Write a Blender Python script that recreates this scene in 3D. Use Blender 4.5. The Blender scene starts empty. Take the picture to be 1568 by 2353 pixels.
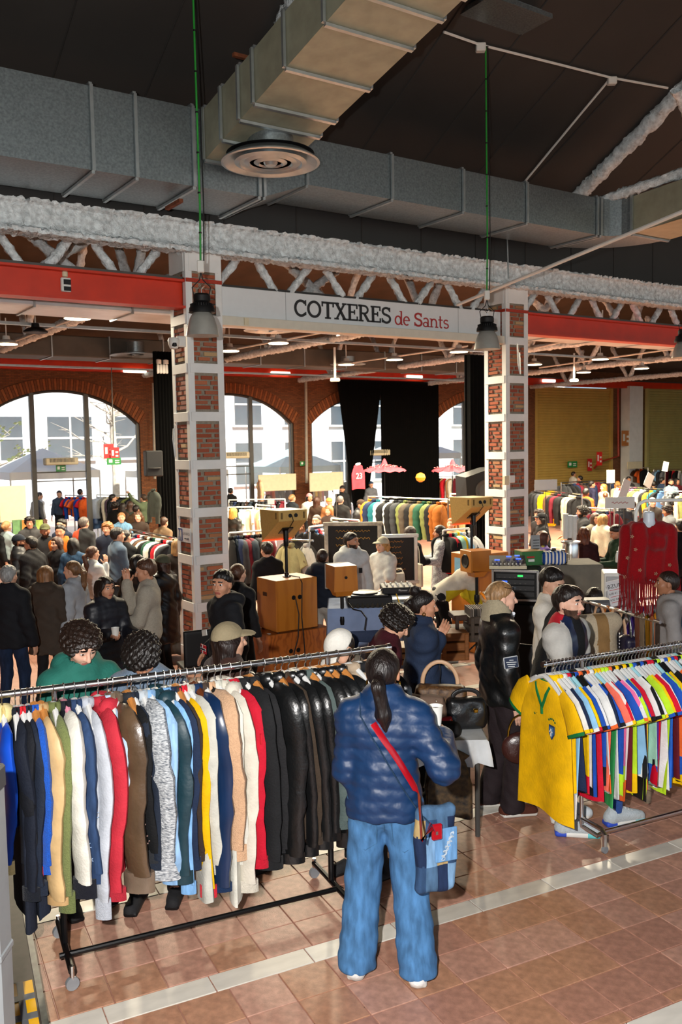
import bpy, bmesh, math, random
import numpy as np
from mathutils import Vector, Matrix
random.seed(7)
RNG = np.random.RandomState(5)
SC = bpy.context.scene
COL = SC.collection
sin, cos, pi, rad = math.sin, math.cos, math.pi, math.radians

CAM_Z, FPX = 2.75, 2050.0
_p, _r = rad(4.34), 0.0174
FWD = np.array((0, cos(_p), -sin(_p)))
_r0, _u0 = np.array((1.0, 0, 0)), np.array((0, sin(_p), cos(_p)))
RGT = cos(_r) * _r0 - sin(_r) * _u0
UPV = sin(_r) * _r0 + cos(_r) * _u0
CPOS = np.array((0, 0, CAM_Z))
_cd = bpy.data.cameras.new('camera')
CAMO = bpy.data.objects.new('camera', _cd)
COL.objects.link(CAMO)
_m = Matrix.Identity(4)
for _i in range(3):
    _m[_i][0], _m[_i][1], _m[_i][2], _m[_i][3] = RGT[_i], UPV[_i], -FWD[_i], CPOS[_i]
CAMO.matrix_world = _m
_cd.sensor_fit = 'VERTICAL'
_cd.sensor_height = 36.0
_cd.sensor_width = 24.0
_cd.lens = 36.0 * FPX / 2353.0
_cd.clip_start, _cd.clip_end = 0.05, 300
_cd.dof.use_dof = True
_cd.dof.focus_distance = 6.0
_cd.dof.aperture_fstop = 5.0
SC.camera = CAMO

SC.view_settings.view_transform = 'Standard'
SC.view_settings.look = 'None'
SC.view_settings.gamma = 1.0
SC.view_settings.use_curve_mapping = False
SC.view_settings.exposure = 0.2
SC.cycles.adaptive_threshold = .02
SC.cycles.max_bounces = 6
SC.cycles.diffuse_bounces = 3
SC.cycles.glossy_bounces = 3
SC.cycles.transmission_bounces = 4
SC.cycles.transparent_max_bounces = 8
SC.cycles.sample_clamp_indirect = 6.0
SC.cycles.caustics_reflective = False
SC.cycles.caustics_refractive = False

W = bpy.data.worlds.new('sky_world')
SC.world = W
W.use_nodes = True
_nt = W.node_tree
_nt.nodes.clear()
_o = _nt.nodes.new('ShaderNodeOutputWorld')
_b = _nt.nodes.new('ShaderNodeBackground')
_s = _nt.nodes.new('ShaderNodeTexSky')
_s.sky_type = 'HOSEK_WILKIE'
_s.sun_direction = (0.45, -0.62, 0.64)
_s.turbidity = 3.0
_b.inputs['Strength'].default_value = 5.0
_nt.links.new(_s.outputs[0], _b.inputs['Color'])
_nt.links.new(_b.outputs[0], _o.inputs['Surface'])

def light(name, kind, loc, power, color=(1, 1, 1), size=0.2, direction=None, spread=None, spot=None, blend=0.5):
    d = bpy.data.lights.new(name, kind)
    d.energy = power
    d.color = color
    if kind == 'AREA':
        d.shape = 'DISK'
        d.size = size
        if spread: d.spread = rad(spread)
    elif kind in ('POINT', 'SPOT'):
        d.shadow_soft_size = size
        if kind == 'SPOT':
            d.spot_size = rad(spot)
            d.spot_blend = blend
    o = bpy.data.objects.new(name, d)
    COL.objects.link(o)
    o.location = loc
    if direction is not None:
        o.rotation_euler = Vector(direction).to_track_quat('-Z', 'Y').to_euler()
    return o

SUN = light('sun', 'SUN', (0, 0, 30), 16.0, (1, .95, .88), direction=(-0.45, 0.62, -0.64))
SUN.data.angle = rad(0.6)
light('camera_flash', 'SPOT', (-0.30, 0.05, 2.95), 1450.0, (1, .96, .92), size=0.035,
      direction=(0.02, 1, -0.05), spot=120, blend=0.6)

def ray(px, py):
    return FWD + RGT * ((px - 784.0) / FPX) + UPV * ((1176.5 - py) / FPX)
def at(px, py, D):
    return CPOS + D * ray(px, py)
def onz(px, py, z):
    d = ray(px, py)
    return CPOS + d * ((z - CAM_Z) / d[2])
FAR_Z = -0.35
def floorz(y):
    return 0.0 if y < 7 else FAR_Z if y > 14 else FAR_Z * (y - 7) / 7.0
def onfloor(px, py, up=0.0):
    z = up
    for _ in range(12):
        p = onz(px, py, z)
        z = floorz(p[1]) + up
    return p
HU, HV = np.array((.83, .5578, 0)), np.array((-.5578, .83, 0))
HO = np.array((-1.98, 11.85, 0))
HANG = math.atan2(HU[1], HU[0])
def hall(a, b, z=0.0):
    return HO + a * HU + b * HV + np.array((0, 0, z))
def hall_ab(p):
    q = np.asarray(p)[:3] - HO
    return float(q @ HU), float(q @ HV)
def at_b(px, py, b):
    d = ray(px, py)
    t = ((b + HO @ HV) - CPOS @ HV) / (d @ HV)
    return CPOS + t * d
SU, SV = np.array((.8949, .4462, 0)), np.array((-.4462, .8949, 0))
SANG = math.atan2(SU[1], SU[0])

def lin(h):
    if not isinstance(h, str): return tuple(h)
    h = h.lstrip('#')
    c = [int(h[i:i + 2], 16) / 255.0 for i in (0, 2, 4)]
    return tuple(x / 12.92 if x <= .04045 else ((x + .055) / 1.055) ** 2.4 for x in c)

MATS = {}
def mat(key, col='808080', rough=.65, metal=0.0, var=.12, nscale=9.0, bump=0.0, bscale=60.0, spec=.5,
        emit=None, estr=0.0, alpha=1.0, trans=0.0, sheen=0.0, coat=0.0, stretch=(1, 1, 1), col2=None, detail=3.0):
    if key in MATS: return MATS[key]
    m = bpy.data.materials.new(key)
    m.use_nodes = True
    nt = m.node_tree
    p = nt.nodes['Principled BSDF']
    c = lin(col)
    tc = nt.nodes.new('ShaderNodeTexCoord')
    mp = nt.nodes.new('ShaderNodeMapping')
    mp.inputs['Scale'].default_value = stretch
    nt.links.new(tc.outputs['Object'], mp.inputs['Vector'])
    if var > 0:
        n = nt.nodes.new('ShaderNodeTexNoise')
        n.inputs['Scale'].default_value = nscale
        n.inputs['Detail'].default_value = detail
        nt.links.new(mp.outputs[0], n.inputs['Vector'])
        r = nt.nodes.new('ShaderNodeValToRGB')
        r.color_ramp.elements[0].position = .3
        r.color_ramp.elements[1].position = .7
        if col2:
            c2 = lin(col2)
            r.color_ramp.elements[0].color = (*c2, 1)
            r.color_ramp.elements[1].color = (*c, 1)
        else:
            r.color_ramp.elements[0].color = (*[x * (1 - var) for x in c], 1)
            r.color_ramp.elements[1].color = (*[min(1, x * (1 + var)) for x in c], 1)
        nt.links.new(n.outputs['Fac'], r.inputs['Fac'])
        nt.links.new(r.outputs['Color'], p.inputs['Base Color'])
    else:
        p.inputs['Base Color'].default_value = (*c, 1)
    p.inputs['Roughness'].default_value = rough
    p.inputs['Metallic'].default_value = metal
    p.inputs['Specular IOR Level'].default_value = spec
    p.inputs['Sheen Weight'].default_value = sheen
    p.inputs['Coat Weight'].default_value = coat
    p.inputs['Transmission Weight'].default_value = trans
    p.inputs['Alpha'].default_value = alpha
    if emit:
        p.inputs['Emission Color'].default_value = (*lin(emit), 1)
        p.inputs['Emission Strength'].default_value = estr
    if bump > 0:
        n2 = nt.nodes.new('ShaderNodeTexNoise')
        n2.inputs['Scale'].default_value = bscale
        n2.inputs['Detail'].default_value = 2.0
        nt.links.new(mp.outputs[0], n2.inputs['Vector'])
        b = nt.nodes.new('ShaderNodeBump')
        b.inputs['Strength'].default_value = bump
        b.inputs['Distance'].default_value = .02
        nt.links.new(n2.outputs['Fac'], b.inputs['Height'])
        nt.links.new(b.outputs[0], p.inputs['Normal'])
    MATS[key] = m
    return m

def cloth(col, kind='cloth'):
    k = kind + '_' + (col if isinstance(col, str) else '%02x%02x%02x' % tuple(int(x * 255) for x in col))
    if kind == 'leather': return mat(k, col, rough=.33, var=.25, nscale=7, bump=.12, bscale=45, spec=.55)
    if kind == 'satin': return mat(k, col, rough=.30, var=.15, nscale=6, bump=.08, bscale=14, spec=.6)
    if kind == 'puffer': return mat(k, col, rough=.5, var=.14, nscale=8, bump=.2, bscale=22, spec=.5)
    if kind == 'knit': return mat(k, col, rough=.9, var=.10, nscale=70, bump=.4, bscale=150, spec=.2, sheen=.1)
    if kind == 'denim': return mat(k, col, rough=.85, var=.32, nscale=11, bump=.25, bscale=240, spec=.2, stretch=(3, 3, .7))
    if kind == 'hair': return mat(k, col, rough=.45, var=.4, nscale=45, bump=.4, bscale=90, spec=.45, stretch=(1, 1, .18))
    if kind == 'skin': return mat(k, col, rough=.5, var=.06, nscale=14, spec=.35)
    if kind == 'marl': return mat(k, 'd3d6d8', rough=.92, nscale=95, bump=.4, bscale=120, spec=.2, col2='525a63', stretch=(.5, .5, 1.6))
    return mat(k, col, rough=.82, var=.14, nscale=10, bump=.18, bscale=70, spec=.25)

def setup(o, label=None, cat=None, group=None, kind=None):
    if label: o['label'] = label
    if cat: o['category'] = cat
    if group: o['group'] = group
    if kind: o['kind'] = kind
    return o
def thing(name, label, cat, loc=(0, 0, 0), rotz=0.0, group=None, kind=None):
    o = bpy.data.objects.new(name, None)
    o.empty_display_size = .1
    COL.objects.link(o)
    o.location = tuple(float(x) for x in loc)
    o.rotation_euler = (0, 0, rotz)
    return setup(o, label, cat, group, kind)

class MB:
    """collects simple shapes for one mesh"""
    def __init__(s):
        s.v, s.f, s.m = [], [], []
    def add(s, vs, fs, mi=0):
        n = len(s.v)
        s.v.extend([tuple(map(float, x)) for x in vs])
        for f in fs:
            s.f.append(tuple(i + n for i in f))
            s.m.append(mi)
        return s
    def arr(s, V, F, mi=0):
        n = len(s.v)
        s.v.extend(map(tuple, np.asarray(V, float).tolist()))
        F = (np.asarray(F) + n).tolist()
        s.f.extend(map(tuple, F))
        s.m.extend([mi] * len(F) if np.isscalar(mi) else list(mi))
        return s
    def box(s, c, d, rot=None, mi=0, taper=1.0, bev=0.0):
        x, y, z = d[0] / 2, d[1] / 2, d[2] / 2
        t = taper
        if bev > 0:
            b = min(bev, x * .9, y * .9, z * .9)
            pts = []
            for (sx, sy, sz) in [(a, bb, cc) for cc in (-1, 1) for bb in (-1, 1) for a in (-1, 1)]:
                pts += [(sx * x, sy * (y - b), sz * (z - b)), (sx * (x - b), sy * y, sz * (z - b)), (sx * (x - b), sy * (y - b), sz * z)]
            bm = bmesh.new()
            for q in pts: bm.verts.new(q)
            bmesh.ops.convex_hull(bm, input=bm.verts)
            bm.verts.ensure_lookup_table()
            for k, vv in enumerate(bm.verts): vv.index = k
            vs = [tuple(vv.co) for vv in bm.verts]
            fs = [tuple(vv.index for vv in ff.verts) for ff in bm.faces]
            bm.free()
        else:
            vs = [(-x, -y, -z), (x, -y, -z), (x, y, -z), (-x, y, -z), (-x * t, -y * t, z), (x * t, -y * t, z), (x * t, y * t, z), (-x * t, y * t, z)]
            fs = [(0, 3, 2, 1), (4, 5, 6, 7), (0, 1, 5, 4), (1, 2, 6, 5), (2, 3, 7, 6), (3, 0, 4, 7)]
        R = rot if rot is not None else None
        out = []
        for q in vs:
            q = Vector(q)
            if R is not None: q = R @ q
            out.append((q.x + c[0], q.y + c[1], q.z + c[2]))
        return s.add(out, fs, mi)
    def hexa(s, p, mi=0):
        """8 corners: bottom loop 0-3, top loop 4-7"""
        return s.add(p, [(0, 3, 2, 1), (4, 5, 6, 7), (0, 1, 5, 4), (1, 2, 6, 5), (2, 3, 7, 6), (3, 0, 4, 7)], mi)
    def tube(s, pts, r, seg=8, mi=0, caps=True, flat=None, ref=None):
        """swept ring; r scalar or list; flat = list/scalar second radius ratio"""
        P = np.asarray(pts, float)
        n = len(P)
        R = np.full(n, r, float) if np.isscalar(r) else np.asarray(r, float)
        Q = np.full(n, 1.0 if flat is None else flat, float) if (flat is None or np.isscalar(flat)) else np.asarray(flat, float)
        T = np.gradient(P, axis=0) if n > 2 else np.repeat((P[-1] - P[0])[None], n, 0)
        T /= np.linalg.norm(T, axis=1)[:, None] + 1e-9
        up = np.array(ref if ref is not None else ((0, 0, 1) if abs(T[0][2]) < .9 else (1, 0, 0)), float)
        A = np.zeros((n, 3)); B = np.zeros((n, 3))
        for i in range(n):
            a = up - T[i] * (up @ T[i])
            if np.linalg.norm(a) < 1e-6: a = np.array((0, 1.0, 0)) - T[i] * T[i][1]
            a /= np.linalg.norm(a)
            A[i] = a; B[i] = np.cross(T[i], a); up = a
        th = np.linspace(0, 2 * pi, seg, endpoint=False)
        V = P[:, None] + R[:, None, None] * (np.cos(th)[None, :, None] * A[:, None] * Q[:, None, None] + np.sin(th)[None, :, None] * B[:, None])
        V = V.reshape(-1, 3)
        F = []
        for i in range(n - 1):
            for j in range(seg):
                k = (j + 1) % seg
                F.append((i * seg + j, i * seg + k, (i + 1) * seg + k, (i + 1) * seg + j))
        if caps:
            F.append(tuple(range(seg - 1, -1, -1)))
            F.append(tuple((n - 1) * seg + j for j in range(seg)))
        return s.add(V.tolist(), F, mi)
    def cyl(s, p0, p1, r, seg=10, mi=0):
        rr = r if not np.isscalar(r) else [r, r]
        return s.tube([p0, p1], rr, seg, mi)
    def lathe(s, prof, c=(0, 0, 0), seg=20, mi=0, squash=1.0):
        V, F = [], []
        for (r, z) in prof:
            for j in range(seg):
                t = 2 * pi * j / seg
                V.append((c[0] + r * cos(t), c[1] + r * squash * sin(t), c[2] + z))
        for i in range(len(prof) - 1):
            for j in range(seg):
                k = (j + 1) % seg
                F.append((i * seg + j, i * seg + k, (i + 1) * seg + k, (i + 1) * seg + j))
        if prof[0][0] > 1e-5: F.append(tuple(range(seg - 1, -1, -1)))
        if prof[-1][0] > 1e-5: F.append(tuple((len(prof) - 1) * seg + j for j in range(seg)))
        return s.add(V, F, mi)
    def prism(s, poly, O, X, Y, depth, mi=0):
        """2-D polygon in plane O,X,Y extruded along X x Y by depth"""
        O, X, Y = (np.asarray(q, float) for q in (O, X, Y))
        N = np.cross(X, Y); N /= np.linalg.norm(N)
        n = len(poly)
        A = [O + p[0] * X + p[1] * Y for p in poly]
        B = [q + N * depth for q in A]
        F = [tuple(range(n - 1, -1, -1)), tuple(range(n, 2 * n))]
        for i in range(n):
            j = (i + 1) % n
            F.append((i, j, n + j, n + i))
        return s.add(A + B, F, mi)
    def sheet(s, G, mi=0, closed=False):
        """grid of points (rows x cols x 3)"""
        G = np.asarray(G, float)
        r, c = G.shape[:2]
        F = []
        for i in range(r - 1):
            for j in range(c if closed else c - 1):
                k = (j + 1) % c
                F.append((i * c + j, i * c + k, (i + 1) * c + k, (i + 1) * c + j))
        return s.add(G.reshape(-1, 3).tolist(), F, mi)
    def mesh(s, name, smooth=35):
        me = bpy.data.meshes.new(name)
        me.from_pydata(s.v, [], s.f)
        if any(s.m): me.polygons.foreach_set('material_index', s.m)
        if smooth:
            me.shade_smooth()
            if smooth < 180: me.set_sharp_from_angle(angle=rad(smooth))
        return me
    def build(s, name, mats, parent=None, smooth=35, kind=None, loc=None, rotz=None):
        me = s.mesh(name, smooth)
        for m in (mats if isinstance(mats, (list, tuple)) else [mats]): me.materials.append(m)
        return put(name, me, parent, kind, loc, rotz)
def put(name, me, parent=None, kind=None, loc=None, rotz=None, mats=None):
    o = bpy.data.objects.new(name, me)
    COL.objects.link(o)
    if parent is not None: o.parent = parent
    if kind: o['kind'] = kind
    if loc is not None: o.location = tuple(float(x) for x in loc)
    if rotz is not None: o.rotation_euler = (0, 0, rotz)
    if mats:
        for i, m in enumerate(mats):
            o.material_slots[i].link = 'OBJECT'
            o.material_slots[i].material = m
    return o
def one(name, mb, mats, label, cat, group=None, loc=None, rotz=None, smooth=35):
    return setup(mb.build(name, mats, None, smooth, None, loc, rotz), label, cat, group)
def struct(name, mb, mats, parent=None, smooth=35):
    return mb.build(name, mats, parent, smooth, None if parent else 'structure')
EZ = lambda a: Matrix.Rotation(a, 3, 'Z')

_E = [((0,0,0),(1,0,0)),((0,1,0),(1,1,0)),((0,0,1),(1,0,1)),((0,1,1),(1,1,1)),((0,0,0),(0,1,0)),((1,0,0),(1,1,0)),
      ((0,0,1),(0,1,1)),((1,0,1),(1,1,1)),((0,0,0),(0,0,1)),((1,0,0),(1,0,1)),((0,1,0),(0,1,1)),((1,1,0),(1,1,1))]
def snet(f, lo, hi, vx):
    lo, hi = np.array(lo, float), np.array(hi, float)
    n = np.ceil((hi - lo) / vx).astype(int) + 1
    X, Y, Z = np.meshgrid(*[lo[i] + vx * np.arange(n[i]) for i in range(3)], indexing='ij')
    d = f(np.stack([X, Y, Z], -1).astype(np.float32))
    d[0], d[-1] = 1, 1
    d[:, 0], d[:, -1] = 1, 1
    d[:, :, 0], d[:, :, -1] = 1, 1
    s = d < 0
    cnt = sum(s[i:n[0]-1+i, j:n[1]-1+j, k:n[2]-1+k].astype(np.int8) for i in (0,1) for j in (0,1) for k in (0,1))
    act = (cnt > 0) & (cnt < 8)
    I = np.argwhere(act)
    idx = np.full(act.shape, -1, int)
    idx[act] = np.arange(len(I))
    acc = np.zeros((len(I), 3)); num = np.zeros(len(I))
    for a, b in _E:
        a, b = np.array(a), np.array(b)
        da = d[tuple((I + a).T)]; db = d[tuple((I + b).T)]
        c = (da < 0) != (db < 0)
        t = np.where(c, da / np.where(c, da - db, 1), 0)
        acc += c[:, None] * (a + t[:, None] * (b - a))
        num += c
    V = lo + vx * (I + acc / num[:, None])
    Q = []
    for ax in range(3):
        o1, o2 = (ax + 1) % 3, (ax + 2) % 3
        sl0 = [slice(None)] * 3; sl1 = [slice(None)] * 3
        sl0[ax], sl1[ax] = slice(0, -1), slice(1, None)
        e = s[tuple(sl0)] != s[tuple(sl1)]
        E = np.argwhere(e)
        E = E[(E[:, o1] > 0) & (E[:, o1] < n[o1] - 1) & (E[:, o2] > 0) & (E[:, o2] < n[o2] - 1)]
        if not len(E): continue
        neg = s[tuple(E.T)]
        u1 = np.zeros(3, int); u1[o1] = 1
        u2 = np.zeros(3, int); u2[o2] = 1
        q = np.stack([idx[tuple((E - u1 - u2).T)], idx[tuple((E - u2).T)], idx[tuple(E.T)], idx[tuple((E - u1).T)]], 1)
        q[~neg] = q[~neg][:, ::-1]
        Q.append(q)
    return V, np.concatenate(Q) if Q else np.zeros((0, 4), int)
def cap(P, a, b, ra, rb=None, sq=None):
    rb = ra if rb is None else rb
    a, b = np.asarray(a, np.float32), np.asarray(b, np.float32)
    if sq is not None:
        sq = np.asarray(sq, np.float32)
        P, a, b = P * sq, a * sq, b * sq
    ab = b - a
    t = np.clip(((P - a) @ ab) / (ab @ ab + 1e-9), 0, 1)
    q = P - a - t[..., None] * ab
    return np.sqrt((q * q).sum(-1)) - (ra + t * (rb - ra))
def ell(P, c, r):
    r = np.asarray(r, np.float32)
    q = (P - np.asarray(c, np.float32)) / r
    k = np.sqrt((q * q).sum(-1)) + 1e-6
    q2 = q / r
    return k * (k - 1) / (np.sqrt((q2 * q2).sum(-1)) + 1e-6)
def bxs(P, c, h, rr=0.0):
    q = np.abs(P - np.asarray(c, np.float32)) - np.asarray(h, np.float32) + rr
    return np.sqrt((np.maximum(q, 0) ** 2).sum(-1)) + np.minimum(q.max(-1), 0) - rr
def smin(a, b, k=.03):
    h = np.clip(.5 + .5 * (b - a) / k, 0, 1)
    return b * (1 - h) + a * h - k * h * (1 - h)
def smins(ds, k=.03):
    d = ds[0]
    for e in ds[1:]: d = smin(d, e, k)
    return d
def xf(V, R, t):
    return V @ np.asarray(R).T + np.asarray(t)
def nodemat(key):
    m = bpy.data.materials.new(key); m.use_nodes = True
    MATS[key] = m
    nt = m.node_tree
    return m, nt, nt.nodes['Principled BSDF']
def brickmat(key, c1, c2, mortar, scale, rough=.85):
    m, nt, p = nodemat(key)
    tc = nt.nodes.new('ShaderNodeTexCoord')
    b = nt.nodes.new('ShaderNodeTexBrick')
    b.inputs['Color1'].default_value = (*lin(c1), 1)
    b.inputs['Color2'].default_value = (*lin(c2), 1)
    b.inputs['Mortar'].default_value = (*lin(mortar), 1)
    b.inputs['Scale'].default_value = scale
    b.inputs['Mortar Size'].default_value = .02
    b.inputs['Brick Width'].default_value = .5
    b.inputs['Row Height'].default_value = .14
    mp = nt.nodes.new('ShaderNodeMapping')
    mp.inputs['Rotation'].default_value = (rad(90), 0, 0)
    nt.links.new(tc.outputs['Object'], mp.inputs['Vector'])
    nt.links.new(mp.outputs[0], b.inputs['Vector'])
    nt.links.new(b.outputs['Color'], p.inputs['Base Color'])
    p.inputs['Roughness'].default_value = rough
    bp = nt.nodes.new('ShaderNodeBump'); bp.inputs['Strength'].default_value = .5; bp.inputs['Distance'].default_value = .02
    nt.links.new(b.outputs['Fac'], bp.inputs['Height']); bp.invert = True
    nt.links.new(bp.outputs[0], p.inputs['Normal'])
    return m
def woodmat(key, c1, c2, scale=1.6, rough=.4, dist=5.0, stretch=(1, 1, .25)):
    m, nt, p = nodemat(key)
    tc = nt.nodes.new('ShaderNodeTexCoord')
    mp = nt.nodes.new('ShaderNodeMapping'); mp.inputs['Scale'].default_value = stretch
    w = nt.nodes.new('ShaderNodeTexWave'); w.wave_type = 'BANDS'; w.bands_direction = 'X'
    w.inputs['Scale'].default_value = scale; w.inputs['Distortion'].default_value = dist
    w.inputs['Detail'].default_value = 3; w.inputs['Detail Scale'].default_value = 1.2
    n = nt.nodes.new('ShaderNodeTexNoise'); n.inputs['Scale'].default_value = 3
    ad = nt.nodes.new('ShaderNodeMath'); ad.operation = 'MULTIPLY_ADD'; ad.inputs[1].default_value = .6
    r = nt.nodes.new('ShaderNodeValToRGB')
    r.color_ramp.elements[0].color = (*lin(c2), 1); r.color_ramp.elements[0].position = .15
    r.color_ramp.elements[1].color = (*lin(c1), 1); r.color_ramp.elements[1].position = .75
    nt.links.new(tc.outputs['Object'], mp.inputs['Vector']); nt.links.new(mp.outputs[0], w.inputs['Vector'])
    nt.links.new(tc.outputs['Object'], n.inputs['Vector'])
    nt.links.new(w.outputs['Fac'], ad.inputs[0]); nt.links.new(n.outputs['Fac'], ad.inputs[2])
    nt.links.new(ad.outputs[0], r.inputs['Fac']); nt.links.new(r.outputs['Color'], p.inputs['Base Color'])
    p.inputs['Roughness'].default_value = rough
    return m

M_TERRA = [mat('terracotta_tile_%d' % i, c, rough=.42, var=.22, nscale=22, bump=.12, bscale=160, spec=.45) for i, c in enumerate(('a97e6c', 'a07462', 'af8573', 'a5795f'))]
M_GROUT = mat('grout', '5d4438', rough=.8)
M_MARBLE = [mat('marble_%d' % i, c, rough=.35, var=.09, nscale=5, spec=.5, stretch=(1, 3, 1)) for i, c in enumerate(('c9c4b9', 'bdb8ae', 'd2cec4'))]
M_WHITE = mat('white_paint', 'dcdfde', rough=.55, var=.05, nscale=4)
M_MORTAR = mat('mortar', '8c8374', rough=.95, var=.2, nscale=30, bump=.4, bscale=50)
M_BRICK = [mat('pillar_brick_%d' % i, c, rough=.85, var=.28, nscale=26, bump=.35, bscale=70) for i, c in
           enumerate(('a5573a', '93492f', 'b06a4a', '995038', 'a8734f', 'b99a70', '8c4430', '9f5c42'))]
M_FUZZ = mat('sprayed_insulation', 'd2dbde', rough=1.0, var=.28, nscale=16, bump=1.0, bscale=45)
M_GALV = mat('galvanised_sheet', '8d989c', rough=.38, metal=.85, var=.22, nscale=38, bump=.05, bscale=20)
M_GALV_LIT = mat('galvanised_sheet_warm_lit', '9a9c88', rough=.5, metal=.35, var=.12, nscale=6)  # same sheet metal with warm olive light put into its colour
M_GALVD = mat('galvanised_seam', 'b4bdbf', rough=.35, metal=.8, var=.1)
M_RED = mat('red_paint', 'c02c08', rough=.4, var=.12, nscale=3)
M_CEIL = mat('dark_ceiling_panel', '2b2927', rough=.7, var=.1, nscale=1.2)
M_WALLDK = mat('dark_wall_panel', '292a2a', rough=.7, var=.08, nscale=1.5)
M_BROWN = mat('brown_roof_board', '4a3a2a', rough=.8, var=.2, nscale=2)
M_FARBR = brickmat('far_wall_brick', '7f4a26', '623619', '4b3623', 3.0)
M_FARBR2 = [mat('arch_brick_%d' % i, c, rough=.85, var=.2, nscale=14) for i, c in enumerate(('8a4f28', '6d3c1d'))]
M_STEEL = mat('grey_steel', '4b4a47', rough=.5, metal=.4, var=.08)
M_CHROME = mat('chrome', 'd8d8d8', rough=.24, metal=1.0, var=.04)
M_BLACKM = mat('black_metal', '0c0d0f', rough=.32, metal=.3, var=.1)
M_BLACKP = mat('black_plastic', '08080a', rough=.55, var=.1, spec=.35)
M_SHUT = mat('yellow_shutter', 'b0924a', rough=.5, var=.08, nscale=2)
M_SHUT2 = mat('olive_shutter', 'a39a5e', rough=.5, var=.08, nscale=2)
M_GLASS = mat('window_glass', 'f4fbff', rough=.0, var=0, alpha=.12, spec=.3)
M_CURT = mat('black_curtain_cloth', '060606', rough=.9, var=.2, nscale=3, spec=.15)
M_PVC = mat('white_plastic', 'd8d8d2', rough=.45, var=.04)
M_CREAM = mat('cream_board', 'cfc6a8', rough=.6, var=.05)
M_LAMPON = mat('lamp_glow', 'ffffff', var=0, emit='fff0c0', estr=14.0)
M_TUBE = mat('tube_glow', 'ffffff', var=0, emit='fff6dd', estr=2.5)
M_GREENC = mat('green_cable', '1c8a2c', rough=.5, var=.05)
WARM = (1.0, .86, .62)

fl = MB()
ys = [-16, 6.99, 7.0, 14, 46]
zs = [-.006, -.006, 0.0, FAR_Z, FAR_Z]
for i in range(4):
    fl.add([(-30, ys[i], zs[i]), (40, ys[i], zs[i]), (40, ys[i + 1], zs[i + 1]), (-30, ys[i + 1], zs[i + 1])], [(0, 1, 2, 3)], 1)
m, nt, p = nodemat('tiled_floor')
tc = nt.nodes.new('ShaderNodeTexCoord'); mp = nt.nodes.new('ShaderNodeMapping'); mp.inputs['Rotation'].default_value = (0, 0, -SANG)
b = nt.nodes.new('ShaderNodeTexBrick'); b.offset = 0.0
for k, c in (('Color1', 'a5796a'), ('Color2', '9c705f'), ('Mortar', '6a4a3a')): b.inputs[k].default_value = (*lin(c), 1)
b.inputs['Scale'].default_value = 1.0; b.inputs['Brick Width'].default_value = .27; b.inputs['Row Height'].default_value = .265; b.inputs['Mortar Size'].default_value = .004
nt.links.new(tc.outputs['Object'], mp.inputs['Vector']); nt.links.new(mp.outputs[0], b.inputs['Vector']); nt.links.new(b.outputs['Color'], p.inputs['Base Color'])
p.inputs['Roughness'].default_value = .42
FLOOR = struct('floor', fl, [M_GROUT, m], smooth=0)
setup(FLOOR, 'terracotta tiled hall floor with white marble bands')
bands = []
t = 2.62
rows = [(2.62, 2.87, 0), (2.87, 3.02, 1), (3.02, 3.105, 0), (3.105, 3.37, 0), (3.37, 3.635, 0), (3.635, 3.90, 0), (3.90, 4.165, 0),
        (4.165, 4.315, 1), (4.315, 4.58, 0), (4.58, 4.845, 0), (4.845, 5.11, 0), (5.11, 5.275, 0), (5.275, 5.42, 1),
        (5.42, 5.685, 0), (5.685, 5.95, 0), (5.95, 6.215, 0), (6.215, 6.38, 0), (6.38, 6.52, 1)]
tilebox = {}
def slab(w, h):
    k = (round(w, 3), round(h, 3))
    if k not in tilebox:
        me = MB().box((0, 0, -.006), (w - .006, h - .006, .012), bev=.0025).mesh('tile', 30)
        me.materials.append(M_TERRA[0]); tilebox[k] = me
    return tilebox[k]
ntile = 0
def inview(p, mar=90):
    q = p - CPOS; D = q @ FWD
    if D < .5: return False
    X, Y = 784 + FPX * (q @ RGT) / D, 1176.5 - FPX * (q @ UPV) / D
    return -mar < X < 1568 + mar and Y < 2353 + mar
for (t0, t1, mb_) in rows:
    st = .545 if mb_ else .27
    s = -3.03 + (.0 if mb_ else .1)
    while s < 6.5:
        c = SU * (s + st / 2) + SV * ((t0 + t1) / 2)
        if inview(c) and c[1] < 6.9 and (mb_ or ntile < 296):
            if not mb_: ntile += 1
            put('marble_slab' if mb_ else 'tile', slab(st, t1 - t0), FLOOR, None, (c[0], c[1], .0 + random.uniform(-.0008, .0008)), SANG, [random.choice(M_MARBLE if mb_ else M_TERRA)])
        s += st
for t0 in (6.38, 7.5, 8.62, 9.8):      # marble bands further back
    s = -3.0
    while s < 9:
        c = SU * (s + .27) + SV * (t0 + .07)
        if inview(c, 0) and c[1] > 6.9:
            put('marble_slab', slab(.545, .145), FLOOR, None, (c[0], c[1], floorz(c[1]) + .006), SANG, [random.choice(M_MARBLE)])
        s += .545

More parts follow.
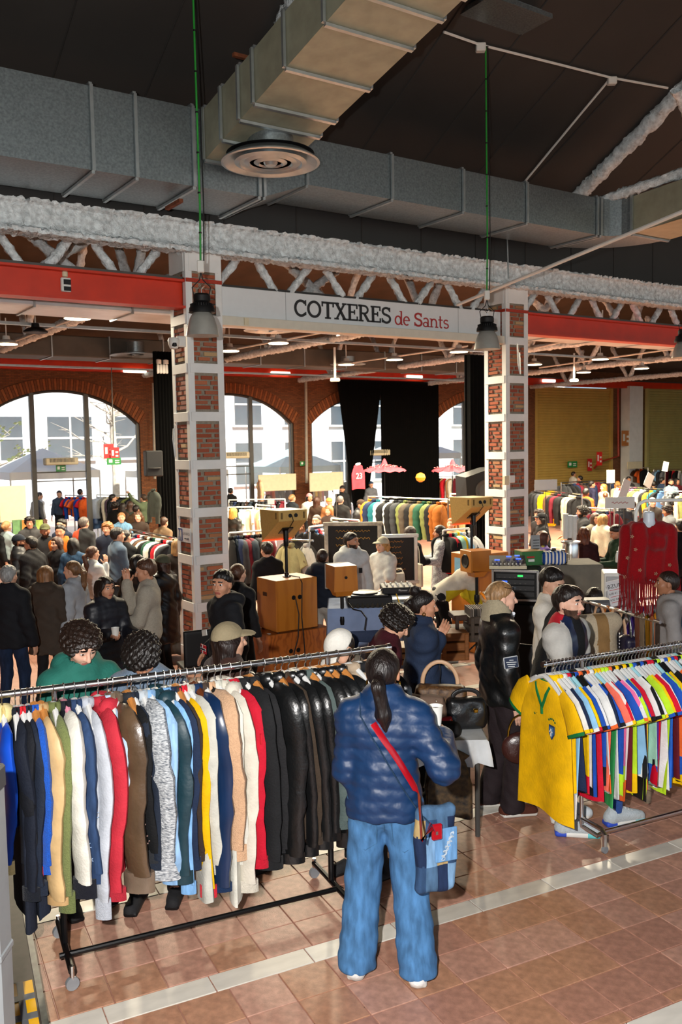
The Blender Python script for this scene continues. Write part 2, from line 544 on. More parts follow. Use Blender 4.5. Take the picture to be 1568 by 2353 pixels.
PILW, PILTOP = .52, 5.45
cube = MB().box((0, 0, 0), (1, 1, 1), bev=.03).mesh('brick', 30)
cube.materials.append(M_BRICK[0])
def pillar(name, a, label, zb=-.35, mod=.64, z0=-.05):
    o = thing(name, label, 'pillar', hall(a, 0, zb), HANG, 'white framed brick pillars', 'structure')
    W_ = PILW
    Z = lambda z: z - zb
    MB().box((W_/2, W_/2, Z((zb + PILTOP) / 2)), (W_ - .07, W_ - .07, PILTOP - zb - .02)).build('mortar_core', M_MORTAR, o, 0)
    for cx in (0, 1):
        for cy in (0, 1):
            e = MB()
            x0, y0 = cx * W_, cy * W_
            sx, sy = (1 - 2 * cx), (1 - 2 * cy)
            h = PILTOP - zb
            e.box((x0 + sx * .045, y0 + sy * .005, h / 2), (.09, .012, h))
            e.box((x0 + sx * .005, y0 + sy * .045, h / 2), (.012, .09, h))
            e.build('corner_angle', M_WHITE, o, 0)
    zz = zb + .02
    bands = []
    z = z0
    while z < PILTOP - .9:
        bands.append(z); z += mod
    th = .125
    for zt in bands:
        for face in range(4):
            q = MB()
            L = W_ - .05
            if face == 0: q.box((W_/2, -.006, Z(zt)), (L, .014, th), bev=.003)
            if face == 1: q.box((-.006, W_/2, Z(zt)), (.014, L, th), bev=.003)
            if face == 2: q.box((W_/2, W_ + .006, Z(zt)), (L, .014, th), bev=.003)
            if face == 3: q.box((W_ + .006, W_/2, Z(zt)), (.014, L, th), bev=.003)
            q.build('tie_plate', M_WHITE, o, 0)
    ztop = bands[-1] + mod - .02
    for face in range(4):
        q = MB(); hh = PILTOP - ztop
        if face == 0: q.box((W_/2, -.004, Z(ztop + hh/2)), (W_ - .1, .012, hh))
        if face == 1: q.box((-.004, W_/2, Z(ztop + hh/2)), (.012, W_ - .1, hh))
        if face == 2: q.box((W_/2, W_ + .004, Z(ztop + hh/2)), (W_ - .1, .012, hh))
        if face == 3: q.box((W_ + .004, W_/2, Z(ztop + hh/2)), (.012, W_ - .1, hh))
        q.build('top_plate', M_WHITE, o, 0)
    MB().box((W_/2, W_/2, Z(PILTOP)), (W_ + .03, W_ + .03, .02)).build('cap_plate', M_WHITE, o, 0)
    rest = MB(); n = 0
    ch = .0655
    cells = []
    edges = [zb] + bands + [ztop]
    for i in range(len(edges) - 1):
        za, zc = edges[i] + (th/2 if i else 0), edges[i + 1] - (th/2 if i < len(edges) - 2 else 0)
        k = int((zc - za) / ch + .001)
        off = ((zc - za) - k * ch) / 2
        for r in range(k):
            cells.append((za + off + (r + .5) * ch, r))
    cells.reverse()
    for (zc, r) in cells:
        lo, hi = .082, W_ - .082
        if r % 2: cuts = [(lo, lo + .20), (lo + .245, hi)]
        else: cuts = [(lo, lo + .07), (lo + .115, hi)] if random.random() < .6 else [(lo, lo + .07), (lo + .105, lo + .28), (lo + .305, hi)]
        if random.random() < .5: cuts = [(lo + hi - y, lo + hi - x) for x, y in cuts]
        for face in range(4):
            for (x0, x1) in cuts:
                c, L = (x0 + x1) / 2, x1 - x0 - .012
                dep = random.uniform(-.004, .006)
                hgt = ch - .019 + random.uniform(-.004, .004)
                if face == 0: loc, dim = (c, .036 - dep, Z(zc)), (L, .05, hgt)
                if face == 1: loc, dim = (.036 - dep, c, Z(zc)), (.05, L, hgt)
                if face == 2: loc, dim = (c, W_ - .036, Z(zc)), (L, .05, hgt)
                if face == 3: loc, dim = (W_ - .036, c, Z(zc)), (.05, L, hgt)
                if face < 2 and n < 296:
                    b = put('brick', cube, o, None, loc, None, [M_BRICK[random.choices(range(8), (5, 4, 4, 4, 2, 1.2, 2, 3))[0]]])
                    b.scale = dim; n += 1
                else:
                    rest.box(loc, dim, mi=random.randrange(4))
    rest.build('brickwork', M_BRICK[:4], o, 0, 'stuff')
    return o
PL = pillar('trim_1', 0.0, 'white steel framed brick pillar carrying the washroom sign')
PR = pillar('trim_2', 5.76, 'white steel framed brick pillar beside the red lit speaker stack')
for a_ in (-5.76, 11.52):
    MB().box((PILW/2, PILW/2, (PILTOP + .35) / 2), (PILW, PILW, PILTOP + .35)).build('trim_%d' % (3 if a_ < 0 else 4), M_FARBR, None, 0, 'structure', hall(a_, 0, -.35), HANG)

def fuzz(prof, p0, p1, upv, amp=.02, step=.045, seed=0):
    """sweep a 2-D profile (list of (across, up)) from p0 to p1 with a rough skin"""
    r = np.random.RandomState(seed)
    p0, p1, upv = (np.asarray(q, float) for q in (p0, p1, upv))
    L = np.linalg.norm(p1 - p0); T = (p1 - p0) / L
    n = max(4, int(L / step))
    S = np.cross(T, upv); S /= np.linalg.norm(S); U = np.cross(S, T)
    P = np.array(prof, float)
    m = len(P)
    nrm = np.roll(P, -1, 0) - np.roll(P, 1, 0); nrm = np.stack([nrm[:, 1], -nrm[:, 0]], 1); nrm /= np.linalg.norm(nrm, axis=1)[:, None] + 1e-9
    D = r.rand(n + 1, m) ** 2 * amp * 1.6 + np.abs(r.randn(n + 1, 1)) * amp * .2
    Q = P[None] + nrm[None] * D[..., None]
    G = p0 + (np.linspace(0, L, n + 1)[:, None, None] + (r.rand(n + 1, m, 1) - .5) * step * .8) * T + Q[..., :1] * S + Q[..., 1:] * U
    G[0] -= 0
    return MB().sheet(G, closed=True)
def subdiv(poly, st):
    out = []
    for i in range(len(poly)):
        a, b = np.array(poly[i], float), np.array(poly[(i + 1) % len(poly)], float)
        k = max(1, int(round(np.linalg.norm(b - a) / st)))
        for j in range(k): out.append(tuple(a + (b - a) * j / k))
    return out
ibeam = subdiv([(-.15, .0), (.15, .0), (.16, .07), (.08, .12), (.08, .34), (.15, .37), (.15, .42), (-.15, .42), (-.15, .37), (-.08, .34), (-.08, .12), (-.16, .07)][::-1], .04)
struct('trim_5', fuzz(ibeam, hall(-7, .02, 5.27), hall(13.5, .02, 5.27), (0, 0, 1), .026, .035, 1), M_FUZZ, smooth=60)
ring = [(.06 * cos(t), .06 * sin(t)) for t in np.linspace(0, 2 * pi, 12, endpoint=False)]
def bar(name, p0, p1, r=.06, amp=.018, seed=0, step=.05):
    pr = [(x / .06 * r, y / .06 * r) for x, y in ring]
    d = np.asarray(p1, float) - np.asarray(p0, float)
    return struct(name, fuzz(pr, p0, p1, (0, 0, 1) if abs(d[2]) < .9 * np.linalg.norm(d) else (1, 0, 0), amp, step, seed), M_FUZZ, smooth=60)
tn = 6
a = -4.6
k = 0
while a < 12.5:
    z1 = 4.92
    bar('trim_%d' % tn, hall(a, .42, 5.36), hall(a + .32, .42, z1), .045, .016, k); tn += 1
    bar('trim_%d' % tn, hall(a + .86, .42, 5.36), hall(a + .50, .42, z1), .045, .016, k + 1); tn += 1
    a += 1.18; k += 2
struct('trim_%d' % tn, MB().box((0, 0, 0), (20, .16, .12), rot=EZ(HANG)), M_WALLDK, smooth=0).location = hall(3.2, .45, 4.93); tn += 1
for a, b0 in ((-1.6, 2.2), (3.0, 2.6), (8.8, 2.6), (-3.2, 3.4)):
    bar('trim_%d' % tn, hall(a, b0, 5.95), hall(a + 1.1, b0, 5.15), .06, .02, tn); tn += 1
    bar('trim_%d' % tn, hall(a + 1.25, b0, 5.95), hall(a + .1, b0, 5.15), .06, .02, tn); tn += 1
for a in (-5.7, .15, 5.9, 11.66, 17.4, 23.2):
    bar('trim_%d' % tn, hall(a, .5, 5.05), hall(a, 16.3, 5.05), .075, .02, tn, .07); tn += 1
    for q in range(5):
        b0 = 2.2 + q * 3.0
        bar('trim_%d' % tn, hall(a, b0, 5.1), hall(a, b0 - .75, 6.3), .055, .02, tn, .08); tn += 1
        bar('trim_%d' % tn, hall(a, b0 + .1, 5.1), hall(a, b0 + .85, 6.3), .055, .02, tn, .08); tn += 1

c_ = MB()
zc0, tanr = 7.1, .53
for (b0, z0, b1, z1) in ((.22, zc0, -8.2, zc0 + 8.42 * tanr), (-8.2, zc0 + 8.42 * tanr, -16.6, zc0)):
    q = [hall(-16, b0, z0), hall(40, b0, z0), hall(40, b1, z1), hall(-16, b1, z1)]
    c_.hexa([tuple(x) for x in q] + [(x[0], x[1], x[2] + .25) for x in q])
CEIL = struct('ceiling', c_, M_CEIL, smooth=0)
setup(CEIL, 'dark grey panelled pitched ceiling')
sm = mat('ceiling_seam', '282624', rough=.7, var=0)
def cz(b): return zc0 + (.22 - b) * tanr
for a in np.arange(-6.2, 14, 1.15):
    q = MB()
    q.tube([hall(a, .2, cz(.2) - .006), hall(a, -8, cz(-8) - .006)], .012, 4)
    q.build('panel_seam', sm, CEIL, 0)
w = MB()
q = [hall(-16, .22, 5.55), hall(40, .22, 5.55), hall(40, .36, 5.55), hall(-16, .36, 5.55)]
w.hexa([tuple(x) for x in q] + [(x[0], x[1], zc0 + .15) for x in q])
WP = struct('wall_panel', w, M_WALLDK, smooth=0)
for a in np.arange(-6.2, 14, 1.15):
    MB().box((0, 0, 0), (.02, .012, 1.5), rot=EZ(HANG)).build('panel_seam', sm, WP, 0, None, hall(a, .216, 6.35))
c2 = MB()
for (b0, z0, b1, z1) in ((.3, 6.1, 8.4, 7.9), (8.4, 7.9, 17.0, 5.7)):
    q = [hall(-16, b0, z0), hall(40, b0, z0), hall(40, b1, z1), hall(-16, b1, z1)]
    c2.hexa([tuple(x) for x in q] + [(x[0], x[1], x[2] + .25) for x in q])
struct('ceiling_far', c2, M_BROWN, smooth=0)
M_PLAST = mat('plaster_wall', '8c867a', rough=.9)
for nm, (a0, b0, a1, b1) in dict(wall_left=(-14, -16, -14, 17), wall_right=(39, -16, 39, 17)).items():
    p0, p1 = hall(a0, b0), hall(a1, b1)
    c = (p0 + p1) / 2; L = np.linalg.norm(p1 - p0); an = math.atan2(p1[1] - p0[1], p1[0] - p0[0])
    struct(nm, MB().box((c[0], c[1], 5), (L, .3, 13), rot=EZ(an)), M_PLAST, smooth=0)
wb = MB()  # unseen open front, added to let daylight into the near hall
wb.box((8.5, 0, .2), (45, .3, .9)).box((8.5, 0, 8.9), (45, .3, 2.6))
for x in np.arange(-14, 32, 3.75): wb.box((x, 0, 4), (.35, .3, 8))
wb.box((8.5, -5, 7.7), (52, 10, .25))  # added canopy out of view, keeps direct sun out of the opening
struct('wall_added_open_front', wb, M_PLAST, smooth=0).matrix_world = Matrix.Translation(hall(0, -16.6, 0)) @ Matrix.Rotation(HANG, 4, 'Z')
struct('floor_added_bounce', MB().box((8.5, -20, -.1), (80, 40, .18)), mat('added_bounce_paving', 'c4c0b6', rough=.9), smooth=0).matrix_world = Matrix.Translation(hall(0, -16.8, 0)) @ Matrix.Rotation(HANG, 4, 'Z')  # added pale ground out of view, bounces daylight through the open front
def onceil(px, py):
    d = ray(px, py)
    bc, bd = (CPOS - HO) @ HV, d @ HV
    t = (zc0 + (.22 - bc) * tanr - CPOS[2]) / (d[2] + bd * tanr)
    return CPOS + t * d
pa, pb = onceil(1300, 470), onceil(1568, 195)
dd = (pb - pa) / np.linalg.norm(pb - pa)
bar('trim_%d' % tn, pa - dd * .6 - np.array((0, 0, .08)), pb + dd * 1.5 - np.array((0, 0, .08)), .11, .03, tn); tn += 1
bar('trim_%d' % tn, at(1362, 468, 14.4), at(1620, 380, 13.2), .06, .022, tn); tn += 1
bar('trim_%d' % tn, at(1555, 205, 12.2), at(1590, 280, 12.6), .06, .022, tn); tn += 1
pa, pb = onceil(606, 150), onceil(700, -40)
bar('trim_%d' % tn, pa - np.array((0, 0, .1)), pb - np.array((0, 0, .1)), .13, .035, tn); tn += 1

FB = 16.5
BAY, A0 = 5.76, .35
FZ1 = 5.16
wl = MB()
def hbox(mb, a0, a1, b0, b1, z0, z1, mi=0):
    q = [hall(a0, b0, z0), hall(a1, b0, z0), hall(a1, b1, z0), hall(a0, b1, z0)]
    mb.hexa([tuple(x) for x in q] + [(x[0], x[1], z1) for x in q], mi)
fw = MB()
for k in range(0, 6):
    c = A0 + BAY * k
    fw.box((c, 0, (FZ1 + FAR_Z) / 2), (.72, .4, FZ1 - FAR_Z))
fw.box(((A0 - 15) / 2 - .2, 0, 2.4), (A0 + 14.2, .4, 5.52))
fw.box((30.4, 0, 2.4), (2.0, .4, 5.52))
fw.box((12, 0, 5.75), (56, .4, 1.2)); fw.box((38, 0, 2.4), (3, .4, 5.52))
def archz(x, hw=2.52, zs=3.5, rise=1.05):
    R = (hw * hw + rise * rise) / (2 * rise)
    return zs + rise - R + math.sqrt(max(R * R - x * x, 0))
for k in range(4):
    c = A0 + BAY * (k + .5)
    xs = np.linspace(-2.52, 2.52, 29)
    for i in range(28):
        z0, z1 = archz(xs[i]), archz(xs[i + 1])
        fw.hexa([(c + xs[i], -.2, z0), (c + xs[i + 1], -.2, z1), (c + xs[i + 1], .2, z1), (c + xs[i], .2, z0),
                 (c + xs[i], -.2, FZ1), (c + xs[i + 1], -.2, FZ1), (c + xs[i + 1], .2, FZ1), (c + xs[i], .2, FZ1)])
wall = fw.build('wall_far', M_FARBR, None, 0, 'structure', hall(0, FB + .2, 0), HANG)
for k in range(4):
    c = A0 + BAY * (k + .5)
    n = 64
    ar = MB()
    xs = np.linspace(-2.56, 2.56, n + 1)
    for i in range(n):
        x0, x1 = xs[i] + .006, xs[i + 1] - .006
        f = lambda x, e: (c + x * (1 + e / 4.0), -.235, archz(min(max(x, -2.52), 2.52)) + e)
        p = [f(x0, 0), f(x1, 0), f(x1, .34), f(x0, .34)]
        ar.hexa([p[0], p[1], (p[1][0], .1, p[1][2]), (p[0][0], .1, p[0][2]), p[3], p[2], (p[2][0], .1, p[2][2]), (p[3][0], .1, p[3][2])], i % 2)
    o = ar.build('brick_arch', M_FARBR2, wall, 0, 'stuff')
    wn = thing('window_%d' % (k + 1), 'arched window of bay %s with dark steel mullions' % ('beside the street door', 'behind the first pillar', 'behind the black curtains', 'beyond the black curtains')[k], None, hall(c, FB + .12, 0), HANG, None, 'structure')
    for x in (-.83, .83) if k != 2 else (-.83, .95):
        MB().box((x, 0, (archz(x) + FAR_Z) / 2), (.14, .12, archz(x) - FAR_Z)).build('mullion', M_STEEL, wn, 0)
    fr = MB()
    fr.tube([(x, 0, archz(x) - .03) for x in np.linspace(-2.5, 2.5, 30)], .05, 4)
    for s in (-1, 1): fr.box((s * 2.48, 0, 1.6), (.09, .12, 3.9))
    fr.build('frame', M_STEEL, wn, 0)
    for (x0, x1) in ((-2.44, -.9), (-.76, .76), (.9, 2.44)):
        zb = 2.05 if (x0 < -.5 < x1 and k == 0) else .55
        g = MB()
        xs2 = np.linspace(x0, x1, 8)
        V = [(x, 0, zb) for x in xs2] + [(x, 0, archz(x) - .06) for x in xs2]
        V += [(x, .012, z) for (x, _, z) in V]
        F = []
        for i in range(7): F += [(i, i + 1, 9 + i, 8 + i), (17 + i, 16 + i, 24 + i, 25 + i)]
        g.add(V, F).build('pane', M_GLASS, wn, 0)
    rl = MB()
    for z in (2.05, 1.78):
        rl.box((0, 0, z), (1.62, .05, .035))
    rl.build('transom_rail', M_STEEL, wn, 0)
def shutter(name, a0, a1, z0, z1, m, label, b=FB + .1):
    o = thing(name, label, None, hall(a0, b, z0), HANG, None, 'structure')
    n = int((z1 - z0) / .115)
    G = []
    for i in range(n * 3 + 1):
        z = i * (z1 - z0) / (n * 3)
        y = (0, -.03, -.03)[i % 3]
        G.append([(0, y, z), ((a1 - a0), y, z)])
    MB().sheet(G).build('slat_curtain', m, o, 20, 'stuff')
    for x in (0, a1 - a0): MB().box((x, -.05, (z1 - z0) / 2), (.16, .12, z1 - z0)).build('guide_rail', m, o, 0)
    return o
shutter('door_1', 23.75, 28.7, FAR_Z, 5.1, M_SHUT, 'yellow roller shutter with a green exit sign in front')
shutter('door_2', 30.4, 36.5, FAR_Z, 5.1, M_SHUT2, 'olive yellow roller shutter beyond the white corner post', FB - .6)
struct('trim_%d' % tn, MB().box((0, 0, 2.4), (.95, .5, 5.6), rot=EZ(HANG)), M_WHITE, smooth=0).location = hall(29.75, FB - .3, 0); tn += 1
struct('trim_%d' % tn, MB().box((0, 0, 0), (46, .3, .30), rot=EZ(HANG)).box((0, 0, .18), (46, .36, .04), rot=EZ(HANG), mi=1), [M_RED, M_STEEL], smooth=0).location = hall(14, FB - .25, 5.26); tn += 1
for (a0, a1) in ((-9, 0), (6.28, 14)):
    rb = MB()
    L = a1 - a0
    rb.box((0, 0, 0), (L, .1, .32)).box((0, -.03, .17), (L, .24, .03)).box((0, -.03, -.17), (L, .24, .03)).box((0, -.05, .205), (L, .1, .04), mi=1)
    o = rb.build('trim_%d' % tn, [M_RED, M_STEEL], None, 0, 'structure', hall((a0 + a1) / 2, .16, 4.75), HANG); tn += 1
def curtain(name, a0, a1, z0, z1, label, b, tie=None, folds=26, amp=.06):
    n = folds * 6
    G = []
    for r, zf in enumerate(np.linspace(0, 1, 14)):
        row = []
        for i in range(n + 1):
            u = i / n
            a = a0 + (a1 - a0) * u
            if tie: a = tie(u, zf)
            row.append(hall(a, b + amp * sin(u * folds * 2 * pi + .5 * sin(zf * 2)), z0 + (z1 - z0) * zf))
        G.append(row)
    mb = MB().sheet(G)
    mb.sheet([[p + np.array((0, 0, 0)) + HV * .02 for p in r] for r in G[::-1]])
    return one(name, mb, M_CURT, label, 'curtain', smooth=60)
cA = lambda px: hall_ab(at_b(px, 950, FB - .45))[0]
a_l, a_r, a_m = cA(776), cA(1008), cA(877)
curtain('stage_curtain', a_m, a_r, 0, 5.08, 'black curtain hanging straight across the arch behind the jackets', FB - .45)
a_l2 = cA(812); a_m2 = cA(868)
curtain('stage_curtain', a_l, a_m, 0, 5.08, 'black curtain gathered to one side behind the red basketball vest', FB - .5,
        tie=lambda u, zf: (a_l + (a_l2 - a_l) * (1 - zf)) + u * ((a_m - a_l) * zf + (cA(835) - a_l2) * (1 - zf)), folds=16)
cB = lambda px, b: hall_ab(at_b(px, 950, b))[0]
curtain('stage_curtain', cB(1072, 2.2), cB(1150, 2.2), -.2, 4.45, 'black curtain hanging behind the second brick pillar', 2.2, folds=9, amp=.05)
curtain('stage_curtain', cB(357, 9), cB(412, 9), 0.2, 5.0, 'black curtain beside the hanging wall loudspeaker', 9, folds=8, amp=.06)

M_FAC = mat('pale_render', 'b9c0c4', rough=.9, var=.12, nscale=.6)
M_WIN = mat('dark_window', '39444c', rough=.2, var=.15, nscale=1.2)
M_PAVE = mat('pavement', 'b4b0a8', rough=.9)
OB = FB + 13
struct('floor_street', MB().box((0, 0, -.45), (90, 30, .18), rot=EZ(HANG)), M_PAVE, smooth=0).location = hall(14, FB + 15.6, 0)
def facade(label, a0, a1, h, wins, col, b=OB):
    o = thing('street_building', label, 'building', hall(a0, b, FAR_Z), HANG)
    MB().box(((a1 - a0) / 2, 4, h / 2), (a1 - a0, 8, h)).build('wall', col, o, 0)
    MB().box(((a1 - a0) / 2, 3.9, h + .15), (a1 - a0 + .4, 8.4, .3)).build('cornice', col, o, 0)
    for (x, z, w_, hh) in wins:
        f = MB().box((x, -.02, z), (w_, .12, hh)).build('window', M_WIN, o, 0)
        g = MB().box((x, -.09, z), (.07, .05, hh)).box((x, -.09, z), (w_, .05, .08)).box((x, -.1, z - hh / 2 - .05), (w_ + .3, .2, .09))
        g.build('window_frame', M_PVC, f, 0)
    return o
facade('pale street building with dark windows beyond the door arch', -12, 15.2, 8.5,
       [(x, z, 2.0, 1.9) for x in np.arange(4.0, 27, 3.1) for z in (3.6, 7.2)] , M_FAC)
facade('white street building with pale blue windows beyond the middle arches', 15.2, 40, 10,
       [(x, z, 1.5, 2.1) for x in np.arange(1.4, 24, 2.9) for z in (2.2, 5.2, 8.2)], mat('white_render', 'dfe3e4', rough=.9, var=.06, nscale=.6))
def tent(a, b, w_, h, col, label):
    o = thing('market_tent', label, 'tent', hall(a, b, FAR_Z), HANG)
    mb = MB()
    mb.add([(-w_/2, -w_/2, h), (w_/2, -w_/2, h), (w_/2, w_/2, h), (-w_/2, w_/2, h), (0, 0, h + .8)], [(0, 1, 4), (1, 2, 4), (2, 3, 4), (3, 0, 4)])
    mb.build('canopy', col, o, 0)
    v = MB()
    for s in (-1, 1):
        v.box((0, s * w_/2, h - .12), (w_, .02, .26)); v.box((s * w_/2, 0, h - .12), (.02, w_, .26))
    v.build('valance', col, o, 0)
    for sx in (-1, 1):
        for sy in (-1, 1): MB().cyl((sx * w_/2, sy * w_/2, 0), (sx * w_/2, sy * w_/2, h), .03).build('leg', M_PVC, o)
tent(3.9, FB + 4.5, 3.0, 2.35, mat('tent_white', 'e6e6e2', rough=.8, var=.03), 'white market tent outside the street door')
tent(-.6, FB + 5.5, 3.0, 2.2, mat('tent_blue', '5f7fa8', rough=.8, var=.05), 'blue market tent outside the arch')
tent(9.2, FB + 5.2, 3.0, 2.2, mat('tent_white2', 'dfe6e2', rough=.8, var=.03), 'white market tent outside the middle arch')
tent(15.0, FB + 6, 3.0, 2.2, mat('tent_teal', '8fb5bd', rough=.8, var=.05), 'pale teal market tent outside the third arch')
tent(21.5, FB + 6, 3.4, 2.6, mat('tent_grey', 'a9b4c0', rough=.8, var=.05), 'grey blue market tent outside the fourth arch')
M_BARK = mat('pale_bark', 'a39b8c', rough=.9, var=.3, nscale=8)
M_LEAF = mat('tree_leaf', '5c6b3c', rough=.7, var=.3)
def tree(a, b, label, seed, leaves):
    o = thing('street_tree', label, 'tree', hall(a, b, FAR_Z), HANG)
    r = random.Random(seed)
    MB().tube([(0, 0, 0), (.05, 0, 2), (-.03, 0, 4), (.05, 0, 6.5)], [.17, .14, .11, .06], 9, 0).build('trunk', M_BARK, o)
    lf = MB()
    for k in range(16):
        z = r.uniform(2.2, 6.2); an = r.uniform(0, 6.28); L = r.uniform(1.2, 3.0)
        p = [(0, 0, z)]
        for j in range(1, 5):
            an += r.uniform(-.35, .35)
            p.append((p[-1][0] + cos(an) * L / 4, p[-1][1] + sin(an) * L / 4 * .5, p[-1][2] + L / 4 * r.uniform(.0, .75)))
        mb = MB().tube(p, [.05, .04, .03, .02, .008], 6)
        for j in range(6):
            q = p[r.randrange(1, 5)]; an2 = r.uniform(0, 6.28)
            e = (q[0] + cos(an2) * .7, q[1] + sin(an2) * .4, q[2] + r.uniform(-.1, .6))
            mb.tube([q, e], [.015, .004], 4)
            for i in range(leaves):
                t = r.random(); c = [q[i2] + (e[i2] - q[i2]) * t + r.uniform(-.12, .12) for i2 in range(3)]
                x = r.uniform(.05, .1)
                lf.add([(c[0] - x, c[1], c[2]), (c[0], c[1] + .03, c[2] - x * .6), (c[0] + x, c[1], c[2] + .02), (c[0], c[1] - .03, c[2] + x * .6)], [(0, 1, 2, 3)])
        mb.build('branch', M_BARK, o)
    if leaves: lf.build('foliage', M_LEAF, o, 0, 'stuff')
tree(7.2, FB + 6.5, 'bare pale barked street tree beyond the arch pier', 3, 0)
tree(2.4, FB + 8.5, 'leafy street tree in front of the pale building', 8, 9)
def arc(cx, cy, rx, ry, a0, a1, n=18):
    return [(cx + rx * cos(rad(a0 + (a1 - a0) * i / n)), cy + ry * sin(rad(a0 + (a1 - a0) * i / n))) for i in range(n + 1)]
GLY = {
 'C': (.80, [(arc(.43, .5, .35, .43, 42, 318), .15), ([(.72, .98), (.72, .66)], .08), ([(.72, .30), (.72, .12)], .07)]),
 'O': (.92, [(arc(.46, .5, .37, .43, 0, 360, 30), .15)]),
 'T': (.82, [([(.02, .94), (.80, .94)], .12), ([(.06, 1), (.06, .70)], .09), ([(.76, 1), (.76, .70)], .09), ([(.41, 0), (.41, 1)], .17), ([(.22, .05), (.60, .05)], .1)]),
 'X': (.84, [([(.14, .02), (.68, .98)], .12), ([(.14, .98), (.70, .02)], .17), ([(.0, .05), (.30, .05)], .1), ([(.54, .05), (.84, .05)], .1), ([(.0, .95), (.32, .95)], .1), ([(.52, .95), (.82, .95)], .1)]),
 'E': (.74, [([(.18, 0), (.18, 1)], .17), ([(.02, .05), (.70, .05)], .1), ([(.02, .95), (.68, .95)], .1), ([(.2, .52), (.5, .52)], .1), ([(.66, 1), (.66, .72)], .09), ([(.68, 0), (.68, .28)], .09), ([(.5, .66), (.5, .38)], .08)]),
 'R': (.84, [([(.18, 0), (.18, 1)], .17), ([(.02, .05), (.36, .05)], .1), ([(.02, .95), (.42, .95)] + arc(.42, .72, .24, .23, 90, -90, 10) + [(.2, .49)], .12), ([(.42, .48), (.70, .04)], .16), ([(.64, .05), (.84, .05)], .1)]),
 'S': (.70, [(arc(.36, .73, .25, .21, 25, 270, 12) + arc(.36, .27, .27, .23, 90, -155, 12), .14), ([(.60, .97), (.60, .70)], .08), ([(.08, .30), (.08, .04)], .08)]),
 'd': (.66, [(arc(.28, .33, .22, .30, 0, 360, 20), .10), ([(.54, 0), (.54, 1.02)], .10), ([(.40, .98), (.56, .98)], .07), ([(.52, .04), (.66, .04)], .07)]),
 'e': (.58, [(arc(.29, .33, .22, .30, 0, 310, 18), .10), ([(.08, .36), (.52, .36)], .07)]),
 'a': (.60, [([(.10, .56)] + arc(.27, .46, .19, .18, 120, 0, 8) + [(.46, .0)], .10), (arc(.26, .18, .18, .16, 0, 360, 14), .09), ([(.44, .04), (.60, .04)], .07)]),
 'n': (.70, [([(.14, 0), (.14, .64)], .10), (arc(.35, .38, .21, .24, 180, 0, 10) + [(.56, 0)], .10), ([(.0, .62), (.16, .62)], .07), ([(.02, .04), (.28, .04)], .07), ([(.44, .04), (.70, .04)], .07)]),
 't': (.42, [([(.18, .88), (.18, .14)] + arc(.28, .14, .10, .11, 180, 300, 6), .10), ([(.02, .60), (.38, .60)], .08)]),
 's': (.50, [(arc(.25, .48, .17, .14, 30, 270, 10) + arc(.25, .18, .19, .16, 90, -150, 10), .095)]),
 ' ': (.30, []),
}
def ribbon(mb, pts, w, O, X, Y, N, depth, mi=0):
    P = np.array(pts, float)
    closed = np.linalg.norm(P[0] - P[-1]) < 1e-6 and len(P) > 3
    T = np.gradient(P, axis=0)
    if closed:
        T[0] = T[-1] = P[1] - P[-2]
    T /= np.linalg.norm(T, axis=1)[:, None] + 1e-9
    S = np.stack([-T[:, 1], T[:, 0]], 1) * w / 2
    L, R = P + S, P - S
    n = len(P)
    to = lambda q: O + q[0] * X + q[1] * Y
    V = [to(q) for q in L] + [to(q) for q in R] + [to(q) + N * depth for q in L] + [to(q) + N * depth for q in R]
    F = []
    for i in range(n - 1):
        F += [(2*n + i, 2*n + i + 1, 3*n + i + 1, 3*n + i), (i, n + i, n + i + 1, i + 1), (i, i + 1, 2*n + i + 1, 2*n + i), (n + i, 3*n + i, 3*n + i + 1, n + i + 1)]
    F += [(0, 2*n, 3*n, n), (n - 1, 2*n - 1, 4*n - 1, 3*n - 1)]
    mb.add([tuple(v) for v in V], F, mi)
def word(txt, O, X, Y, N, depth=.006, gap=.0, bold=1.0):
    mb = MB(); x = 0.0
    for ch in txt:
        w_, st = GLY[ch]
        for pts, wd in st:
            ribbon(mb, [(q[0] + x, q[1]) for q in pts], wd * bold, O, X, Y, N, depth)
        x += w_ + gap
    return mb, x
def sans(txt, loc, X, Y, size, m, parent, name='lettering', align='CENTER', ext=.0008):
    """flat print with the built-in typeface"""
    cu = bpy.data.curves.new('txt', 'FONT'); cu.body = txt; cu.size = 1.0; cu.align_x = align; cu.align_y = 'CENTER'; cu.resolution_u = 2
    o = bpy.data.objects.new('txt', cu); COL.objects.link(o)
    dg = bpy.context.evaluated_depsgraph_get()
    me = bpy.data.meshes.new_from_object(o.evaluated_get(dg))
    bpy.data.objects.remove(o)
    X, Y = np.asarray(X, float), np.asarray(Y, float)
    N = np.cross(X, Y)
    for v in me.vertices:
        q = np.asarray(loc) + size * (v.co.x * X + v.co.y * Y) + N * ext
        v.co = q
    me.materials.clear(); me.materials.append(m)
    return put(name, me, parent)

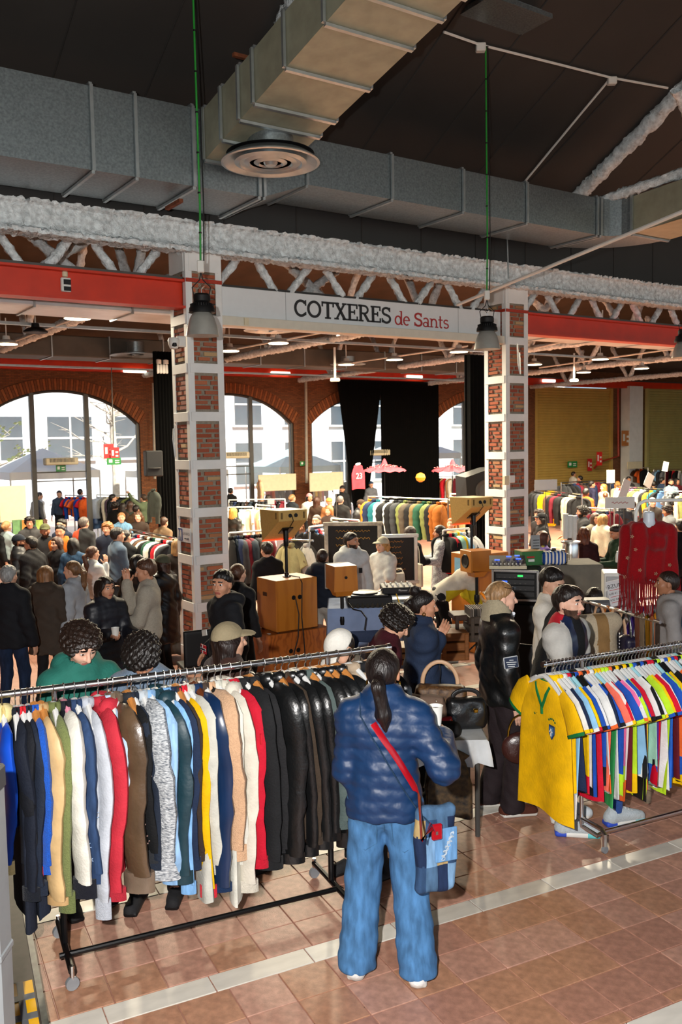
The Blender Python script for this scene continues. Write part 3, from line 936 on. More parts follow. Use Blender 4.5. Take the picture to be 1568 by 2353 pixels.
SB = .10
sg = thing('hall_sign', 'long white hall sign reading COTXERES de Sants between the pillars', 'sign', hall(.5, SB, 4.38), HANG)
L = 5.24
MB().box((L/2, .06, .325), (L, .12, .405), bev=.004).build('sign_board', mat('sign_white', 'd6dbdd', rough=.45, var=.02), sg, 0)
MB().box((L/2, .0, .06), (L, .20, .125), bev=.004).build('sign_ledge', mat('ledge_cream', 'cdcabb', rough=.5, var=.04), sg, 0)
for x in (1.07, 4.3):
    MB().box((x, -.001, .325), (.006, .004, .40)).build('board_joint', mat('joint_grey', '8f9496', var=0), sg, 0)
MB().box((.38, -.105, .06), (.07, .02, .10)).build('ledge_clip', M_CREAM, sg, 0)
def onsign(px, py):
    p = at_b(px, py, SB); a_, b_ = hall_ab(p); return a_ - .5, p[2] - 4.38
x0, zb0 = onsign(676, 727); x1, _ = onsign(899, 742)
_, zt0 = onsign(690, 688); _, zbb = onsign(690, 728)
ch = zt0 - zbb
wtot = sum(GLY[c][0] for c in 'COTXERES')
X = np.array(((x1 - x0) / wtot, 0, 0)); Y = np.array((0, 0, ch)); N = np.array((0, -1.0, 0))
mb, _ = word('COTXERES', np.array((x0, -.0005, zbb)), X, Y, N)
mb.build('lettering', mat('letter_black', '0d0d0e', rough=.5, var=0), sg, 0)
x0, _ = onsign(907, 745); x1, _ = onsign(1032, 750)
wtot = sum(GLY[c][0] for c in 'de Sants')
X = np.array(((x1 - x0) / wtot, 0, 0)); Y = np.array((0, 0, ch * .86))
mb, _ = word('de Sants', np.array((x0, -.0005, zbb - .01)), X, Y, N)
mb.build('lettering', mat('letter_red', 'a51f1c', rough=.5, var=0), sg, 0)

def ductseg(p, mats, seams, name, label, group='galvanised air ducts'):
    """p: list of cross sections, each 4 corners"""
    o = thing(name, label, 'duct', tuple(np.mean(np.array(p[0]), 0)), 0, group)
    L0 = np.array(o.location)
    mb = MB()
    G = [[np.array(c) - L0 for c in s] for s in p]
    mb.sheet(G, closed=True)
    mb.add([tuple(x) for x in G[0]], [(0, 1, 2, 3)]); mb.add([tuple(x) for x in G[-1]], [(3, 2, 1, 0)])
    mb.build('sheet_casing', mats[0], o, 0)
    for (i, t) in seams:
        s = [G[i][k] * (1 - t) + G[i + 1][k] * t for k in range(4)]
        c = sum(s) / 4
        s = [c + (q - c) * 1.02 for q in s]
        d = G[i + 1][0] - G[i][0]; d = d / np.linalg.norm(d) * .018
        fb = MB()
        for k in range(4):
            a, b = s[k], s[(k + 1) % 4]
            n_ = (a + b) / 2 - c; n_ /= np.linalg.norm(n_); n_ = n_ * .03
            fb.hexa([tuple(a - d), tuple(b - d), tuple(b + d), tuple(a + d), tuple(a - d + n_), tuple(b - d + n_), tuple(b + d + n_), tuple(a + d + n_)])
        fb.build('flange', mats[1], o, 0)
    return o
def hs(a, b0, b1, z0, z1): return [hall(a, b0, z0), hall(a, b1, z0), hall(a, b1, z1), hall(a, b0, z1)]
B0, B1 = -1.30, -.25
ductseg([hs(-9, B0, B1, 5.74, 6.62), hs(.45, B0, B1, 5.74, 6.62)], (M_GALV, M_GALVD), [(0, .555), (0, .78), (0, .832), (0, .905), (0, .995)], 'air_duct',
        'wide galvanised trunk duct above the rough white beam')
ductseg([hs(.45, B0, B1, 5.74, 6.62), hs(1.1, B0, B1 - .1, 5.98, 6.55), hs(6.55, B0, B1 - .1, 5.98, 6.55)], (M_GALV, M_GALVD),
        [(0, .03), (0, .97), (1, .24), (1, .47), (1, .70), (1, .985)], 'air_duct', 'narrower galvanised duct running on towards the corner elbow')
el = []
for t in np.linspace(0, pi / 2, 7):
    a_, b_ = 6.55 + .35 * sin(t), B0 - .35 + .35 * cos(t)
    ao, bo = 6.55 + 1.25 * sin(t), B0 - .35 + 1.25 * cos(t)
    el.append([hall(a_, b_, 5.98), hall(ao, bo, 5.98), hall(ao, bo, 6.55), hall(a_, b_, 6.55)])
ductseg(el, (M_GALV, M_GALVD), [(0, .02), (5, .98)], 'air_duct', 'rounded galvanised duct elbow at the corner')
ductseg([[hall(6.9, -1.65, 5.98), hall(7.8, -1.65, 5.98), hall(7.8, -1.65, 6.55), hall(6.9, -1.65, 6.55)],
         [hall(6.9, -9, 6.3), hall(7.8, -9, 6.3), hall(7.8, -9, 6.9), hall(6.9, -9, 6.9)]], (M_GALV_LIT, M_GALVD), [(0, .2), (0, .45)], 'air_duct',
        'dull side duct coloured as warmly lit, returning from the corner elbow')
rise = math.tan(rad(11.6))
def br(s, w_=1.0, h=.566):
    a0 = hall_ab(at_b(470, 385, B0))[0]
    z = 6.05 + s * rise
    hh = h - .02 * s
    return [hall(a0, B0 - s, z), hall(a0 + w_, B0 - s, z), hall(a0 + w_, B0 - s, z + hh), hall(a0, B0 - s, z + hh)]
ductseg([br(0), br(6.5)], (M_GALV_LIT, M_GALVD), [(0, .005), (0, .075), (0, .14), (0, .19), (0, .29), (0, .40), (0, .47), (0, .52), (0, .6)], 'air_duct',
        'branch duct coloured as lit olive, rising towards the roof ridge')
dc = at(622, 372, 10.1)
df = thing('air_diffuser', 'round ringed air diffuser under the rising branch duct', 'diffuser', (dc[0], dc[1], dc[2]))
MB().lathe([(.265, .42), (.265, .10), (.30, .08)], seg=32).build('neck', M_GALV, df)
MB().lathe([(.30, .10), (.45, .07), (.555, .0), (.56, -.015), (.53, -.02), (.43, .03), (.30, .06)], seg=40).build('outer_ring', M_GALVD, df)
for k, r in enumerate((.36, .25, .14)):
    MB().lathe([(r + .05, -.01), (r, -.03), (r - .05, .03), (r - .06, .06)], seg=32).build('inner_ring', M_GALVD, df)
MB().lathe([(0, -.05), (.06, -.045), (.09, .0), (.03, .06), (0, .07)], seg=20).build('centre_cone', M_GALVD, df)
MB().lathe([(0, .09), (.5, .085)], seg=30).build('dark_throat', M_BLACKP, df)
for k, (px, py, D) in enumerate(((575, 135, 9.9), (400, 470, 10.6))):
    c = at(px, py, D)
    one('strut_channel', MB().box((0, 0, 0), (.42, .05, .04), rot=EZ(HANG if k == 0 else HANG + pi/2)), mat('rusty_steel', '6d3a1e', rough=.8, var=.4, nscale=20),
        ('rusty steel strut above the branch duct', 'rusty steel strut across the trunk duct underside')[k], 'bracket', loc=c)
for k, (a0, a1, b, z, w_, h, lab) in enumerate(((-9, 5.4, 2.1, 4.86, .9, .3, 'pale wrapped duct behind the red beam'), (2.0, 16, 1.45, 4.88, .8, .28, 'pale wrapped duct behind the white hall sign'),
                                           (-9, 17, 11.0, 5.2, 1.0, .5, 'dark grey duct crossing the far roof'))):
    o = thing('roof_duct', lab, 'duct', hall((a0 + a1) / 2, b, z), HANG)
    mm = mat('duct_foil', 'cfd6da', rough=.35, metal=.2, var=.15, nscale=2) if k < 2 else mat('duct_dark', '4a4740', rough=.6, var=.2, nscale=2)
    MB().box((0, 0, 0), (a1 - a0, w_, h), bev=.02).build('sheet_casing', mm, o, 0)
    for x in np.arange(-(a1 - a0) / 2 + .5, (a1 - a0) / 2, 1.4):
        MB().box((x, 0, 0), (.03, w_ + .04, h + .04)).build('flange', M_GALVD, o, 0)
for k, b in enumerate((5.5, 13.6)):
    c = hall(5, b, 4.98)
    one('cable_tray', MB().box((0, 0, 0), (24, .1, .05), rot=EZ(HANG)), M_GALVD, ('pale cable tray crossing the roof near the lamps', 'pale cable tray close to the arches')[k], 'cable tray', loc=c)
for k, px in enumerate((622, 840)):
    c = onz(px if k == 0 else 800, (757, 836)[k], 4.9 if k == 0 else 5.0)
    o = thing('air_diffuser', ('round air diffuser under the pale duct below the hall sign', 'round air diffuser beside the lamps in front of the arches')[k], 'diffuser', c)
    MB().lathe([(.2, .2), (.2, .06), (.5, .0), (.5, -.02), (.42, .02), (.3, .04)], seg=28).build('outer_ring', M_GALVD, o)
    MB().lathe([(.32, .0), (.26, -.03), (.2, .03), (.1, .0), (.0, -.02)], seg=24).build('inner_ring', M_GALVD, o)
c = onz(312, 815, 5.0)
o = thing('air_diffuser', 'dark round air diffuser in front of the first arch', 'diffuser', c)
MB().lathe([(.2, .3), (.2, .06), (.62, .0), (.62, -.02), (.42, .02), (.3, .04)], seg=28).build('outer_ring', M_GALV, o)
MB().lathe([(.2, .0), (.1, .0), (.0, -.02)], seg=24).build('inner_ring', M_GALV, o)

M_ALU = mat('lamp_aluminium', 'a5a59e', rough=.35, metal=.35, var=.08)
def pendant(px, py, D, r, label, q=None):
    c = at(px, py, D) if q is None else at(px, py, (q[:2] @ FWD[:2]) / (ray(px, py)[:2] @ FWD[:2]))
    o = thing('pendant_lamp', label, 'lamp', c, 0, 'large pendant lamps in front of the beam')
    MB().lathe([(r, 0), (r * .98, .02), (r * .90, .10), (r * .74, .19), (r * .56, .245), (r * .50, .25), (r * .72, .17), (r * .88, .08), (r * .95, .01)], seg=36).build('shade', M_ALU, o)
    h = MB().lathe([(r * .50, .245), (r * .80, .25), (r * .78, .29), (r * .62, .345), (r * .46, .36), (r * .52, .37), (r * .52, .43), (r * .42, .45), (0, .455)], seg=36)
    for k in range(30):
        t = 2 * pi * k / 30
        h.box((cos(t) * r * .68, sin(t) * r * .68, .30), (.012, .006, .08), rot=EZ(t))
    h.build('heat_sink', M_BLACKP, o)
    MB().lathe([(0, .035), (r * .80, .035), (r * .80, .045), (0, .045)], seg=24).build('led_disc', mat('pendant_led', 'ffffff', var=0, emit='ffdf9a', estr=2.0), o)
    MB().tube([(0, 0, .45), (.0, 0, .50), (.03, 0, .53), (0, 0, .56), (-.03, 0, .53), (0, 0, .50)], .006, 6).build('hook', M_CHROME, o)
    for s in (-1, 1):
        MB().tube([(s * .08, 0, .42), (s * .10, 0, .52), (s * .02, .01, .60), (0, 0, .68)], .006, 6).build('flex', M_BLACKP, o)
    MB().box((0, 0, .74), (.075, .06, .13), bev=.01).build('junction_box', M_PVC, o)
    top = cz(hall_ab(c)[1]) - c[2] - .05
    MB().tube([(0, 0, .8), (.01, 0, 1.4), (0, 0, top)], .011, 7).build('cable', M_GREENC, o)
    MB().tube([(.035, .0, .8), (.05, 0, 1.4), (.03, 0, top)], .007, 6).build('suspension_wire', M_BLACKP, o)
    for z in np.arange(1.1, top, .42):
        MB().lathe([(.016, -.008), (.016, .008)], (.005, 0, z), 8).build('cable_tie', M_BLACKP, o)
    light('pendant_bulb', 'AREA', c + np.array((0, 0, .03)), 60, WARM, .3, (0, 0, -1))
    return o
pendant(466, 772, 9.7, .180, 'pendant lamp hanging in front of the pillar with the washroom sign')
pendant(1120, 803, 12, .182, 'pendant lamp hanging in front of the end of the hall sign', onceil(1106, 100))
pendant(1574, 822, 14.2, .198, 'pendant lamp hanging in front of the right hand red beam')
def baylamp(px, py, z, label, on=True, r=.21):
    c = onz(px, py, z)
    o = thing('roof_lamp', label, 'lamp', c, 0, 'small round roof lamps in the far bays')
    MB().lathe([(r, 0), (r, .02), (r * .7, .07), (r * .35, .09), (r * .3, .16), (0, .17)], seg=24).build('lamp_housing', M_PVC if on else M_BLACKP, o)
    MB().lathe([(0, -.005), (r * .95, -.005), (r * .95, .005)], seg=24).build('lamp_disc', M_LAMPON if on else M_BLACKP, o)
    MB().cyl((0, 0, .16), (0, 0, .5), .012, 6).build('stem', M_PVC, o)
    if on: light('roof_lamp_bulb', 'AREA', c - np.array((0, 0, .03)), 720 if px > 1300 else 400, WARM, r * 2, (0, 0, -1))
    return o
LS = [(178, 732), (15, 791), (640, 789), (777, 765), (796, 838), (907, 827), (1055, 809), (528, 807), (1385, 772), (1380, 826), (1342, 856), (1475, 847), (1228, 838), (1568, 812)]
for k, (px, py) in enumerate(LS):
    baylamp(px, py, 4.78, 'small glowing round lamp ' + 'just behind the red beam before the first arch|at the outer end of the conduit by the first arch|on the conduit left of the tied curtain|close behind the lower edge of the hall sign|on the conduit in front of the tied curtain|on the conduit in front of the straight curtain|beside the curtain behind the second pillar|just past the edge of the first pillar|close below the second red beam|in the middle of the bay before the yellow shutter|nearest to the yellow shutter|before the white corner post|just past the edge of the second pillar|behind the third pendant lamp'.split('|')[k])
baylamp(82, 764, 4.82, 'unlit black round lamp beside the rough white truss', on=False)
for k, (q0, q1, z) in enumerate((((0, 797), (250, 702), 4.98), ((520, 806), (772, 758), 4.98), ((800, 835), (1075, 795), 4.98), ((1230, 800), (1385, 765), 4.98), ((1240, 845), (1560, 800), 4.98))):
    p0, p1 = onz(*q0, z), onz(*q1, z)
    one('lamp_conduit', MB().cyl(p0, p1, .022, 6), M_PVC, ('white conduit between lamps near the red beam', 'white conduit between lamps below the hall sign', 'white conduit between lamps before the curtains',
        'white conduit leading from the second pillar to a lamp', 'white conduit between lamps before the yellow shutter')[k], 'conduit')
p0, p1 = at(1052, 700, 13.9), at(1580, 482, 10.2)
one('tie_rod', MB().cyl(p0, p1, .026, 8), M_PVC, 'long pale conduit slanting down past the second pillar top', 'conduit')
def ceilrun(pix, label, r=.018):
    pts = [onceil(*q) - np.array((0, 0, .04)) for q in pix]
    return one('roof_conduit', MB().tube(pts, r, 6), M_PVC, label, 'conduit')
ceilrun([(1020, 66), (1105, 96), (1260, 135), (1405, 172), (1535, 196)], 'pale conduit crossing the dark ceiling beside the branch duct')
ceilrun([(1405, 172), (1330, 262), (1185, 438)], 'thin pale conduit running down the dark ceiling slope')
for k, q in enumerate(((1105, 97), (1407, 175))):
    one('junction_box', MB().box((0, 0, 0), (.13, .10, .11), bev=.012), M_PVC, ('white junction box where the green cable leaves the ceiling conduit', 'white junction box where the two ceiling conduits meet')[k], 'junction box', loc=onceil(*q) - np.array((0, 0, .07)))
sk = MB().box((0, 0, 0), (1.1, .8, .06), rot=EZ(HANG)).box((0, 0, .05), (.9, .6, .1), rot=EZ(HANG), mi=1)
one('roof_hatch', sk, [M_GALV, mat('hatch_pane', '7b8c92', rough=.2, var=.1)], 'metal framed roof hatch beside the branch duct', 'roof hatch', loc=onceil(1150, 30) - np.array((0, 0, .06)))
one('hanger_rod', MB().cyl(at(1166, 545, 14.6), at(1169, 640, 14.6), .014, 6), M_GALVD, 'thin steel rod holding the duct above the second pillar', 'rod')
for k, (px, py) in enumerate(((310, 852), (645, 858), (953, 866), (1262, 875))):
    c = at_b(px, py, FB - .45)
    one('batten_light', MB().box((0, 0, 0), (.75, .1, .12), rot=EZ(HANG), bev=.02), M_TUBE, 'white batten light on the far red beam over the %s' % ('first arch', 'middle arch', 'black curtains', 'shutter corner')[k], 'light', loc=c)
c = at_b(372, 848, 9)
o = thing('emergency_light', 'twin headed white emergency light beside the first pillar', 'light', c, HANG)
MB().box((0, 0, 0), (.3, .1, .22), bev=.02).build('lamp_body', M_PVC, o)
for s in (-1, 1): MB().lathe([(0, -.05), (.07, -.04), (.07, .05), (0, .07)], (s * .09, -.02, .16), 14).build('lamp_head', M_PVC, o)
for k, (px, py, D) in enumerate(((150, 655, 10.9), (1361, 750, 16.6))):
    c = at(px, py, D)
    o = thing('motion_detector', ('white detector box on the red beam before the first arch', 'white detector box on the red beam near the third pendant lamp')[k], 'detector', c, HANG)
    MB().box((0, 0, 0), (.12, .09, .17), bev=.01).build('body', M_PVC, o)
    MB().box((.01, -.05, .03), (.085, .02, .06)).box((.01, -.05, -.05), (.085, .02, .05)).build('sensor_window', M_BLACKP, o)
    MB().lathe([(0, -.04), (.035, -.03), (.035, .03), (0, .04)], (0, 0, .13), 14).build('knob', M_CREAM, o)
c = at(408, 788, 11.55)
o = thing('security_camera', 'white dome security camera on the first pillar', 'camera', c, HANG)
MB().box((.05, .0, .02), (.12, .06, .14), bev=.01).build('bracket', M_PVC, o)
MB().lathe([(0, -.09), (.05, -.075), (.07, -.02), (.075, .03), (.06, .06), (0, .07)], (-.06, -.02, .0), 18).build('dome', M_PVC, o)
MB().lathe([(0, -.035), (.035, -.02), (.035, .02), (0, .035)], (-.07, -.06, -.03), 14).build('lens', M_BLACKP, o)
for k, (px, py, D) in enumerate(((770, 850, 20), (1320, 855, 24))):
    c = at(px, py, D)
    o = thing('roof_camera', 'white pole camera hanging before the %s' % ('black curtains', 'yellow shutter')[k], 'camera', c)
    MB().cyl((0, 0, -.2), (0, 0, .5), .025, 8).build('pole', M_PVC, o)
    MB().box((0, 0, -.22), (.22, .1, .08), bev=.02).build('camera_head', M_PVC, o)
M_STRAP = mat('red_strap', 'a02c12', rough=.6, var=.2, nscale=60)
for k, (A_, zz) in enumerate(((0, 4.93), (5.76, 4.93))):
    o = MB().box((PILW/2, -.012, 0), (PILW, .008, .05)).box((-.012, PILW/2, 0), (.008, PILW, .05))
    one('ratchet_strap', o, M_STRAP, ('red strap around the pillar with the washroom sign', 'red strap around the pillar beside the sign end')[k], 'strap', loc=hall(A_, 0, zz), rotz=HANG)
c = hall(-.012, .26, 0); zz = at(428, 1232, 11.95)[2]
o = thing('washroom_sign', 'blue and white LAVABOS washroom sign on the pillar', 'sign', (c[0], c[1], zz), HANG)
MB().box((0, 0, 0), (.008, .40, .19)).build('sign_plate', mat('sign_plate_white', 'd5d9de', rough=.4, var=.02), o, 0)
MB().box((-.005, .12, 0), (.004, .135, .165)).build('blue_panel', mat('sign_blue', '14377c', rough=.4, var=0), o, 0)
for s in (-.03, .035):
    MB().box((-.009, .12 + s, .055), (.004, .022, .022)).box((-.009, .12 + s, .008), (.004, .036, .07)).box((-.009, .12 + s, -.05), (.004, .022, .05)).build('pictogram', M_PVC, o, 0)
sans('LAVABOS', (-.005, -.075, .02), (0, -1, 0), (0, 0, 1), .052, mat('sign_ink', '27313f', var=0), o)
MB().box((-.006, -.075, -.045), (.003, .12, .010)).box((-.006, -.135, -.045), (.003, .02, .028)).build('arrow', mat('sign_ink'), o, 0)
one('cable_box', MB().box((0, 0, 0), (.10, .07, .15), rot=EZ(HANG), bev=.008), M_CREAM, 'cream paper box tied to the second pillar', 'box', loc=hall(5.70, -.05, at(1178, 1105, 14.8)[2]))
one('switch_box', MB().box((0, 0, 0), (.12, .06, .13), rot=EZ(HANG), bev=.008), M_PVC, 'white switch box on the second pillar corner', 'box', loc=hall(5.85, -.035, at(1188, 1102, 14.8)[2]))
p = [at(1189, 790, 14.75), at(1192, 840, 14.72), at(1196, 860, 14.72), at(1194, 810, 14.75)]
one('pillar_wire', MB().tube(p, .012, 6), M_PVC, 'loose white wire coil on the second pillar', 'wire')
p = [at(399, 985, 11.9), at(398, 1010, 11.85), at(403, 1050, 11.85), at(402, 978, 11.9)]
one('pillar_wire', MB().tube(p, .01, 6), M_PVC, 'loose wire loop on the edge of the first pillar', 'wire')

for k, (px, py, b) in enumerate(((140, 1060, FB), (540, 1046, FB), (868, 1040, FB - .2))):
    c = at_b(px, py, b - .15)
    o = thing('air_curtain', 'beige air curtain heater %s' % ('over the street door', 'beside the first pillar', 'between the black curtains')[k], 'heater', c, HANG)
    MB().box((0, 0, 0), (1.0, .3, .22), bev=.03).build('casing', M_CREAM, o)
    gr = MB()
    for i in range(18): gr.box((-.36 + i * .042, -.155, .03), (.014, .02, .11))
    gr.build('grille', M_STEEL, o, 0, 'stuff')
M_SRED = mat('sign_red', 'b51c22', rough=.4, var=.03); M_SGRN = mat('sign_green', '1f7a3a', rough=.4, var=.03)
def fsign(px, py, b, w_, h, m, label, txt=None, arrow=False):
    c = at_b(px, py, b)
    o = thing('safety_sign', label, 'sign', c, HANG)
    pl = MB().box((0, 0, 0), (w_, .012, h)).build('sign_plate', m, o, 0)
    pk = MB().box((-w_ * .24, -.009, h * .05), (w_ * .24, .004, h * .45)).box((w_ * .22, -.009, h * .1), (w_ * .3, .004, h * .14)).box((w_ * .22, -.009, -h * .2), (w_ * .3, .004, h * .14))
    pk.build('pictogram', M_PVC, pl, 0)
    return o
fsign(250, 1037, 10.5, .26, .36, M_SRED, 'red fire point sign hanging before the first arch')
fsign(264, 1042, 10.45, .22, .30, M_SRED, 'red extinguisher sign overlapping the fire point sign')
fsign(262, 1060, 10.42, .36, .17, M_SGRN, 'green exit sign hanging below the red signs')
fsign(140, 1076, FB - .1, .30, .20, M_SGRN, 'green exit sign below the door air heater')
fsign(699, 1065, FB - .2, .34, .16, M_SGRN, 'green exit sign on the pier beside the middle arch')
fsign(1316, 1067, FB - .1, .62, .28, M_SGRN, 'green exit sign before the yellow shutter')
fsign(1356, 1068, FB - .1, .30, .55, M_SRED, 'red extinguisher sign on the yellow shutter edge')
fsign(1378, 1054, 15.5, .36, .60, mat('price_red', 'd6201c', rough=.5, var=.02), 'bright red price card on a pole over the far rails')
fsign(1439, 1007, FB - .5, .6, .7, mat('orange_board', 'b4743a', rough=.6, var=.1), 'small orange notice board on the corner post')
one('sign_rod', MB().cyl(at_b(256, 845, 10.5), at_b(261, 1020, 10.5), .012, 6), M_STEEL, 'thin rod holding the red fire signs', 'rod')
c = at(352, 1065, 19.5)
o = thing('hanging_loudspeaker', 'black loudspeaker hanging by the pier next to the black curtain', 'speaker', c, HANG - .2)
MB().box((0, 0, 0), (.36, .36, .56), bev=.02).build('cabinet', M_BLACKP, o)
MB().lathe([(0, 0), (.13, 0), (.13, .01)], (0, 0, 0), 20).build('woofer', M_STEEL, o).location = (0, -.19, -.1)
for k, px in enumerate((349,)):
    one('service_pipe', MB().cyl(at_b(352, 880, FB - .3), at_b(356, 1100, FB - .3), .04, 8), mat('pipe_grey', 'a09a8c', rough=.6), 'grey pipe on the brick pier by the loudspeaker', 'pipe')
one('service_pipe', MB().cyl(at_b(703, 870, FB - .3), at_b(705, 1110, FB - .3), .05, 8), mat('pipe_grey'), 'grey pipe on the brick pier by the middle arch', 'pipe')
rp = mat('pipe_red', '9c2b1a', rough=.5)
one('service_pipe', MB().tube([at_b(1421, 890, FB - .3), at_b(1422, 1048, FB - .3), at_b(1378, 1062, FB - .3), at_b(1366, 1076, FB - .3)], .05, 8), rp, 'red fire main pipe beside the yellow shutter', 'pipe')
for k, (px0, px1, py0, py1, b) in enumerate(((0, 58, 1115, 1203, 11), (594, 680, 1088, 1130, 15.5), (712, 788, 1084, 1130, 15.3), (1442, 1476, 1060, 1078, 15.0))):
    p0, p1 = at_b(px0, py1, b), at_b(px1, py0, b)
    c = (p0 + p1) / 2
    w_ = abs(hall_ab(p1)[0] - hall_ab(p0)[0])
    one('display_board', MB().box((0, 0, 0), (w_, .05, abs(p1[2] - p0[2])), rot=EZ(HANG), bev=.01), M_CREAM,
        ('large cream display board before the first arch', 'cream display board under the middle arch', 'cream display board with small print beside the curtain', 'cream display board by the white corner post')[k], 'board', loc=c)
g = thing('stair_post', 'pale grey steel stair post at the platform corner', 'post', (0, 0, 0))
c = at(-34, 2000, 3.6)
MB().box((c[0], c[1], .70), (.14, .14, 1.40), bev=.012).build('post_tube', mat('grey_enamel', '8b9092', rough=.45, var=.06), g)
MB().box((c[0], c[1], .72), (.15, .15, .04), bev=.01).build('collar', mat('grey_enamel'), g)
MB().box((c[0], c[1], .13), (.17, .17, .07), bev=.01).build('foot_collar', mat('grey_enamel'), g)
MB().box((c[0], c[1], 1.43), (.15, .15, .10), bev=.01).build('cap', mat('dark_grey', '3b3f42', rough=.5), g)
pf = thing('entry_platform', 'dark low platform edged with yellow and grey hazard tape', 'platform', (0, 0, 0))
e0, e1 = onfloor(64, 2120), onfloor(106, 2353)
d = (e1 - e0); d = d / np.linalg.norm(d); n_ = np.array((-d[1], d[0], 0)); n_ = -n_ if n_[0] > 0 else n_
P0, P1 = e0 - d * .8, e1 + d * 1.0
q = [P0, P1, P1 + n_ * 1.3, P0 + n_ * 1.3]
MB().hexa([(x[0], x[1], .0) for x in q] + [(x[0], x[1], .10) for x in q]).build('platform_deck', mat('platform_dark', '2f2523', rough=.5, var=.3, nscale=20), pf, 0)
MB().hexa([tuple(x + np.array((0, 0, z))) for z in (.0, .105) for x in (P0, P1, P1 + n_ * .03, P0 + n_ * .03)]).build('edge_strip', mat('taped_edge', '4b4c46', rough=.3, var=.5, nscale=18), pf, 0)
yl = mat('hazard_yellow', 'e0a800', rough=.5, var=.06); gt = mat('grey_tape', '585c60', rough=.5, var=.08)
T0 = e0 + d * .78
MB().hexa([tuple(x + np.array((0, 0, z))) for z in (.1, .104) for x in (T0 + n_ * .04, T0 + d * 1.2 + n_ * .04, T0 + d * 1.2 + n_ * .20, T0 + n_ * .16)]).build('yellow_tape', yl, pf, 0)
tp = MB()
for k in range(5):
    o_ = T0 + d * (.12 + k * .16)
    tp.hexa([tuple(x + np.array((0, 0, z))) for z in (.104, .108) for x in (o_ + n_ * .04, o_ + d * .045 + n_ * .04, o_ + d * .045 + n_ * .15, o_ + n_ * .15)])
tp.hexa([tuple(x + np.array((0, 0, z))) for z in (.104, .1075) for x in (T0 + n_ * .085, T0 + d * 1.2 + n_ * .085, T0 + d * 1.2 + n_ * .115, T0 + n_ * .115)])
tp.build('grey_tape', gt, pf, 0)
TIER = {0: (.011, .0062, .0048), 1: (.017, .009, .0065), 2: (.026, .0135, .010), 3: (.0078, .0062, .0048)}   # cloth voxel, head voxel, hand voxel
_headc, _handc = {}, {}
def head_mesh(t):
    """head in its own frame: centre of skull at origin, face towards +y"""
    if t in _headc: return _headc[t]
    def f(P):
        d = smins([ell(P, (0, -.012, .022), (.074, .094, .092)), ell(P, (0, .020, -.045), (.056, .066, .070)), ell(P, (0, .060, -.088), (.024, .022, .020)),
                   cap(P, (-.034, .072, .034), (.034, .072, .034), .017), cap(P, (-.042, .055, -.022), (-.03, .062, -.03), .022), cap(P, (.042, .055, -.022), (.03, .062, -.03), .022)], .028)
        d = smin(d, cap(P, (0, .088, .016), (0, .110, -.026), .008, .0135), .012)
        d = smin(d, cap(P, (-.012, .094, -.030), (.012, .094, -.030), .009), .01)
        for s in (-1, 1):
            d = np.maximum(d, -ell(P, (s * .031, .100, .010), (.018, .020, .011)))
            d = smin(d, ell(P, (s * .031, .078, .010), (.013, .013, .011)), .004)
            d = smin(d, ell(P, (s * .076, -.008, -.006), (.009, .020, .032)), .008)
        d = smin(d, cap(P, (-.019, .083, -.056), (.019, .083, -.056), .0065), .006)
        d = smin(d, cap(P, (-.015, .082, -.066), (.015, .082, -.066), .0075), .006)
        return d
    V, F = snet(f, (-.10, -.125, -.13), (.10, .135, .135), TIER[t][1])
    C = V[F].mean(1)
    x, y, z = np.abs(C[:, 0]), C[:, 1], C[:, 2]
    M = np.zeros(len(F), int)                       # 0 skin 1 lips 2 brow 3 eye white 4 iris 5 beard
    if t != 2:
        M[(x < .024) & (z < -.050) & (z > -.073) & (y > .072)] = 1
        M[(x > .012) & (x < .050) & (z > .030 - .0 * x) & (z < .040) & (y > .066)] = 2
        e = ((x - .031) / .0145) ** 2 + ((z - .010) / .0075) ** 2
        M[(e < 1) & (y > .06)] = 3
        e = ((x - .031) / .0065) ** 2 + ((z - .010) / .0075) ** 2
        M[(e < 1) & (y > .06)] = 4
    B = (z < -.035 + .35 * np.maximum(0, .03 - y)) & (y > -.005) & ~((x < .026) & (z > -.052) & (z < -.035)) & (M != 1) & (z > -.115)
    _headc[t] = (V, F, M, B)
    return _headc[t]
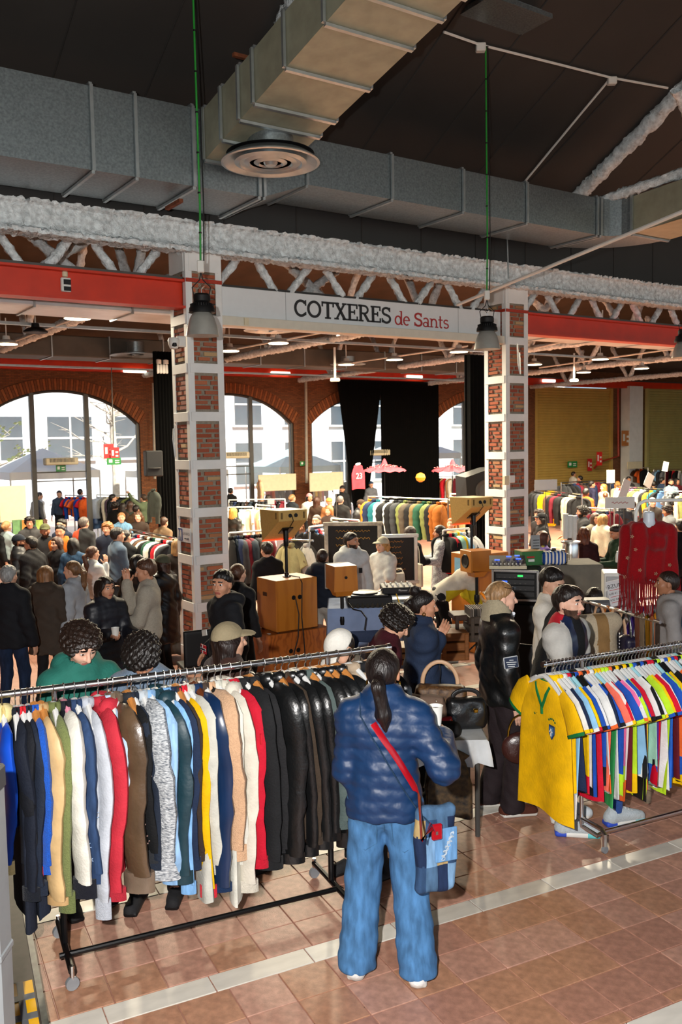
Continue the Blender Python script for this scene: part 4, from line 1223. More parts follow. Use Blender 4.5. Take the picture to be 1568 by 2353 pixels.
def hand_mesh(t, pose):
    """right hand: wrist at origin, fingers to -z, palm faces -x (towards the body), thumb to +y"""
    k = (t, pose)
    if k in _handc: return _handc[k]
    curl = dict(relaxed=.35, grip=1.15, flat=.08)[pose]
    segs = []
    for i, (y, l) in enumerate(((.030, .072), (.010, .080), (-.011, .075), (-.030, .058))):
        p = np.array((0, y, -.088)); an = curl * .35
        for j in range(3):
            an += curl * (.45, .8, .5)[j]
            L = l * (.46, .31, .23)[j]
            q = p + L * np.array((-sin(an), .06 * (y * 12), -cos(an)))
            segs.append((p, q, (.0098, .0088, .0080)[j], (.0090, .0082, .0068)[j])); p = q
    p = np.array((-.008, .032, -.028)); dirs = ((-.25, .72, -.65), (-.45 - .3 * curl, .35, -.8)) if pose != 'flat' else ((-.1, .8, -.6), (-.1, .5, -.85))
    for j in range(2):
        d = np.array(dirs[j]); d /= np.linalg.norm(d)
        q = p + d * (.042, .032)[j]
        segs.append((p, q, (.0125, .0105)[j], (.0108, .0082)[j])); p = q
    def f(P):
        d = smins([cap(P, (0, .020, -.03), (0, .028, -.085), .014, .012), cap(P, (0, 0, -.025), (0, .004, -.088), .0155, .0125), cap(P, (0, -.018, -.03), (0, -.028, -.083), .0145, .011), cap(P, (0, 0, .03), (0, 0, -.02), .024, .022)], .018)
        e = None
        for (a, b, ra, rb) in segs:
            c = cap(P, a, b, ra, rb)
            e = c if e is None else smin(e, c, .0035)
        return smin(d, e, .008)
    V, F = snet(f, (-.11, -.06, -.185), (.04, .105, .06), TIER[t][2])
    _handc[k] = (V, F)
    return _handc[k]
def rotx(a): return np.array(((1, 0, 0), (0, cos(a), -sin(a)), (0, sin(a), cos(a))))
def roty(a): return np.array(((cos(a), 0, sin(a)), (0, 1, 0), (-sin(a), 0, cos(a))))
def rotz_(a): return np.array(((cos(a), -sin(a), 0), (sin(a), cos(a), 0), (0, 0, 1)))
def ik(S, T, l1, l2, pole):
    S, T, pole = (np.asarray(q, float) for q in (S, T, pole))
    d = T - S; L = np.linalg.norm(d)
    if L > (l1 + l2) * .985: T = S + d / L * (l1 + l2) * .985; d = T - S; L = np.linalg.norm(d)
    u = d / L
    x = (l1 * l1 - l2 * l2 + L * L) / (2 * L)
    h = math.sqrt(max(l1 * l1 - x * x, 1e-6))
    w_ = pole - u * (pole @ u); w_ /= np.linalg.norm(w_) + 1e-9
    return S + u * x + w_ * h, T
ARM = dict(down=(.27, .02, .82), front=(.14, .34, 1.10), low=(.16, .26, .95), rail=(.16, .42, 1.22), face=(.07, .20, 1.42), up=(.30, .30, 1.75), cup=(.20, .32, 1.16), side=(.42, .18, 1.12), hip=(.25, .06, .98), fold=(-.08, .24, 1.14))
SKIN = dict(l='c99a80', m='b98467', t='a06d50', d='6e4632', p='d4a68f')
def add_arrays(mb, V, F, mi=0): mb.arr(V, F, mi)

def hairf(style, P):
    x, y, z = P[..., 0], P[..., 1], P[..., 2]
    core = ell(P, (0, -.012, .022), (.0745, .0945, .0925))
    face = ell(P, (0, .105, -.040), (.070, .085, .098))
    low = {'short': -.075, 'buzz': -.075, 'cap': -.06, 'curly': -.055, 'bun': -.06, 'ponytail': -.06}.get(style, -.085)
    m = np.minimum(face, (z - low) * (1 if style != 'short' else .8))
    if style in ('short', 'buzz', 'bun', 'ponytail'): m = np.minimum(m, np.maximum((z - .062) * .85 - (y - .08) * .53, -.03 - y))
    T = {'short': .014, 'buzz': .008, 'curly': .03, 'bun': .014, 'ponytail': .014}.get(style, .018)
    T = T * (1 + .35 * np.clip(z * 12, -1, 1)) if style == 'short' else T
    d = core - T * np.clip(m / .04, 0, 1) ** .6 + .007 * (m <= 0)
    if style == 'short': d = d - .0035 * np.sin(x * 120 + y * 50) * np.sin(y * 90 + z * 60) * (m > 0)
    if style == 'curly':
        d = smin(d, ell(P, (0, .02, .080), (.084, .082, .044)), .03)
        d = smin(d, ell(P, (0, -.045, .03), (.092, .078, .080)), .03)
        d = np.maximum(d, -ell(P, (0, .12, -.045), (.066, .07, .098)))
        d = d - .0075 * (np.sin(x * 150 + np.sin(z * 90) * 2) * np.sin(y * 140 + 1) + np.sin(z * 160 + x * 60))
    if style in ('long', 'wavy'):
        L = -.42
        e = cap(P, (0, -.060, .0), (0, -.085, L), .088, .080, sq=(1, 1.9, 1))
        e = e / 1.2
        s = smin(cap(P, (-.072, -.015, .02), (-.085, -.02, -.30), .030, .026), cap(P, (.072, -.015, .02), (.085, -.02, -.30), .030, .026), .01)
        d = smins([d, e, s], .03)
        d = np.maximum(d, -ell(P, (0, .10, -.06), (.060, .082, .11)))
        a = .010 if style == 'wavy' else .004
        d = d - a * np.sin(x * 95 + np.sin(z * 30) * 1.5) * (np.cos(z * 24) * .5 + .8)
    if style == 'bob':
        e = np.maximum(cap(P, (0, -.03, .02), (0, -.03, -.10), .098, .105, sq=(1, 1.05, 1)), -.155 - z)
        e = np.maximum(e, -ell(P, (0, .10, -.06), (.066, .10, .12)))
        d = smin(d, e, .02) - .003 * np.sin(x * 120)
    if style == 'ponytail':
        e = smins([cap(P, (0, -.105, .01), (.0, -.155, -.03), .024, .032), cap(P, (.0, -.155, -.03), (.02, -.135, -.17), .034, .036), cap(P, (.02, -.135, -.17), (.035, -.115, -.29), .036, .014)], .02)
        d = smin(d, e - .003 * np.sin(x * 160 + z * 40), .012)
    if style == 'bun':
        d = smin(d, ell(P, (0, -.112, .012), (.042, .038, .042)) - .005 * np.sin(x * 120 + z * 90), .01)
    if style == 'topbun':
        d = smin(d, ell(P, (0, -.060, .125), (.045, .045, .042)) - .005 * np.sin(x * 120 + z * 90), .01)
    return d
def hair_mesh(style, t):
    k = ('hair', style, t)
    if k not in _headc:
        lo = (-.15, -.21, -.45) if style in ('long', 'wavy') else (-.13, -.22, -.34) if style == 'ponytail' else (-.14, -.17, -.18)
        _headc[k] = snet(lambda P: hairf(style, P), lo, (.15, .13, .20), TIER[t][1] * (1.25 if style in ('long', 'wavy', 'ponytail') else 1))
    return _headc[k]

def person(label, px, py, h=1.70, face=0, top=('cloth', '222222'), legs=('cloth', '1c1c20'), hair=('short', '1d1512'), skin='l', tier=2,
           arms=('down', 'down'), lean=0, hp=0, hy=0, hem=.90, fat=.018, sleeve=1.0, puffy=0, wide=.0, stance=.11, sit=False, coat=False, hood=False, collar=None,
           cap=None, beard=None, shoes='202022', group=None, pos=None, stride=.04, lay=None, hands=('relaxed', 'relaxed'), bend=0, twist=0, trousers=True, quilt=.075):
    s = h / 1.72
    H_ = h if not sit else h - .43 * s
    top_drop = (1 - cos(rad(lean))) * .75 * s
    if pos is None:
        z = H_ - top_drop
        for _ in range(20):
            p = onz(px, py, z)
            z = floorz(p[1]) + H_ - top_drop
        off = np.array((sin(rad(face)), cos(rad(face)), 0)) * sin(rad(lean)) * .70 * s
        base = np.array((p[0], p[1], 0)) - off
    else:
        base = np.array((pos[0], pos[1], 0.0))
    base[2] = floorz(base[1])
    o_loc = base
    rz = -rad(face)
    t = tier
    vx = TIER[t][0]
    zp = .93 if not sit else .50
    dz = zp - .93
    pelvis = np.array((0, 0, zp))
    RL = rotx(-rad(lean)) @ rotz_(rad(twist))
    def U(q):                                           # upper body point
        q = np.asarray(q, float) + np.array((0, 0, dz))
        return pelvis + RL @ (q - pelvis)
    sh = {1: U((.158, 0, 1.380)), -1: U((-.158, 0, 1.380))}
    neck, hc = U((0, -.005, 1.47)), U((0, .015 + .02 * sin(rad(hp)), 1.605))
    arm = {}
    for sgn, spec in ((-1, arms[0]), (1, arms[1])):
        tg = ARM[spec] if isinstance(spec, str) else spec
        tgt = U((sgn * tg[0], tg[1], tg[2]))
        e, w_ = ik(sh[sgn], tgt, .285, .255, RL @ np.array((sgn * .28, -.65, -.6)))
        arm[sgn] = (sh[sgn], e, w_)
    leg = {}
    for sgn in (-1, 1):
        hip = np.array((sgn * .085, 0, zp - .02))
        if sit: kn, an = np.array((sgn * .13, .40, zp - .02)), np.array((sgn * .14, .42, .09))
        else:
            an = np.array((sgn * stance, sgn * stride, .085))
            kn, an = ik(hip, an, .425, .405, (0, 1, 0))
        leg[sgn] = (hip, kn, an)
    mb = MB()
    def fb(P):
        ds = [cap_(P, U((-.03, 0, 1.0)), U((-.04, .0, 1.28)), .078, .085), cap_(P, U((.03, 0, 1.0)), U((.04, .0, 1.28)), .078, .085), cap_(P, U((-.09, 0, 1.33)), U((.09, 0, 1.33)), .078), cap_(P, neck - .06 * (RL @ np.array((0, 0, 1))), hc + RL @ np.array((0, -.02, -.03)), .056, .052),
              cap_(P, sh[-1], sh[1], .052), cap_(P, (-.08, 0, zp), (.08, 0, zp), .095)]
        for sgn in (-1, 1):
            a, e, w_ = arm[sgn]
            ds += [cap_(P, a, e, .047, .038), cap_(P, e, w_, .039, .027)]
            a, k, n_ = leg[sgn]
            ds += [cap_(P, a, k, .078, .053), cap_(P, k, n_, .052, .036), cap_(P, n_, n_ + np.array((0, .10, -.045)), .036, .03)]
        return smins(ds, .035)
    allp = np.array([q for d_ in (arm, leg) for v in d_.values() for q in v] + [hc, neck, (0, 0, 0)])
    lo, hi = allp.min(0) - .16, allp.max(0) + .16
    V, F = snet(fb, lo, hi, max(.02, vx))
    mb.arr(V * s, F, 0)
    HV_, HF, HM, HB = head_mesh(t)
    RH = RL @ rotz_(-rad(hy)) @ rotx(-rad(hp))
    M = HM.copy()
    if beard: M[HB & (M == 0)] = 5
    hs_ = 1.03 if t != 2 else 1.06
    mb.arr(xf(HV_ * hs_, RH, hc) * s, HF, M)
    for sgn in (-1, 1):
        a, e, w_ = arm[sgn]
        V, F = hand_mesh(t, hands[0 if sgn < 0 else 1])
        V = V * np.array((sgn, 1, 1)) if sgn < 0 else V
        if sgn < 0: F = F[:, ::-1]
        z_ = -(w_ - e); z_ /= np.linalg.norm(z_)
        x_ = np.array((1.0, 0, 0)) if abs(z_[0]) < .9 else np.array((0, 0, 1.0))
        if abs(z_[1]) > .6: x_ = np.array((sgn * .0 + .6, 0, .8 * sgn * 1.0)) * 1.0
        y_ = np.cross(z_, x_); y_ /= np.linalg.norm(y_); x_ = np.cross(y_, z_)
        R_ = np.stack([x_, y_, z_], 1)
        mb.arr(xf(V * 1.04, R_, w_) * s, F, 0)
    sk = cloth(SKIN[skin], 'skin')
    hcol = hair[1]
    mats = [sk, mat('lips_' + skin, {'l': 'a85f55', 'm': '985146', 't': '824638', 'd': '5c342c', 'p': 'b0675d'}[skin], rough=.45, var=.05), cloth(hcol, 'hair'),
            mat('eye_white', 'd8d2cc', rough=.25, var=0), mat('iris_dark', '2a1a12', rough=.15, var=0), cloth(beard or hcol, 'hair')]
    o = mb.build('person', mats, None, 180, None, o_loc, rz)
    setup(o, label, 'person', group)
    kind, tcol = top[0], top[1]
    hemz = hem
    fl_ = .03 if coat else 0.0
    def ft(P):
        ds = [cap_(P, U((0, 0, 1.02)), U((0, 0, 1.30)), .112, .122, sq=(1, 1.22, 1)), cap_(P, U((-.08, -.005, 1.33)), U((.08, -.005, 1.33)), .102, sq=(1, 1.12, 1)), cap_(P, sh[-1], sh[1], .050),
              cap_(P, U((0, -.005, 1.40)), U((0, -.005, 1.475)), .080, .058), cap_(P, U((-.05, -.01, 1.45)), sh[-1], .05, .045), cap_(P, U((.05, -.01, 1.45)), sh[1], .05, .045)]
        zz = max(hemz, .80)
        ds.append(cap_(P, U((-.055, 0, zz + .05)) if not sit else (-.055, 0, zp + .02), U((-.03, 0, 1.12)), .118, .11, sq=(1, 1.12, 1)))
        ds.append(cap_(P, U((.055, 0, zz + .05)) if not sit else (.055, 0, zp + .02), U((.03, 0, 1.12)), .118, .11, sq=(1, 1.12, 1)))
        if coat:
            ds.append(cap_(P, (-.06, 0, hemz), (-.05, 0, .98), .16, .125, sq=(1, 1.15, 1))); ds.append(cap_(P, (.06, 0, hemz), (.05, 0, .98), .16, .125, sq=(1, 1.15, 1)))
        d = smins(ds, .05)
        ar = []
        for sgn in (-1, 1):
            a, e, w_ = arm[sgn]
            if sleeve >= .99: ar += [cap_(P, a, e, .052, .047), cap_(P, e, e + (w_ - e) * .97, .047, .036)]
            elif sleeve > .5: ar += [cap_(P, a, e, .058, .050), cap_(P, e, e + (w_ - e) * (sleeve - .5) * 2, .050, .042)]
            elif sleeve > 0: ar += [cap_(P, a, a + (e - a) * sleeve * 2, .062, .060)]
        if ar: d = smin(d, smins(ar, .03), .035)
        if hood: d = smins([d, cap_(P, U((-.07, -.085, 1.46)), U((.07, -.085, 1.46)), .050), cap_(P, U((-.08, -.05, 1.475)), U((-.03, .06, 1.425)), .028), cap_(P, U((.08, -.05, 1.475)), U((.03, .06, 1.425)), .028)], .03)
        if collar: d = smin(d, np.maximum(cap_(P, U((0, -.01, 1.43)), U((0, -.02, 1.49)), .075, .072), -cap_(P, U((0, .0, 1.40)), U((0, .02, 1.60)), .052, .062)), .015)
        x, y, z = P[..., 0], P[..., 1], P[..., 2]
        d = d - fat - (.0022 if puffy else .0045) * (np.sin(x * 31 + z * 17 + 1.3) * np.sin(z * 27 - y * 19) + .6 * np.sin(z * 58 + x * 37))
        if puffy:
            d = d - puffy * (np.abs(np.sin(pi * (z + .10 * np.abs(x)) / quilt)) - .5) - puffy * .25 * np.sin(x * 85 + np.sin(z * 120) * .8)
        if lean < 12 and not sit: d = np.maximum(d, hemz + .008 * np.sin(x * 40) - z)
        d = np.maximum(d, -cap_(P, neck, hc, .052, .085))
        return d
    pts = np.array([q for v in arm.values() for q in v] + [U((0, 0, 1.5)), (0, 0, hemz if not sit else zp), U((0, -.1, 1.5))])
    lo, hi = pts.min(0) - .20, pts.max(0) + .20
    lo[0], hi[0] = min(lo[0], -.34), max(hi[0], .34); lo[1], hi[1] = min(lo[1], -.3), max(hi[1], .3)
    V, F = snet(ft, lo, hi, vx)
    mt = MB()
    mi = 0
    tm = [cloth(tcol, kind)]
    if lay:
        C = V[F].mean(1); mi = np.zeros(len(F), int)
        for j, (fn, (k2, c2)) in enumerate(lay):
            mi[fn(C[:, 0], C[:, 1], C[:, 2])] = j + 1; tm.append(cloth(c2, k2))
    mt.arr(V * s, F, mi)
    tvf = (V * s, F)
    mt.build('top' if not coat else 'coat', tm, o, 180)
    if collar and collar is not True:
        cm = MB()
        def fc(P): return np.maximum(np.maximum(cap_(P, U((0, -.02, 1.43)), U((0, -.02, 1.54)), .122, .108, sq=(1, 1, 1)), -cap_(P, U((0, .0, 1.38)), U((0, .03, 1.62)), .062, .09)), U((0, 0, 1.45))[2] - P[..., 2])
        V, F = snet(fc, U((0, 0, 1.46)) - .17, U((0, 0, 1.46)) + .17, vx)
        cm.arr(V * s, F).build('collar', cloth(collar, 'knit'), o, 180)
    if trousers:
        def fl2(P):
            ds = [cap_(P, (-.075, 0, zp), (.075, 0, zp), .122, sq=(1, 1.08, 1)), cap_(P, (0, 0, zp), (0, 0, zp + .10), .125, .12, sq=(1, 1.15, 1))]
            x, y, z = P[..., 0], P[..., 1], P[..., 2]
            for sgn in (-1, 1):
                a, k, n_ = leg[sgn]
                g = smin(cap_(P, a, k, .090 + wide * .2, .068 + wide * .6), cap_(P, k, n_ - np.array((0, 0, .03)), .066 + wide * .6, .056 + wide), .03)
                ds.append(g)
            d = smins(ds, .03)
            d = d - .004 * (np.sin(z * 36 + x * 30) * np.sin(x * 40 + y * 33) + .8 * np.sin(z * 70 + y * 40 + x * 25) * np.clip((.5 - z) * 2, 0, 1))
            return np.maximum(np.maximum(d, .035 - z), z - zp - .12)
        pts = np.array([q for v in leg.values() for q in v])
        lo, hi = pts.min(0) - .20, pts.max(0) + .20
        lo[2] = 0; hi[2] = zp + .16
        V, F = snet(fl2, lo, hi, vx)
        MB().arr(V * s, F).build('trousers', cloth(legs[1], legs[0]), o, 180)
        lvf = (V * s, F)
        for sgn in (-1, 1):
            n_ = leg[sgn][2]
            fx, fy = n_[0], n_[1]
            def fs(P):
                d = smins([cap_(P, (fx, fy - .055, .045), (fx, fy - .03, .09), .044, .042), cap_(P, (fx, fy - .05, .035), (fx + sgn * .012, fy + .15, .032), .043, .041), cap_(P, (fx, fy, .08), (fx, fy + .12, .045), .036, .03)], .03)
                so = bxs(P, (fx + sgn * .006, fy + .05, .014), (.043, .132, .014), .012)
                return np.maximum(smin(d, so, .006), -P[..., 2])
            V, F = snet(fs, (fx - .08, fy - .14, -.02), (fx + .08, fy + .23, .17), max(.008, vx * .6))
            C = V[F].mean(1)
            MB().arr(V * s, F, (C[:, 2] < .026).astype(int)).build('shoe', [cloth(shoes, 'cloth'), mat('shoe_sole', 'c9c6be', rough=.7) if shoes != '202022' else M_BLACKP], o, 180)
    st = 'buzz' if cap and hair[0] in ('short', 'curly') else hair[0]
    if st != 'bald':
        V, F = hair_mesh(st, t)
        if cap:
            k = np.clip(V[:, 2:] / .045, 0, 1); V = V * (1 - np.array((.15, .13, .14)) * k)
        MB().arr(xf(V * hs_, RH, hc) * s, F).build('hair', cloth(hcol, 'hair'), o, 180)
    if cap:
        ccol, back = cap[0], (cap[1] if len(cap) > 1 else False)
        def fcap(P):
            d = np.maximum(ell(P, (0, -.014, .030), (.090, .110, .104)), .030 - P[..., 2] + P[..., 1] * .12)
            sgn = -1 if back else 1
            b = np.maximum(ell(P, (0, sgn * .10, .036), (.075, .085, .030)), -ell(P, (0, sgn * .10, .018), (.085, .10, .034)))
            b = np.maximum(b, -(sgn * P[..., 1] - .06))
            return smin(d, b, .006) if len(cap) < 3 else d
        V, F = snet(fcap, (-.12, -.21, -.02), (.12, .21, .16), TIER[t][1] * .9)
        MB().arr(xf(V * hs_, RH, hc) * s, F).build('cap', cloth(ccol), o, 180)
    J = dict(base=base, rz=rz, s=s, RH=RH, hc=hc, o=o, arm=arm, U=U, top=tvf, leg=lvf)
    J['w'] = lambda q: xf(np.asarray(q, float)[None] * s, rotz_(rz), base)[0]
    J['head'] = lambda q: J['w'](xf(np.asarray(q, float)[None], RH, hc)[0])
    J['hloc'] = lambda q: xf(np.asarray(q, float)[None], RH, hc)[0] * s
    return J
cap_ = cap
from mathutils.bvhtree import BVHTree
def onto(vf, pts, d, off):
    """drop points on a clothing surface along direction d, standing off by off"""
    b = BVHTree.FromPolygons(vf[0].tolist(), vf[1].tolist())
    out = []
    for q in pts:
        q = Vector(q); d_ = Vector(d).normalized()
        h = b.ray_cast(q - d_ * .6, d_)[0]
        out.append(np.array(h - d_ * off if h is not None else q))
    return out
NAMES = [('black', '131416'), ('charcoal', '33363a'), ('navy', '1b2744'), ('royal blue', '1d4fae'), ('sky blue', '86b5dd'), ('denim blue', '4a6a92'), ('teal', '17606a'), ('mint', '9fd3c0'),
         ('dark green', '1f4a38'), ('green', '2f8a4a'), ('lime', 'b8e02a'), ('olive', '69713f'), ('yellow', 'f0c000'), ('mustard', 'c58a1e'), ('orange', 'e8662a'), ('coral', 'f2705a'), ('red', 'c4202e'), ('maroon', '5f1422'),
         ('pink', 'ea6fa0'), ('purple', '4b2c86'), ('brown', '5a3f2d'), ('tan', 'b98f62'), ('camel', 'c8a27e'), ('beige', 'd2bd98'), ('cream', 'd9d3c2'), ('white', 'dcdcda'), ('light grey', 'b9bcc0'), ('grey', '7c8084')]
_nl = [(n, np.array(lin(h)) ** .45) for n, h in NAMES]
HEX = dict(NAMES)
def cname(h):
    c = np.array(lin(h)) ** .45
    return min(_nl, key=lambda q: np.abs(q[1] - c).sum())[0]

def garment(L=.72, w=.235, th=.04, sl=.6, sr=.055, seed=0, fold=.018, N=30, sway=0.0, short=False, hood=False, collar=.03, quilt=0, cuff=.06, flare=.0, slat=.018, front_only=False, rows=15, shw=.205, yoke=None, stripes=None, hemband=0, tiltb=0.0, slf=.9, shing=0.0):
    """cloth on a hanger: rail at z=0, x towards the viewer, y along the rail. slots: 0 body 1 sleeve 2 trim 3 collar"""
    r = np.random.RandomState(seed)
    ph = r.rand(6) * 6.28
    mb = MB()
    z0 = -.085
    zs = np.concatenate([[z0, z0 - .02, z0 - .045, z0 - .075, z0 - .10], np.linspace(z0 - .16, -L, rows)])
    th_ = np.linspace(0, 2 * pi, N, endpoint=False)
    G = []
    for z in zs:
        k = (z0 - z) / (L + z0)
        if z > z0 - .10: W_ = np.interp(z0 - z, [0, .02, .045, .075, .10], [.060, .10, .145, shw - .012, shw])
        else: W_ = shw + (w - shw) * min(1, (z0 - .1 - z) / .15) + flare * k
        T = np.interp(z0 - z, [0, .05, .2, 1.5], [.022, .028, th, th * 1.15])
        if quilt: T = T * (1 + .45 * abs(sin(pi * z / quilt)))
        c, s = np.cos(th_), np.sin(th_)
        x = W_ * np.sign(c) * np.abs(c) ** .75
        y = T * s + fold * k * (np.sin(3 * th_ + ph[0]) + .7 * np.sin(5 * th_ + ph[1] + 2 * k)) * np.abs(s)
        y = y + fold * 1.2 * k * np.sin(x * 16 + ph[2]) + sway * k * x
        zz = z + (.012 * np.sin(2 * th_ + ph[3]) * (k > .9)) + (-.03 * (np.abs(c) ** 2) if z > z0 - .11 else 0) * 0
        G.append(np.stack([x, y, np.broadcast_to(zz, x.shape)], 1))
    G = np.array(G)
    n0 = len(mb.f)
    mb.sheet(G, closed=True)
    for i in range(n0, len(mb.f)):
        row, j = divmod(i - n0, N)
        m_ = 0
        if yoke is not None and zs[row] > yoke: m_ = 2
        if stripes and (j // stripes) % 2: m_ = 2
        if hemband and row >= len(zs) - 1 - hemband: m_ = 2
        mb.m[i] = m_
    nb = len(zs)
    mb.add([tuple(G[-1][j] * np.array((.97, .9, 1))) for j in range(N)], [tuple(range(N - 1, -1, -1))], 0)
    if collar:
        cr = MB()
        pts = [(.062 * cos(t), .030 * sin(t), z0 + .008 + .012 * cos(t)) for t in np.linspace(0, 2 * pi, 18)]
        mb.tube(pts, collar * .62, 7, 3, flat=1.5)
    if hood:
        mb.tube([(.085 * cos(t), .05 * sin(t) + .02, z0 - .01) for t in np.linspace(-.6, pi + .6, 12)], [.03] + [.05] * 10 + [.03], 8, 0)
    for s in (-1, 1):
        if front_only and s < 0: continue
        dy = r.uniform(-slat, slat) + tiltb
        if short:
            pts = [(s * (shw - .05), 0, z0 - .06), (s * (shw + .035), dy * .2, z0 - .125), (s * (shw + .085), dy * .5, z0 - .20), (s * (shw + .115), dy * .7, z0 - .265)]
            mb.tube(pts[:], [.055, .075, .085, .092], 12, 1, flat=None, ref=(0, 1, 0))
            n = len(mb.v) - 4 * 12
            P_ = np.array(mb.v[n:]); P_[:, 1] = dy * .4 + (P_[:, 1] - dy * .4) * .28
            mb.v[n:] = [tuple(q) for q in P_]
            e = pts[-1]; d = np.array(pts[-1]) - np.array(pts[-2]); d /= np.linalg.norm(d)
            mb.tube([np.array(e) - d * .004, np.array(e) + d * .018], [.094, .094], 12, 2, ref=(0, 1, 0))
            n = len(mb.v) - 2 * 12
            P_ = np.array(mb.v[n:]); P_[:, 1] = dy * .4 + (P_[:, 1] - dy * .4) * .30
            mb.v[n:] = [tuple(q) for q in P_]
        elif sl > 0:
            K = 12
            t = np.linspace(0, 1, K)
            bx = .02 * np.sin(t * pi) * r.uniform(.2, 1.0)
            X = s * (shw + .012 + bx + r.uniform(.0, .02) * t)
            Y = dy * t ** 1.3 + .012 * np.sin(t * 5 + ph[4]) + r.uniform(-.008, .02) * np.sin(np.clip(t * 1.6, 0, 1) * pi)
            Z = z0 - .115 - sl * t
            R = sr * np.interp(t, [0, .06, .30, .8, 1], [1.12, 1.2, 1.1, .9, .84]) * (1 + .07 * np.sin(t * 23 + ph[5]) * (t > .25) + .05 * np.sin(t * 41 + ph[2]))
            if quilt: R = R * (1 + .22 * np.abs(np.sin(pi * Z / quilt)))
            X = np.concatenate([[s * .07, s * .14, s * (shw - .02)], X]); Y = np.concatenate([[0, 0, 0], Y]); Z = np.concatenate([[z0 - .028, z0 - .048, z0 - .075], Z]); R = np.concatenate([[sr * .4, sr * .75, sr * 1.0], R])
            rf = (cos(shing), -sin(shing) * s, 0)
            mb.tube(np.stack([X, Y, Z], 1), R, 12, 1, flat=slf, ref=rf)
            if cuff:
                e = np.array((X[-1], Y[-1], Z[-1]))
                mb.tube([e + (0, 0, .01), e + (0, 0, -cuff * .35), e + (0, 0, -cuff * .36), e + (0, 0, -cuff * .65), e + (0, 0, -cuff * .66), e + (0, 0, -cuff)], [R[-1] * .95] * 6, 12, 2, flat=slf, ref=rf)
    return mb
def hanger_mesh(kind):
    k = 'hang_' + kind
    if k in tilebox: return tilebox[k]
    mb = MB()
    mb.tube([(.0, 0, -.075), (0, 0, -.035), (.012, 0, -.022), (.02, 0, -.002), (.012, 0, .017), (0, 0, .021), (-.012, 0, .017), (-.02, 0, .0)], .0035, 7, 1)
    if kind == 'wire':
        mb.tube([(0, 0, -.075), (.21, 0, -.155), (-.21, 0, -.155), (0, 0, -.075)], .0035, 6, 0)
    else:
        wd = .011 if kind == 'wood' else .008
        P = [(-.215, -.005, -.185), (-.15, 0, -.145), (-.07, 0, -.10), (0, 0, -.078), (.07, 0, -.10), (.15, 0, -.145), (.215, -.005, -.185)]
        mb.tube(P, [wd, wd * 1.6, wd * 2, wd * 2.3, wd * 2, wd * 1.6, wd], 8, 0, flat=1.0, ref=(0, 1, 0))
        mb.box((0, 0, -.178), (.40, .008, .008), mi=0)
    me = mb.mesh('clothes_hanger')
    me.materials.append(M_PVC); me.materials.append(M_CHROME)
    tilebox[k] = me
    return me
M_HW = mat('hanger_white', 'd9dad8', rough=.35, var=.03)
M_HWOOD = mat('hanger_wood', 'b9793c', rough=.45, var=.2, nscale=20)
M_HPINK = mat('hanger_pink', 'd98aa0', rough=.4, var=.03)
M_HBLUE = mat('hanger_pale_blue', '9fd4e0', rough=.4, var=.03)
M_HBLK = mat('hanger_black', '121212', rough=.4, var=.03)
def rail_frame(p0, p1):
    d = (p1 - p0); L = np.linalg.norm(d); d = d / L
    return d, L, math.atan2(-d[0], d[1])
def railpos(p0, p1, px):
    lo, hi = -.3, 1.3
    for _ in range(40):
        m_ = (lo + hi) / 2
        q = p0 + (p1 - p0) * m_ - CPOS
        if 784 + FPX * (q @ RGT) / (q @ FWD) < px: lo = m_
        else: hi = m_
    return p0 + (p1 - p0) * lo
def hang(mb_or_me, mats, p, rz, name, label, group, smooth=60):
    if isinstance(mb_or_me, MB):
        o = mb_or_me.build(name, mats, None, smooth, None, p, rz)
    else:
        o = put(name, mb_or_me, None, None, p, rz, mats)
    return setup(o, label, 'garment', group)

RZ1 = 1.50
FR0, FR1 = onz(-40, 1602, RZ1), onz(893, 1487, RZ1)
fd, fL, frz = rail_frame(FR0, FR1)
rk = thing('clothes_rack', 'chrome topped rolling clothes rack of coats behind the woman in blue', 'clothes rack', (0, 0, 0))
MB().cyl(FR0, FR1, .0185, 14).build('rail', M_CHROME, rk)
MB().cyl(FR1 - fd * .012, FR1 + fd * .012, .024, 14).build('end_cap', M_CHROME, rk)
for px in (330,):
    q = railpos(FR0, FR1, px); MB().cyl(q - fd * .06, q + fd * .06, .022, 12).build('rail_sleeve', M_CHROME, rk)
nrm = np.array((fd[1], -fd[0], 0))
feet = []
for px in (124, 752):
    q = railpos(FR0, FR1, px)
    MB().cyl((q[0], q[1], .11), (q[0], q[1], RZ1 - .18), .0175, 10).build('post', M_BLACKM, rk)
    MB().cyl((q[0], q[1], RZ1 - .2), (q[0], q[1], RZ1), .014, 10).build('upper_post', M_CHROME, rk)
    e0, e1 = q - nrm * .27, q + nrm * .27
    e0[2] = e1[2] = .10
    MB().cyl(e0, e1, .018, 10).build('base_bar', M_BLACKM, rk)
    for e in (e0, e1):
        cs_ = MB().cyl((e[0], e[1], .06), (e[0], e[1], .13), .013, 8).build('caster_stem', M_CHROME, rk)
        MB().lathe([(.0, -.012), (.034, -.012), (.036, 0), (.034, .012), (0, .012)], seg=16).build('caster_wheel', mat('caster_grey', '8f9498', rough=.3, metal=.3), cs_).matrix_local = Matrix.Translation((e[0], e[1], .037)) @ Matrix.Rotation(HANG, 4, 'Z') @ Matrix.Rotation(pi/2, 4, 'X')
    feet.append(q)
for f_ in (.12,):
    a_, b_ = feet[0] + nrm * .10, feet[1] + nrm * .10
    a_[2] = b_[2] = .10
    MB().cyl(a_ - fd * .04, b_ + fd * .02, .015, 10).build('lower_bar', M_BLACKM, rk)
